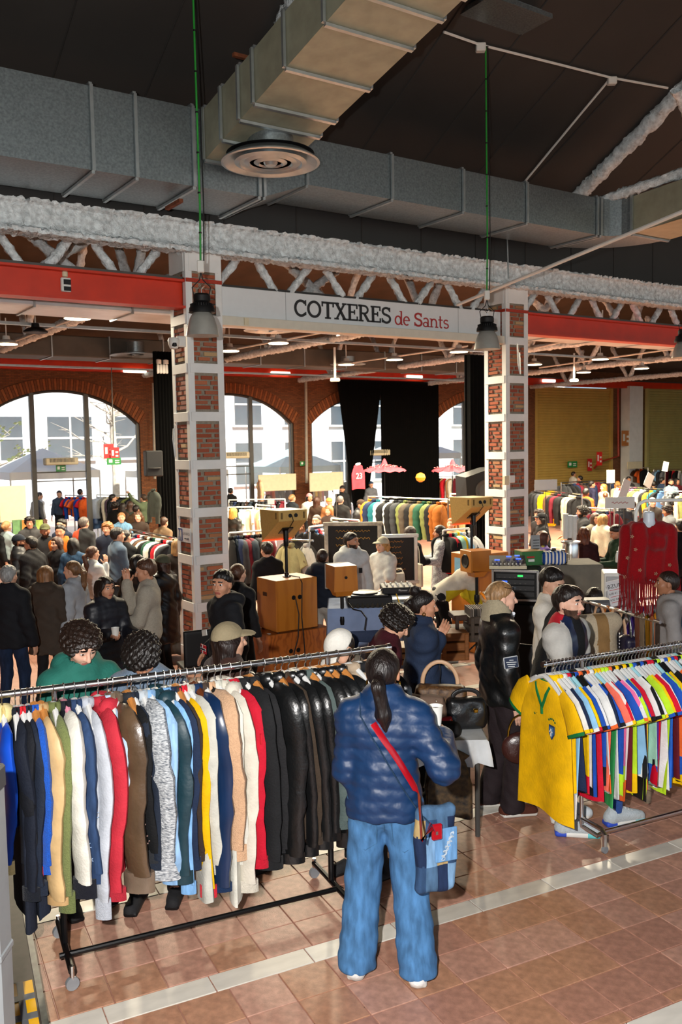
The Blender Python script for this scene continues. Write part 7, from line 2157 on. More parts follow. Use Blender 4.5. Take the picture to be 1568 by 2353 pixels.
def farrail(x0, y0, x1, y1, h, n, pal, protos, where, tint='white', seed=0, cols=None, frame=M_PVC, posts=True):
    P0, P1 = onfloor(x0, y0, h), onfloor(x1, y1, h)
    d, L, rz = rail_frame(P0, P1)
    r = random.Random(seed + int(x0))
    o = thing('clothes_rack', '%s clothes rail %s' % (tint, where), 'clothes rack', (0, 0, 0))
    MB().cyl(P0, P1, .018, 8).build('rail', frame, o)
    if posts:
        for q in (P0, P1):
            f = floorz(q[1])
            MB().cyl((q[0], q[1], f), tuple(q), .018, 8).build('post', frame, o)
            nn = np.array((d[1], -d[0], 0)) * .25
            MB().cyl((q[0] - nn[0], q[1] - nn[1], f + .05), (q[0] + nn[0], q[1] + nn[1], f + .05), .018, 6).build('base_bar', frame, o)
    for i in range(n):
        c = cols[i % len(cols)] if cols else r.choice(PAL[pal])
        k = r.choice(protos)
        q = P0 + (P1 - P0) * ((i + .6) / (n + .3))
        g = put('hanging_garment', proto(k), None, None, q - np.array((0, 0, .01)), rz + r.uniform(-.2, .2), [cloth(c), cloth(c), cloth(c), cloth(c)])
        sc = r.uniform(.92, 1.08); g.scale = (sc * 1.1, sc * 1.25, sc)
        ty = dict(a='jacket', b='puffer jacket', c='t-shirt', d='long coat', e='dress')[k]
        setup(g, '%s %s on the %s clothes rail %s' % (cname(c), ty, tint, where), 'garment', 'clothes on the rail ' + where)
        FARN[0] += 1
farrail(300, 1217, 404, 1237, 1.60, 17, 'mix', 'ad', 'beside the first pillar', 'silver', frame=M_CHROME, cols='131416 1d1d20 7c8084 1b2744 c4202e b9bcc0 33363a 5a3f2d d9d3c2 131416 1f4a38 dcdcda d9d3c2 131416 c4202e dcdcda 33363a'.split())
farrail(527, 1225, 612, 1219, 1.62, 13, 'dark', 'ade', 'behind the cap wearing shopper', 'white', 1)
farrail(524, 1166, 582, 1165, 1.60, 11, 'red', 'acd', 'behind the blonde woman', 'white', 2)
farrail(526, 1149, 655, 1147, 1.62, 14, 'dark', 'ac', 'of pink hangers', 'white', 3)
farrail(588, 1160, 632, 1163, 1.60, 8, 'pastel', 'ac', 'with bare hangers beyond the horn speaker', 'white', 4)
farrail(656, 1103, 748, 1100, 1.78, 15, 'mix', 'ae', 'below the cream board', 'silver', 5, frame=M_CHROME, cols='131416 131416 1d1d20 131416 69713f d9d3c2 d9d3c2 b98f62 dcdcda d9d3c2 f0c000 c58a1e dcdcda c4202e 5f1422'.split())
farrail(610, 1108, 660, 1106, 1.6, 6, 'vivid', 'ac', 'of sports vests', 'silver', 6, frame=M_CHROME)
farrail(711, 1211, 800, 1200, 1.60, 14, 'vivid', 'ac', 'of track tops behind the grey haired man', 'white', 7, cols='131416 4a6a92 c4202e dcdcda 131416 b9bcc0 33363a 131416 9fd3c0 dcdcda 33363a 9fd3c0 d9d3c2 131416'.split())
farrail(762, 1191, 826, 1196, 1.58, 9, 'mix', 'ac', 'with the red zip jacket', 'white', 8, cols='131416 9fd3c0 dcdcda 33363a 131416 131416 c4202e c4202e c4202e'.split())
farrail(846, 1141, 1030, 1148, 1.92, 17, 'warm', 'b', 'of thick winter jackets', 'silver', 9, frame=M_CHROME, cols='b5761c 1b2744 17606a dcdcda 131416 dcdcda 131416 33363a 69713f 4a4238 131416 6b5a3a 1f4a38 69713f 131416 8a4f18 8a4f18'.split())
farrail(1036, 1135, 1075, 1136, 1.9, 5, 'pastel', 'd', 'of beige coats', 'silver', 10, cols='d2bd98 131416 c8a27e 5a3f2d b98f62'.split())
farrail(882, 1099, 946, 1097, 1.75, 11, 'vivid', 'ae', 'in front of the straight curtain', 'silver', 11, cols='5a3f2d c4202e 9fd3c0 c4202e dcdcda d9d3c2 1d4fae 131416 33363a 131416 7c8084'.split())
farrail(978, 1095, 1052, 1096, 1.75, 12, 'warm', 'ae', 'below the pink parasol', 'silver', 12, cols='f0c000 c58a1e d9d3c2 5a3f2d 69713f 131416 b98f62 c4202e dcdcda b98f62 d9d3c2 5f1422'.split())
farrail(790, 1104, 840, 1103, 1.7, 7, 'dark', 'a', 'behind the man at the curtain', 'silver', 13)
farrail(1019, 1219, 1078, 1214, 1.60, 9, 'mix', 'ac', 'behind the right speaker stack', 'white', 14, cols='131416 c4202e 131416 9fd3c0 f0c000 86b5dd dcdcda 131416 dcdcda'.split())
farrail(1228, 1083, 1302, 1080, 1.72, 13, 'pastel', 'ac', 'before the yellow shutter', 'white', 15)
farrail(1230, 1124, 1338, 1136, 1.68, 13, 'dark', 'ad', 'with the yellow raincoat', 'silver', 16, frame=M_CHROME, cols='131416 1d1d20 33363a e0b400 e0b400 5a3f2d 131416 5f1422 131416 131416 d2bd98 d2bd98 131416'.split())
farrail(1290, 1109, 1402, 1103, 1.66, 14, 'dark', 'ac', 'in the middle of the right hall', 'silver', 17, frame=M_CHROME)
farrail(1352, 1071, 1490, 1075, 1.78, 16, 'warm', 'ac', 'below the red price card', 'silver', 18, frame=M_CHROME, cols='c4202e 1b2744 131416 131416 131416 ea9ab0 ea6fa0 d2bd98 5a3f2d 131416 b98f62 3b2a22 d9d3c2 5a3f2d e8662a 131416'.split())
farrail(1503, 1078, 1590, 1079, 1.72, 12, 'mix', 'ae', 'before the olive shutter', 'silver', 19, frame=M_CHROME)
farrail(1418, 1117, 1528, 1124, 1.66, 15, 'mix', 'ae', 'above the red shawl', 'silver', 20, frame=M_CHROME, cols='dcdcda c4202e b9bcc0 dcdcda 5b4a5a ea6fa0 69713f 69713f dcdcda 7c8084 131416 c58a1e 17606a 131416 4a6a92'.split())
farrail(1335, 1166, 1412, 1170, 1.60, 10, 'dark', 'ac', 'behind the coffee stall', 'silver', 21, frame=M_CHROME)
farrail(222, 1137, 308, 1139, 1.62, 11, 'mix', 'ad', 'beside the street door', 'silver', 22, cols='4a6a92 6f86a8 131416 d9d3c2 5b4a5a 131416 b98f62 131416 33363a 69713f 131416'.split())
farrail(1530, 1128, 1600, 1130, 1.62, 8, 'mix', 'ac', 'beyond the glasses wearer', 'silver', 23, frame=M_CHROME)
for k, (px, py, D, c, lab) in enumerate(((705, 1262, 12.6, 'cdccc6', 'white printed t-shirt hanging behind the horn speaker pole'), (668, 1262, 12.8, 'b3ac7c', 'pale olive t-shirt beside the white printed one'), (682, 1250, 12.9, '4b4640', 'brown t-shirt beside the white printed one'))):
    p = at(px, py - 12, D)
    mb = garment(L=.62, w=.25, th=.04, short=True, seed=500 + k, N=28, fold=.015)
    o = hang(mb, [cloth(c)] * 4, p + np.array((0, 0, .06)), -1.2 + .3 * k, 't_shirt', lab, None)
    if k == 0: MB().box((.05, -.07, -.30), (.05, .004, .03)).build('print', mat('print_brown', '7a4a2a', var=.1), o, 0)
one('clothes_rack', MB().cyl(at(660, 1240, 12.9), at(720, 1243, 12.5), .015, 8).cyl(at(712, 1222, 12.6), at(700, 1420, 12.6), .018, 8), M_CHROME, 'slanting chrome rail of t-shirts behind the horn speaker', 'clothes rack')
def parasol(px, py, D, lab):
    c = at(px, py, D)
    o = thing('parasol', lab, 'parasol', c, .2, 'pink paper parasols')
    n = 24
    G = []
    for r_, z in ((.02, .30), (.06, .22), (.10, .10), (.30, .05), (.55, -.02), (.60, -.07)):
        G.append([(r_ * cos(2 * pi * i / n) * (1 + (.04 if i % 2 else -.02) * (r_ > .4)), r_ * sin(2 * pi * i / n), z + (.02 if i % 2 else -.015) * (r_ > .25)) for i in range(n)])
    MB().sheet(G, closed=True).build('canopy', cloth('c8505c'), o, 0)
    pt = MB()
    for i in range(60):
        t = random.uniform(0, 6.28); r_ = random.uniform(.12, .56); z = .10 - .2 * (r_ - .1) + .02
        pt.add([(r_ * cos(t) - .03, r_ * sin(t), z), (r_ * cos(t), r_ * sin(t) - .03, z + .02), (r_ * cos(t) + .03, r_ * sin(t), z), (r_ * cos(t), r_ * sin(t) + .03, z + .03)], [(0, 1, 2, 3)])
    pt.build('petals', cloth('e08a8e'), o, 0, 'stuff')
    MB().cyl((0, 0, -.9), (0, 0, .25), .012, 6).build('shaft', M_BLACKM, o)
parasol(884, 1078, 25.5, 'pink petal parasol between the black curtains')
parasol(1040, 1078, 26.5, 'pink petal parasol beside the stage loudspeaker')
p = at(823, 1060, 24)
o = hang(garment(L=.75, w=.22, th=.03, sl=0, shw=.15, seed=7, N=20, rows=8), [cloth('b83440'), cloth('b83440'), cloth('dcdcda'), cloth('dcdcda')], p, .6, 'basketball_vest', 'red basketball vest hung high beside the tied curtain', None)
sans('23', (.0, -.05, -.40), (1, 0, 0), (0, 0, 1), .22, M_PVC, o, 'number')
for k, (px, py, D, w_, h_, rz) in enumerate(((1255, 1114, 15.5, .42, .18, .2), (1404, 1095, 19, .18, .28, .1), (1492, 1104, 19, .22, .3, .5), (1425, 1155, 13.2, .44, .17, .0), (1436, 1125, 16.5, .18, .38, .4), (623, 1153, 17, .13, .10, .1), (773, 1130, 21, .14, .10, .1), (1530, 1072, 24, .16, .26, .2))):
    c = at(px, py, D)
    o = thing('price_card', ('large blank white price card in front of the yellow raincoat', 'narrow white price card on a pole before the pink tops', 'tilted white price card by the orange tops', 'white price card with red writing behind the black puffer', 'slim white card clipped to the rail above the shawl', 'small white price card beyond the horn speaker', 'small white price card before the man at the curtain', 'small white card before the olive shutter')[k], 'sign', c, rz)
    MB().box((0, 0, 0), (w_, .006, h_), rot=Matrix.Rotation((0, 0, .5, 0, .4, 0, 0, .2)[k], 3, 'Y')).build('card', M_PVC, o, 0)
    MB().cyl((0, .01, floorz(c[1]) - c[2]), (0, .01, -h_ * .3), .008, 6).build('card_stick', M_STEEL, o)
    if k == 3: sans('REBAJAS', (0, -.004, 0), (1, 0, 0), (0, 0, 1), .06, inr, o, 'lettering') if False else MB().tube([(-.12 + .02 * i, -.005, .015 * sin(i * 2.1)) for i in range(13)], .004, 4).build('scribble', inr, o, 0)
c = at(967, 1097, 23)
one('paper_lantern', MB().lathe([(.03, .12), (.10, .08), (.13, 0), (.10, -.08), (.03, -.12)], seg=18), mat('lantern_orange', 'd98a12', rough=.6, var=.08), 'round orange paper lantern above the far rails', 'lantern', loc=c)
p = at(352, 1118, 18.5)
hang(garment(L=.62, w=.23, th=.05, sl=.5, seed=77, N=20, rows=8), [cloth('2b2f2a')] * 4, p, -1.0, 'jacket', 'dark patterned jacket hung below the wall loudspeaker', None)
p = at(597, 1098, 25)
hang(garment(L=.85, w=.25, th=.05, sl=.5, seed=78, N=20, rows=8), [mat('floral_cloth', 'a9a06a', rough=.8, nscale=16, col2='b5716a')] * 4, p, -1.3, 'shirt', 'floral shirt hung on a stand before the middle arch', None)
c = at(320, 1365, 12.5)
o = thing('carry_bag', 'pale grey oval bag with tan rim carried by the man in the blue sweater', 'bag', at(272, 1452, 11.6), .2)
V, F = snet(lambda P: ell(P, (0, 0, .30), (.16, .07, .30)), (-.2, -.12, -.03), (.2, .12, .65), .018)
MB().arr(V, F).build('bag_body', cloth('878d90'), o, 180)
MB().tube([(.16 * cos(t), 0, .30 + .30 * sin(t)) for t in np.linspace(0, 6.28, 30)], .012, 7).build('rim', mat('tan_handle'), o)
q = at(400, 1392, 12.6)
table('trinket_table', 'grey clothed trinket table beside the first pillar', q[0] - .35, q[0] + .2, q[1], q[1] + .5, q[2], mat('trinket_cloth', '5d564e', rough=.9), drop=.7)
for k, (px, py, r, c) in enumerate(((404, 1372, .07, 'a58a5c'), (408, 1362, .05, 'c9bfa5'), (402, 1388, .03, 'c46a7a'), (408, 1391, .03, 'd08a2a'), (411, 1386, .025, '6a8a3a'))):
    c_ = at(px, py, 12.75)
    one('trinket', MB().lathe([(r * .6, 0), (r, r * .5), (r * .8, r * 1.2), (r * .3, r * 1.5), (0, r * 1.55)], seg=14), cloth(c), ('round straw hat form', 'pale cap form', 'pink trinket', 'orange trinket', 'green trinket')[k] + ' on the table by the first pillar', 'trinket', loc=(c_[0], c_[1] + .1, q[2] + .01))
farrail(150, 1138, 205, 1139, 1.55, 8, 'vivid', 'ac', 'outside on the street', 'white', 24)
for k in range(4):
    c = at_b(40 + k * 16, 1212, 10.6)
    one('painted_panel', MB().box((0, 0, 0), (.22, .04, .36), rot=EZ(HANG), bev=.005), mat('panel_%d' % k, ('5f8a5a', 'b9752c', '3f7a5f', '8aa04a')[k], rough=.7, var=.25), ('green', 'orange', 'dark green', 'yellow green')[k] + ' painted panel below the cream display board', 'panel', loc=c)
BLK = ('cloth', '17181b')
def part_on(J, name, mb, m, smooth=40): return mb.build(name, m, J['o'], smooth)
def strap(J, pts, name, m, r=.016, flat=.25):
    mb = MB().tube([np.asarray(p) * J['s'] for p in pts], r, 8, flat=flat)
    return part_on(J, name, mb, m)
def glasses(J, up=False, col='121212'):
    mb = MB()
    z = .075 if up else .012
    y = .075 if up else .100
    for s in (-1, 1):
        mb.tube([J['hloc']((s * .033 + .022 * cos(t), y, z + .017 * sin(t))) for t in np.linspace(0, 6.28, 12)], .0028, 5)
        mb.tube([J['hloc']((s * .056, y, z)), J['hloc']((s * .083, .0, z + (.02 if up else 0)))], .0028, 5)
    mb.tube([J['hloc']((-.011, y + .003, z)), J['hloc']((.011, y + .003, z))], .0028, 5)
    part_on(J, 'sunglasses' if up else 'glasses', mb, mat('specs_' + col, col, rough=.25, var=0))
def earring(J, m=None):
    for s in (-1, 1):
        part_on(J, 'earring', MB().tube([J['hloc']((s * .084, -.005 + .011 * cos(t), -.052 + .013 * sin(t))) for t in np.linspace(0, 6.28, 9)], .004, 5), m or M_GOLD)
def cup_at(p, label):
    o = thing('paper_cup', label, 'cup', p - np.array((0, 0, .05)), 0)
    MB().lathe([(.028, 0), (.038, .10), (.040, .103), (.037, .103), (.026, .006), (0, .006)], seg=22).build('cup_wall', M_PVC, o)
    MB().lathe([(.0, .085), (.034, .085)], seg=20).build('coffee', mat('coffee_milk', 'b98f62', rough=.3), o)

J = person('woman seen from behind in a shiny blue quilted jacket and faded jeans', 880, 1497, 1.705, 6, ('puffer', '0a2c52'), ('denim', '44709c'), ('ponytail', '150d0b'), 'm', 3,
           ((.12, .26, 1.05), (.30, .17, 1.22)), hem=.87, fat=.030, puffy=.0065, quilt=.066, wide=.046, stance=.16, collar=True, shoes='d5d5d2', hands=('relaxed', 'grip'), hy=6, stride=-.02)
earring(J)
S_ = J['s']
sd = cloth('3d6488', 'denim')
for x in (-.10, .10):
    q = [(x - .062, -.5, .86), (x - .058, -.5, .735), (x, -.5, .70), (x + .058, -.5, .735), (x + .062, -.5, .86)]
    part_on(J, 'pocket_seam', MB().tube(onto(J['leg'], [np.array(v) * S_ for v in q], (0, 1, 0), .001), .003, 5), sd)
part_on(J, 'seat_seam', MB().tube(onto(J['leg'], [np.array((0, -.5, z)) * S_ for z in (.93, .88, .84, .80)], (0, 1, 0), .001), .003, 5), sd)
wr = J['arm'][1][2]; hp_ = J['w'](wr + np.array((-.035, .03, .11)))
cup_at(hp_, 'white paper coffee cup held by the woman in blue')
bw = J['w'](np.array((.255, -.10, .52)))
db = thing('denim_bag', 'patchwork denim shoulder bag on the hip of the woman in blue', 'bag', bw, J['rz'] + .45)
V, F = snet(lambda P: bxs(P, (0, 0, .22), (.108, .035, .22), .03) - .005 * np.sin(P[..., 0] * 40 + P[..., 2] * 22), (-.17, -.1, -.05), (.17, .1, .48), .010)
C = V[F].mean(1)
mi = (np.floor((C[:, 0] + .5) / .062).astype(int) + 2 * np.floor((C[:, 2] + .3) / .15).astype(int)) % 5
mi[C[:, 2] > .385] = 1
MB().arr(V, F, mi).build('bag_body', [cloth('2c4566', 'denim'), cloth('44617f', 'denim'), cloth('1b2a47', 'denim'), cloth('6f93b5', 'denim'), cloth('a08a5e', 'denim')], db, 180)
MB().box((.04, -.044, .25), (.12, .012, .17), bev=.004).build('patch_pocket', cloth('5f8ab5', 'denim'), db, 0)
lc = MB()
for k in range(6): lc.tube([(.02 + .010 * cos(t * 1.7 + k) + .010 * k, -.053, .19 + .022 * k + .014 * sin(t)) for t in np.linspace(0, 9, 16)], .002, 4)
lc.build('white_embroidery', cloth('a9b4bd'), db)
inv = rotz_(-J['rz'] - .45)
def bagloc(q): return (inv @ (J['w'](np.asarray(q) / S_) - bw))
def strap_on(pts, off, r, m, nm):
    q = onto(J['top'], [np.array((x, -.5, z)) * S_ for x, z in pts], (0, 1, 0), off) + [np.array((.24, -.20, .90)) * S_, np.array((.26, -.15, .84)) * S_]
    if nm == 'denim_strap': q = [np.array((-.10, .04, 1.47)) * S_, np.array((-.115, -.03, 1.50)) * S_] + q
    MB().tube([bagloc(v) for v in q], r, 8, flat=.2, ref=(.3, -1, .2)).build(nm, m, db)
xz = [(-.11 + .27 * u, 1.42 - .47 * u) for u in np.linspace(0, 1, 12)]
strap_on(xz, .006, .020, cloth('34506f', 'denim'), 'denim_strap')
strap_on([(x + .035 + .02 * sin(i * .28), z + .012) for i, (x, z) in enumerate(xz)][1:], .014, .019, mat('red_leather', '9a0d1a', rough=.2, var=.05), 'red_strap')
MB().box(tuple(bagloc(np.array((.265, -.175, .86)) * S_)), (.055, .02, .08), bev=.006).build('red_tab', mat('red_leather'), db)
MB().box(tuple(bagloc(np.array((.265, -.19, .86)) * S_)), (.012, .006, .016)).build('rivet', M_CHROME, db, 0)

J = person('fair haired woman in a black leather jacket with a shearling collar', 1148, 1340, 1.715, 82, ('leather', '0f1011'), ('cloth', '231a1d'), ('bun', '8d6c48'), 'p', 0,
           ('down', (.20, .06, .84)), hem=.84, fat=.034, wide=.035, stance=.10, collar='9c9178', shoes='4a2418', stride=.06, hy=2)
glasses(J, True); earring(J)
part_on(J, 'claw_clip', MB().tube([J['hloc']((.03 * cos(t), -.135 - .02 * sin(t), .02 + .03 * sin(t))) for t in np.linspace(-.5, 3.6, 10)], .010, 7), mat('amber_clip', 'c8701c', rough=.2))
pz = MB().box((0, 0, 0), (.012, .105, .085), bev=.004)
a_ = J['arm'][1]; c_ = (a_[0] * .35 + a_[1] * .65) * J['s'] + np.array((.098, 0, 0))
pt_ = part_on(J, 'sleeve_patch', MB().box(tuple(c_), (.012, .105, .085), rot=Matrix.Rotation(.12, 3, 'X'), bev=.004), mat('patch_white', 'bfc4c8', var=.02), 0)
part_on(J, 'patch_field', MB().box(tuple(c_ + np.array((.005, 0, 0))), (.006, .095, .075), rot=Matrix.Rotation(.12, 3, 'X')), mat('patch_navy', '1a2740', var=.02), 0)
for k in range(4): part_on(J, 'patch_text', MB().box(tuple(c_ + np.array((.009, 0, .018 - .015 * k))), (.003, (.03, .075, .06, .05)[k], .005)), mat('patch_white'), 0)
part_on(J, 'shirt_collar', MB().tube([J['U'](q) * J['s'] for q in ((-.05, .075, 1.52), (0, .105, 1.47), (.05, .09, 1.50))], .014, 7), cloth('cfd3d8'))
o = thing('handbag', 'dark brown round bag held by the woman in the leather jacket', 'handbag', J['w'](J['arm'][1][2] + np.array((.03, .02, -.42))))
V, F = snet(lambda P: ell(P, (0, 0, .12), (.14, .05, .12)), (-.2, -.1, -.02), (.2, .1, .28), .015)
MB().arr(V, F).build('bag_body', cloth('3a1c18', 'leather'), o, 180)
MB().tube([(.09 * cos(t), 0, .20 + .16 * sin(t)) for t in np.linspace(0, pi, 12)], .008, 6).build('handle', M_GOLD, o)

lay = [(lambda x, y, z: (np.abs(x) > .12) & (z > 1.22) | ((np.abs(x) > .20) & (z > 1.02) & (y < .06)), ('cloth', 'b3b0aa')), (lambda x, y, z: (np.abs(x) < .15) & (z > 1.43) & (y < .02), ('cloth', 'b01c2a')), (lambda x, y, z: (np.abs(x) < .055) & (y > .05), ('cloth', '141416'))]
J = person('bearded man in a navy track top with white shoulders behind the jersey rack', 1302, 1350, 1.70, 132, ('satin', '16213c'), ('cloth', '16181c'), ('short', '1b120e'), 'p', 0,
           ((.20, .20, .92), (.18, .34, 1.02)), hem=.84, fat=.030, beard='4a352a', lay=lay, hy=0, shoes='c5ccd0')
sans('S', J['U']((-.12, .172, 1.26)) * J['s'], (-1, 0, 0), (0, 0, 1), .05, M_PVC, J['o'], 'chest_logo')
person('dark haired young man in a cream t-shirt looking down behind the leather jacket', 1262, 1308, 1.70, 120, ('cloth', 'cfc9bd'), BLK, ('short', '120d0b'), 'l', 1, ('low', 'low'), sleeve=.4, hp=22, hy=10)
J = person('woman in a loose black sweater with silver earrings beside the bearded man', 1268, 1362, 1.60, 105, ('cloth', '101113'), BLK, ('bun', '3a2417'), 'l', 0, ('low', 'front'), hem=.80, fat=.045, hp=25, lean=14, hy=20, pos=(lambda p: (p[0], p[1]))(onz(1262, 1362, 1.52)))
earring(J, M_CHROME)
J = person('curly haired man in a faded green hoodie checking the rail', 182, 1437, 1.72, 148, ('cloth', '24665a'), BLK, ('curly', '1f130d'), 'p', 0, ((.10, .36, 1.12), (.12, .36, 1.08)), hem=.86, fat=.03, hood=True, hp=24, hy=-12, lean=6, hands=('relaxed', 'grip'))
S_ = J['s']
strap(J, [(-.13, .02, 1.475), (-.11, .13, 1.40), (-.02, .185, 1.28), (.09, .20, 1.13), (.15, .18, 1.04)], 'bag_strap', M_BLACKP, .024)
part_on(J, 'crossbody_bag', MB().box(tuple(np.array((.16, .20, 1.02)) * S_), (.16, .06, .20), bev=.02), M_BLACKP)
for k in range(2): sans('*', np.array((.03 + .035 * k, .205, 1.20)) * S_, (-1, 0, 0), (0, 0, 1), .07, M_PVC, J['o'], 'chest_print')
sans('Three', np.array((.115, .20, 1.20)) * S_, (-1, 0, 0), (0, 0, 1), .034, M_PVC, J['o'], 'chest_print')
J = person('curly haired man in a blue grey sweater bending over the front rack', 328, 1460, 1.68, 182, ('knit', '66778a'), BLK, ('curly', '130d0a'), 'm', 0, ((.12, .34, 1.12), (.12, .34, 1.12)), hem=.86, fat=.034, hp=48, lean=12)
J = person('long haired woman in a beige cap and brown knit turned away', 522, 1436, 1.62, 52, ('knit', '3a241d'), BLK, ('long', '1f120e'), 'l', 0, ('front', 'front'), fat=.03, cap=('8d8065',), hy=12)
J = person('person in a white cap bending low behind the leather jackets', 790, 1450, 1.62, 235, ('cloth', '6b6256'), BLK, ('short', '1a110d'), 'l', 0, ('front', 'front'), fat=.03, cap=('d2cfc6',), hp=38, lean=14, beard='3a281f')
sans('ROLEX', J['hloc']((0, .112, .055)), J['RH'] @ np.array((-1, 0, 0)), J['RH'] @ np.array((0, -.25, .97)), .030, mat('logo_green', '1d5a3a', var=0), J['o'], 'cap_lettering')
part_on(J, 'cap_crown_logo', MB().lathe([(.004, 0), (.008, .010), (0, .006)], seg=5), M_GOLD).location = J['hloc']((0, .112, .075))
J = person('curly haired man in a maroon sweater with a navy bag strap seen in profile', 905, 1397, 1.62, 82, ('cloth', '3b1018'), BLK, ('curly', '17100c'), 'l', 0, ('low', 'low'), hem=.84, fat=.03, lean=16, hp=18)
strap(J, [(-.10, -.16, 1.05), (-.09, -.17, 1.25), (-.08, -.10, 1.47), (-.10, .06, 1.46), (-.13, .13, 1.3)], 'navy_strap', cloth('1b2438'), .055)
J = person('dark haired woman with a top knot and hoop earrings in a blue shirt', 968, 1360, 1.63, 86, ('cloth', '243149'), BLK, ('bun', '140d0b'), 'm', 0, ('low', (.02, .13, 1.34)), hem=.72, fat=.036, hands=('relaxed', 'relaxed'), hp=4)
earring(J)
part_on(J, 'hair_knot', MB().lathe([(0, -.045), (.03, -.035), (.045, 0), (.03, .035), (0, .045)], seg=14), cloth('140d0b', 'hair')).location = J['hloc']((0, -.075, .115))
J = person('red scarfed person in a white sweatshirt bending over the record crates', 1062, 1335, 1.70, 84, ('cloth', 'c9c3b4'), BLK, ('bob', 'a83a14'), 'l', 1, ((.14, .50, 1.32), (.14, .55, 1.30)), lean=56, hp=10, shoes='d8d4c8', pos=tuple(onfloor(1012, 1520)[:2]), hem=.88, fat=.022,
           lay=[(lambda x, y, z: (z < 1.02) & (y > .05), ('cloth', 'b8a41c'))])
J = person('seated man in a black hoodie looking at his hands', 1357, 1298, 1.70, 215, ('cloth', '141416'), BLK, ('short', '1f1510'), 'm', 1, ((.10, .30, 1.0), (.10, .30, 1.0)), sit=True, hp=28, hood=True, pos=tuple(at(1368, 1400, 9.6)[:2]))
J = person('young man in a black hooded anorak with flag patches beside the pillar', 514, 1313, 1.70, 238, ('cloth', '15161a'), BLK, ('short', '100c0b'), 'm', 0, ('down', 'hip'), hem=.80, fat=.026, hood=True, hy=-36)
S_ = J['s']
fp = J['U']((.06, .185, 1.04)) * S_
part_on(J, 'flag_patch', MB().box(tuple(fp), (.11, .006, .075)), mat('flag_red', 'b51c28', var=0), 0)
part_on(J, 'flag_cross', MB().box(tuple(fp + np.array((0, .004, 0))), (.11, .004, .022)).box(tuple(fp + np.array((.02, .004, 0))), (.024, .004, .075)), M_PVC, 0)
part_on(J, 'flag_cross', MB().box(tuple(fp + np.array((0, .007, 0))), (.11, .003, .011)).box(tuple(fp + np.array((.02, .007, 0))), (.012, .003, .075)), mat('flag_navy', '14182c', var=0), 0)
part_on(J, 'name_badge', MB().box(tuple(J['U']((.03, .185, 1.19)) * S_), (.10, .006, .05), rot=Matrix.Rotation(.25, 3, 'Y')), M_PVC, 0)
aL = (J['arm'][-1][0] * .35 + J['arm'][-1][1] * .65) * S_
part_on(J, 'sleeve_print', MB().box(tuple(aL + np.array((-.088, 0, 0))), (.006, .08, .02)).box(tuple(aL + np.array((-.088, 0, -.035))), (.006, .09, .03)).box(tuple(aL + np.array((-.088, 0, -.075))), (.006, .07, .018)), mat('print_pale', 'c9b9ae', nscale=40, col2='b03a30'), 0)

for k, (px, py, rz, lab) in enumerate(((1430, 1893, -1.35, 'pale grey and blue running shoe under the jersey rack'), (1322, 1920, -1.75, 'pale grey running shoe behind the jersey rack post'))):
    p = onfloor(px, py)
    o = thing('running_shoe', lab, 'shoe', (p[0], p[1], 0), rz)
    V, F = snet(lambda P: np.maximum(smins([cap(P, (0, -.09, .06), (0, -.06, .12), .045, .043), cap(P, (0, -.09, .05), (0, .14, .045), .046, .040), cap(P, (0, -.02, .10), (0, .10, .06), .038, .032)], .03), .022 - P[..., 2]), (-.08, -.17, 0), (.08, .22, .2), .009)
    MB().arr(V, F).build('upper', cloth('b3bcc0', 'knit'), o, 180)
    V, F = snet(lambda P: bxs(P, (0, .015, .02), (.047, .155, .022), .018), (-.08, -.2, -.02), (.08, .22, .07), .009)
    C = V[F].mean(1)
    MB().arr(V, F, np.where(C[:, 1] < -.06, 1, np.where(C[:, 1] > .08, 2, 0))).build('sole', [M_PVC, mat('sole_blue', '2a4ab8', var=.05), mat('sole_aqua', '5fc0c4', var=.05)], o, 180)
    for i in range(4): MB().tube([(-.025, .01 + i * .025, .125 - i * .012), (.025, .015 + i * .025, .125 - i * .012)], .004, 5).build('lace', M_PVC, o)
    MB().prism([(-.03, .0), (-.015, -.012), (.045, .02), (-.01, -.002)], (-.046, .05, .075), (0, 1, 0), (0, 0, 1), -.004).build('side_flash', M_BLACKP, o, 0)
    MB().cyl((0, -.05, .10), (0, -.045, .42), .048, 12).build('sock', cloth('2a4a8a' if k == 0 else 'b3bcc0', 'knit'), o)
    p2 = None

G1 = 'shoppers crowding the left side of the hall'
def P(label, px, py, h, face, top, hair, skin='l', tier=1, arms=('down', 'down'), **k):
    return person(label, px, py, h, face, top, k.pop('legs', BLK), hair, skin, tier, arms, **k)
P('grey haired man in a black padded jacket and dark jeans', 18, 1302, 1.63, 10, ('cloth', '14151a'), ('short', '8a8a88'), legs=('denim', '1b2840'), fat=.035, hem=.80, shoes='3a3a3c')
P('woman with an auburn bob in a taupe hooded coat', 104, 1303, 1.56, 2, ('cloth', '40362e'), ('bob', '7a5230'), coat=True, hem=.62, fat=.035, hood=True)
P('woman in a pale grey coat with a black backpack and curly ponytail', 168, 1291, 1.60, -78, ('cloth', '9a9ea4'), ('ponytail', '6b4a2e'), coat=True, hem=.60, fat=.03)
J = P('curly dark haired woman in a long black puffer holding a cup', 240, 1328, 1.56, 130, ('puffer', '14161e'), ('wavy', '1a100c'), 'm', arms=('front', 'cup'), coat=True, hem=.55, fat=.035, puffy=.006, legs=('cloth', 'b9bcc4'), hands=('relaxed', 'grip'))
cup_at(J['w'](J['arm'][1][2] + np.array((-.03, .08, .03))), 'white cup held by the woman in the long puffer')
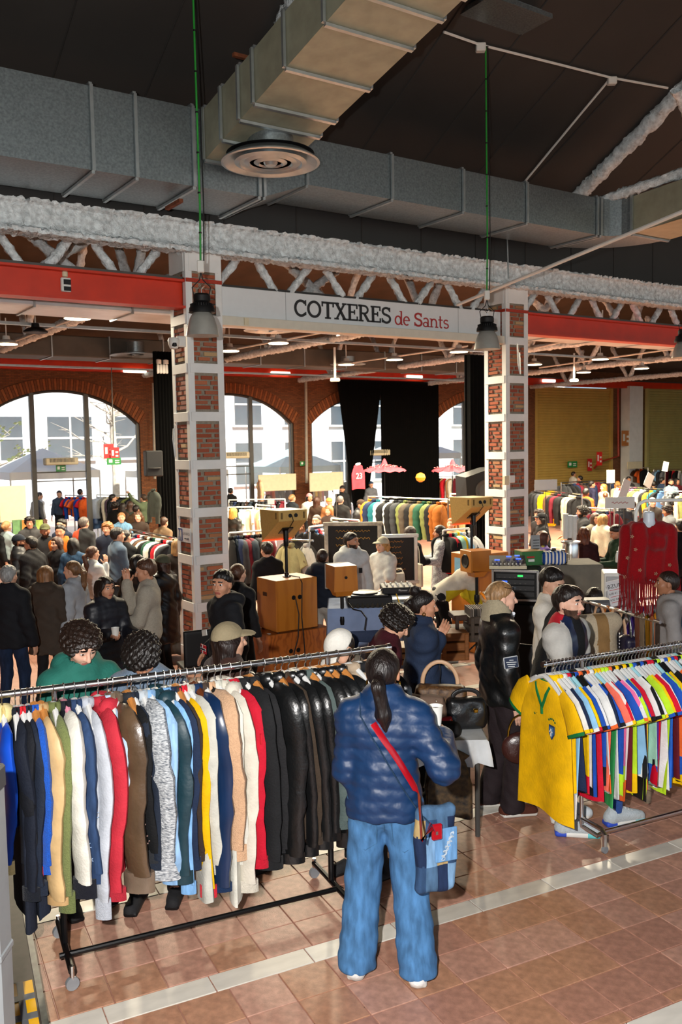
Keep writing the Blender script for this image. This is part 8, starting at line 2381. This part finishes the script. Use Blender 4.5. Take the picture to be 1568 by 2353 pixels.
J = P('man in a cream sweater shading his face with one hand', 338, 1287, 1.70, -95, ('knit', '9c9486'), ('short', '4a3022'), 'm', arms=((.16, .33, 1.10), (.05, .22, 1.47)), legs=('cloth', '5d564a'), hp=10, fat=.025, hands=('grip', 'relaxed'))
glasses(J, True)
cup_at(J['w'](J['arm'][-1][2] + np.array((.03, .08, .0))), 'white cup held by the man in the cream sweater')
P('woman in a camouflage cap and long black leather coat', 374, 1277, 1.58, -60, ('leather', '0f0f11'), ('long', '3a2014'), coat=True, hem=.50, fat=.03, cap=('4a4a3a',))
P('black haired person in a black puffer beside the cream sweater', 315, 1277, 1.60, 20, ('puffer', '101114'), ('long', '0f0b0a'), hem=.80, fat=.04, puffy=.006, hood=True)
P('tall man in a blue grey sweater facing the rail', 268, 1214, 1.80, 55, ('knit', '46576b'), ('short', '15100e'), arms=('down', 'low'), fat=.022)
P('woman with a ponytail in a white top and crossbody strap', 211, 1257, 1.60, 40, ('cloth', 'bcc3c6'), ('ponytail', '4a2a18'), arms=('down', 'face'), legs=('denim', '39506e'))
P('man with glasses and a black backpack in a dark coat', 72, 1235, 1.72, -70, ('cloth', '15161a'), ('short', '100d0c'), 'm', fat=.035)
P('man in a navy cap and black puffer jacket', 42, 1230, 1.70, 75, ('puffer', '12141a'), ('short', '100d0c'), 't', cap=('141c28',), fat=.04, puffy=.006, beard='14100e')
P('woman with long brown hair facing the backpack', 131, 1235, 1.62, 215, ('cloth', '1a1a1e'), ('long', '3a2218'))
P('black haired person in a blue denim jacket seen from behind', 168, 1238, 1.62, 5, ('denim', '2c4560'), ('long', '0f0c0b'))
P('man in an olive cap and dark t-shirt', 103, 1206, 1.74, 160, ('cloth', '2a2b2e'), ('short', '2a1c14'), 'm', cap=('4d4f32',), beard='2a1c14', tier=2)
P('man with headphones and an orange hood', 138, 1208, 1.72, 175, ('cloth', 'b8621c'), ('short', '120e0c'), 'm', tier=2, hood=True)
P('person wrapped in a chequered scarf with glasses', 68, 1189, 1.72, 165, ('cloth', '3a3a3c'), ('curly', '15100e'), 'm', tier=2, hood=True)
P('dark haired person in a navy jacket behind the headphones', 142, 1194, 1.70, 200, ('cloth', '1b2438'), ('short', '100d0c'), tier=2)
P('grey haired man with a red and teal jacket over his shoulder', 192, 1190, 1.74, 15, ('cloth', '2c2e30'), ('short', '5a5450'), tier=2, lay=[(lambda x, y, z: (x < -.06) & (y < .05) & (z > 1.05), ('cloth', 'b0452a'))])
P('fair man in a navy sweater facing the camera', 247, 1202, 1.70, 185, ('cloth', '1b2233'), ('curly', '8a5a2c'), 'l', tier=2)
P('woman with glasses in a denim shirt facing the crowd', 279, 1179, 1.64, 170, ('denim', '5a7f9c'), ('bun', '8a6238'), 'l', tier=2)
P('woman with long brown hair in a brown jacket', 318, 1177, 1.64, 180, ('cloth', '2c211a'), ('wavy', '4a2f1c'), 'l', tier=2)
P('person in a striped brown top bending at the rail', 376, 1190, 1.62, 20, ('cloth', '6b5640'), ('short', '3a2417'), tier=2, lean=10)
P('woman in a bright orange top with an orange headband', 373, 1167, 1.62, 240, ('cloth', 'd04a18'), ('bun', '5a341c'), 'l', tier=2, hp=20)
P('woman in a sleeveless grey top with a ponytail', 394, 1156, 1.64, 40, ('cloth', '7d7466'), ('ponytail', '2c1a12'), 'm', tier=2, sleeve=0)
P('black haired person in a black jacket beyond the denim shirt', 258, 1137, 1.72, 60, ('cloth', '131417'), ('short', '0e0b0a'), tier=2)
P('curly haired woman in a black coat near the street door', 263, 1155, 1.62, 20, ('cloth', '131417'), ('curly', '1a110c'), tier=2)
P('dark haired woman in a brown top near the street door', 281, 1157, 1.60, 30, ('cloth', '3a2a20'), ('bob', '1a110c'), tier=2)
P('woman with brown hair in a dark green coat near the street door', 298, 1153, 1.62, 330, ('cloth', '232a22'), ('long', '3a2417'), tier=2)
P('person in a pale green jacket raising a phone', 330, 1137, 1.70, 300, ('cloth', '5d6b52'), ('short', '3a2a1e'), tier=2, arms=('up', 'side'))
P('person in a tan jacket beside the raised phone', 312, 1162, 1.62, 10, ('cloth', '5a4630'), ('short', '1a110c'), tier=2)
P('dark haired woman facing the pillar from behind the rail', 398, 1142, 1.64, 190, ('cloth', '2a2420'), ('bun', '15100e'), 'm', tier=2)
P('fair haired woman at the edge of the crowd', 14, 1199, 1.64, 20, ('cloth', '8fa0a4'), ('bun', '9a7248'), tier=2)
P('person in a blue cap and black jacket before the display board', 3, 1150, 1.68, 30, ('cloth', '17181b'), ('long', '4a3020'), tier=2, cap=('24405c',))
P('dark haired person in a black coat at the crowd edge', 4, 1203, 1.60, 60, ('cloth', '131417'), ('long', '120e0c'), tier=2)
P('person in a black jacket behind the man in the blue sweater', 287, 1220, 1.68, 30, ('cloth', '131417'), ('short', '100d0c'), tier=1)
P('person in a dark parka beside the pillar rail', 408, 1240, 1.62, 10, ('cloth', '221c1a'), ('bob', '8a6a42'), tier=1)
P('brown haired woman with sunglasses in a black coat behind the anorak', 545, 1298, 1.60, 30, ('cloth', '131316'), ('bun', '4a2c1a'), tier=1, hood=True)
P('person in a black sweater and white trousers behind the bass cabinet', 614, 1247, 1.66, 330, ('cloth', '111216'), ('short', '1a110d'), tier=1, legs=('cloth', 'b9b5ac'), hp=8)
P('short haired man in a navy jacket by the monitor speaker', 741, 1263, 1.60, 15, ('cloth', '161b28'), ('buzz', '2a1810'), tier=1, hood=True, fat=.035, legs=('cloth', 'a9a59c'))
J = P('man in a white hoodie looking to the side', 807, 1226, 1.76, 165, ('cloth', 'b9bdbf'), ('short', '1d1410'), 'm', tier=1, hood=True, fat=.035, hy=-45, legs=('denim', '2b3f5c'), beard='2a1c14')
part_on(J, 'chest_print', MB().box(tuple(J['U']((-.08, .18, 1.22)) * J['s']), (.05, .006, .07)), M_BLACKP, 0)
P('fair long haired woman in a white t-shirt and cream cap', 880, 1236, 1.66, 225, ('cloth', 'c6c6c2'), ('wavy', 'a07440'), tier=1, sleeve=.42, cap=('b9b49e',), fat=.03, legs=('denim', '2b3644'), arms=('low', 'down'))
J = P('long haired woman in black carrying a printed white tote', 943, 1211, 1.68, 50, ('cloth', '111216'), ('long', '2a1810'), tier=1, arms=('down', 'front'), legs=('denim', '7f97a8'))
tb = thing('tote_bag', 'white cotton tote with a black print on the shoulder of the long haired woman', 'bag', J['w'](np.array((.26, -.14, .72))), J['rz'])
V, F = snet(lambda P: bxs(P, (0, 0, .2), (.17, .03, .2), .02) - .004 * np.sin(P[..., 0] * 30), (-.2, -.07, -.03), (.2, .07, .43), .016)
MB().arr(V, F).build('bag_body', cloth('b3ad9c'), tb, 180)
MB().box((-.02, -.036, .22), (.20, .006, .17)).build('print', M_BLACKP, tb, 0)
MB().lathe([(0, -.003), (.05, 0), (0, .003)], seg=16).build('print_detail', cloth('b3ad9c'), tb).matrix_local = Matrix.Translation((.02, -.041, .20)) @ Matrix.Rotation(pi/2, 4, 'X')
for s in (-1, 1): MB().tube([(s * .10, 0, .39), (s * .06, .03, .60), (0, .06, .68)], .012, 6, flat=.3).build('strap', cloth('b3ad9c'), tb)
P('dark haired woman in a leopard print cardigan holding a cup', 1012, 1209, 1.66, 265, ('marl', '6b5a48'), ('wavy', '1d120d'), 'm', tier=1, arms=('front', 'front'), coat=True, hem=.55, fat=.03)
for (lab, px, py, h, f, tp, hr, sk, kw) in (
 ('grey haired man with glasses behind the track tops', 728, 1184, 1.72, 200, ('cloth', '1b2438'), ('buzz', '5a5450'), 'l', dict(beard='5a5450')),
 ('fair haired woman behind the track tops', 757, 1164, 1.62, 215, ('cloth', '3a2c26'), ('long', '8a5a30'), 'l', {}),
 ('broad man in a black t-shirt seen from behind', 782, 1140, 1.76, 10, ('cloth', '141414'), ('buzz', '5f5b58'), 'l', dict(sleeve=.45)),
 ('man in a brown cap and black padded coat', 828, 1150, 1.74, 120, ('puffer', '17181b'), ('short', '1d130e'), 'm', dict(cap=('3a2a20',), hp=25, fat=.045)),
 ('person in an orange hat and tan coat', 757, 1145, 1.66, 20, ('cloth', '8a5a34'), ('bald', 'a56a30'), 'l', dict(cap=('b07a3c', False, 1))),
 ('brown haired woman in a brown coat before the far rail', 728, 1143, 1.66, 30, ('cloth', '3a2a20'), ('long', '3a2014'), 'l', {}),
 ('person in a pink spotted cap with dark hair', 711, 1135, 1.68, 160, ('cloth', 'b9b5b0'), ('long', '120e0c'), 'm', dict(cap=('c98a90', False, 1))),
 ('fair haired person in a dark gilet with blue sleeves', 671, 1137, 1.68, 40, ('cloth', '24292e'), ('bun', '8a6840'), 'l', {}),
 ('black haired man standing before the tied curtain', 778, 1089, 1.74, 175, ('cloth', '16181c'), ('short', '0f0c0b'), 'm', {}),
 ('dark bearded man below the tied curtain', 787, 1117, 1.70, 190, ('cloth', '1d1f22'), ('short', '1a120e'), 'm', dict(beard='1a120e', hp=20)),
 ('blonde woman in a dark jacket at the white rail', 536, 1168, 1.62, 30, ('leather', '24221f'), ('bob', 'a8803c'), 'l', {}),
 ('dark haired woman bending at the pink hangers', 617, 1138, 1.62, 30, ('cloth', '4a3a30'), ('bob', '2a1c14'), 'l', dict(lean=12)),
 ('woman with brown hair at the sports vests', 601, 1128, 1.62, 60, ('cloth', '6b3a2a'), ('bob', '2a1c14'), 'l', {}),
 ('person in a dark jacket outside the middle arch', 530, 1122, 1.66, 20, ('cloth', '1d1d20'), ('short', '1a120e'), 'm', {}),
 ('man at the far door between the curtains', 853, 1107, 1.70, 170, ('cloth', '6b7078'), ('short', '1a120e'), 'l', dict(cap=('2c3e58', False, 1))),
 ('person behind the far rail by the parasol', 1060, 1086, 1.72, 180, ('cloth', '3a3a3c'), ('short', '1a120e'), 'm', {}),
 ('red haired woman beyond the thick winter jackets', 1037, 1192, 1.60, 200, ('cloth', 'a98a62'), ('bun', '8a4a20'), 'l', {})):
    P(lab, px, py, h, f, tp, hr, sk, 2, **kw)
for (lab, px, py, h, f, tp, hr, sk, ti, kw) in (
 ('auburn haired woman in a maroon sweater seen from behind', 1342, 1213, 1.66, 8, ('cloth', '2f1216'), ('wavy', '5a2c14'), 'l', 1, dict(legs=('denim', '1b2434'))),
 ('young man in a dark green hoodie working at the stall', 1420, 1208, 1.70, 265, ('cloth', '1b3524'), ('short', '1f130d'), 'm', 1, dict(arms=('front', 'front'), hood=True, hp=25)),
 ('fair long haired woman in a white fleece', 1386, 1183, 1.66, 60, ('knit', 'c3bca6'), ('long', '9a7440'), 'l', 1, dict(fat=.04)),
 ('brown haired woman in a purple patterned shirt', 1247, 1222, 1.60, 75, ('cloth', '5a4588'), ('bob', '4a2414'), 'p', 1, dict(lay=[(lambda x, y, z: np.sin(x * 40) * np.sin(z * 38 + y * 20) > .55, ('cloth', '8a8a3a'))])),
 ('person in a black cap and coat behind the purple shirt', 1246, 1180, 1.68, 265, ('cloth', '121316'), ('long', '17100d'), 'l', 1, dict(cap=('15161a',))),
 ('bearded man in a charcoal shirt behind the cup stacks', 1340, 1164, 1.74, 265, ('cloth', '26272a'), ('curly', '120d0b'), 'm', 1, dict(beard='120d0b', arms=('front', 'front'))),
 ('smiling woman with glasses behind the fleece', 1369, 1180, 1.62, 170, ('cloth', '6b6458'), ('bob', '3a2417'), 'm', 1, {}),
 ('man in a glossy black puffer with silver lettering on the back', 1424, 1147, 1.76, 10, ('leather', '0e1016'), ('short', '3a2418'), 'l', 1, dict(fat=.055, puffy=.006)),
 ('woman with glasses in a grey knit facing the shawl', 1535, 1162, 1.66, 265, ('knit', '6b7074'), ('curly', '1a120e'), 't', 1, dict(lean=10)),
 ('person in a black sweater beside the red shawl', 1566, 1195, 1.74, 350, ('cloth', '101115'), ('short', '100d0c'), 'l', 1, dict(fat=.03)),
 ('short haired boy in a grey and white hoodie below the shawl', 1538, 1314, 1.60, 285, ('cloth', '8a8684'), ('buzz', '241812'), 't', 1, dict(hood=True)),
 ('dark man in a bright orange top', 1347, 1124, 1.72, 40, ('cloth', 'd8581c'), ('short', '0e0b0a'), 'd', 2, {}),
 ('man in a dark top reaching over the far rail', 1360, 1106, 1.72, 80, ('cloth', '23233a'), ('short', '15100d'), 'm', 2, {}),
 ('fair woman in a cream sweater among the far rails', 1388, 1113, 1.66, 250, ('knit', 'c9b99a'), ('bob', '9a6a34'), 'l', 2, {}),
 ('man in a white t-shirt before the yellow shutter', 1318, 1084, 1.74, 70, ('cloth', 'd0ccc0'), ('buzz', '2a1c16'), 'm', 2, {}),
 ('person in a dark jacket beside the white t-shirt', 1334, 1094, 1.66, 300, ('cloth', '1d1f24'), ('short', '15100d'), 'm', 2, {}),
 ('brown haired child among the far rails', 1392, 1132, 1.50, 20, ('cloth', 'a99a80'), ('bun', '5a3418'), 'l', 2, {}),
 ('dark haired man in a navy jacket on the far right', 1522, 1098, 1.70, 80, ('cloth', '24324a'), ('short', '15100d'), 'm', 2, {}),
 ('bearded man in a pale blue jacket on the far right', 1543, 1101, 1.74, 185, ('denim', '8aa6b4'), ('short', '1a120e'), 'm', 2, dict(beard='1a120e')),
 ('dark haired person in a maroon top on the far right', 1556, 1100, 1.64, 160, ('cloth', '5a1c22'), ('bob', '15100d'), 'm', 2, {}),
 ('dark haired person behind the tilted card', 1503, 1106, 1.66, 10, ('cloth', '1d1d20'), ('short', '15100d'), 'm', 2, {}),
 ('person in a dark fleece before the pink tops', 1445, 1096, 1.68, 180, ('cloth', '2a2a2c'), ('short', '120d0b'), 't', 2, {}),
 ('fair haired woman before the pink tops', 1420, 1107, 1.64, 20, ('knit', 'b9a58a'), ('wavy', '9a6a34'), 'l', 2, {}),
 ('grey haired man behind the white frame', 1500, 1144, 1.68, 180, ('cloth', '3a3430'), ('buzz', '8a8078'), 'l', 2, {}),
 ('person in a dark coat beside the large price card', 1234, 1112, 1.68, 30, ('cloth', '2a2426'), ('short', '15100d'), 'm', 2, {}),
 ('dark curly haired woman behind the coffee stall', 1240, 1172, 1.64, 240, ('cloth', '1a1618'), ('curly', '241610'), 'l', 1, {}),
 ('young person in a black jacket behind the glossy puffer', 1452, 1152, 1.66, 280, ('cloth', '1d1d20'), ('short', '2a1a12'), 'l', 2, {})):
    P(lab, px, py, h, f, tp, hr, sk, ti, **kw)
for k, (px, py, f, c, lab) in enumerate(((86, 1124, 30, '5a5c60', 'grey jacket'), (92, 1134, 40, 'c9ccd0', 'white padded jacket'), (138, 1131, 170, '3a4658', 'navy sweater and jeans'), (186, 1128, 20, '6f86a8', 'pale blue jacket'))):
    p = at_b(px, 1180, FB + 1.6 + .5 * k)
    P('person in a %s standing outside the street door' % lab, px, py, 1.70, f, ('cloth', c), ('short', '2a1c14'), 'l', 2, pos=(p[0], p[1]))
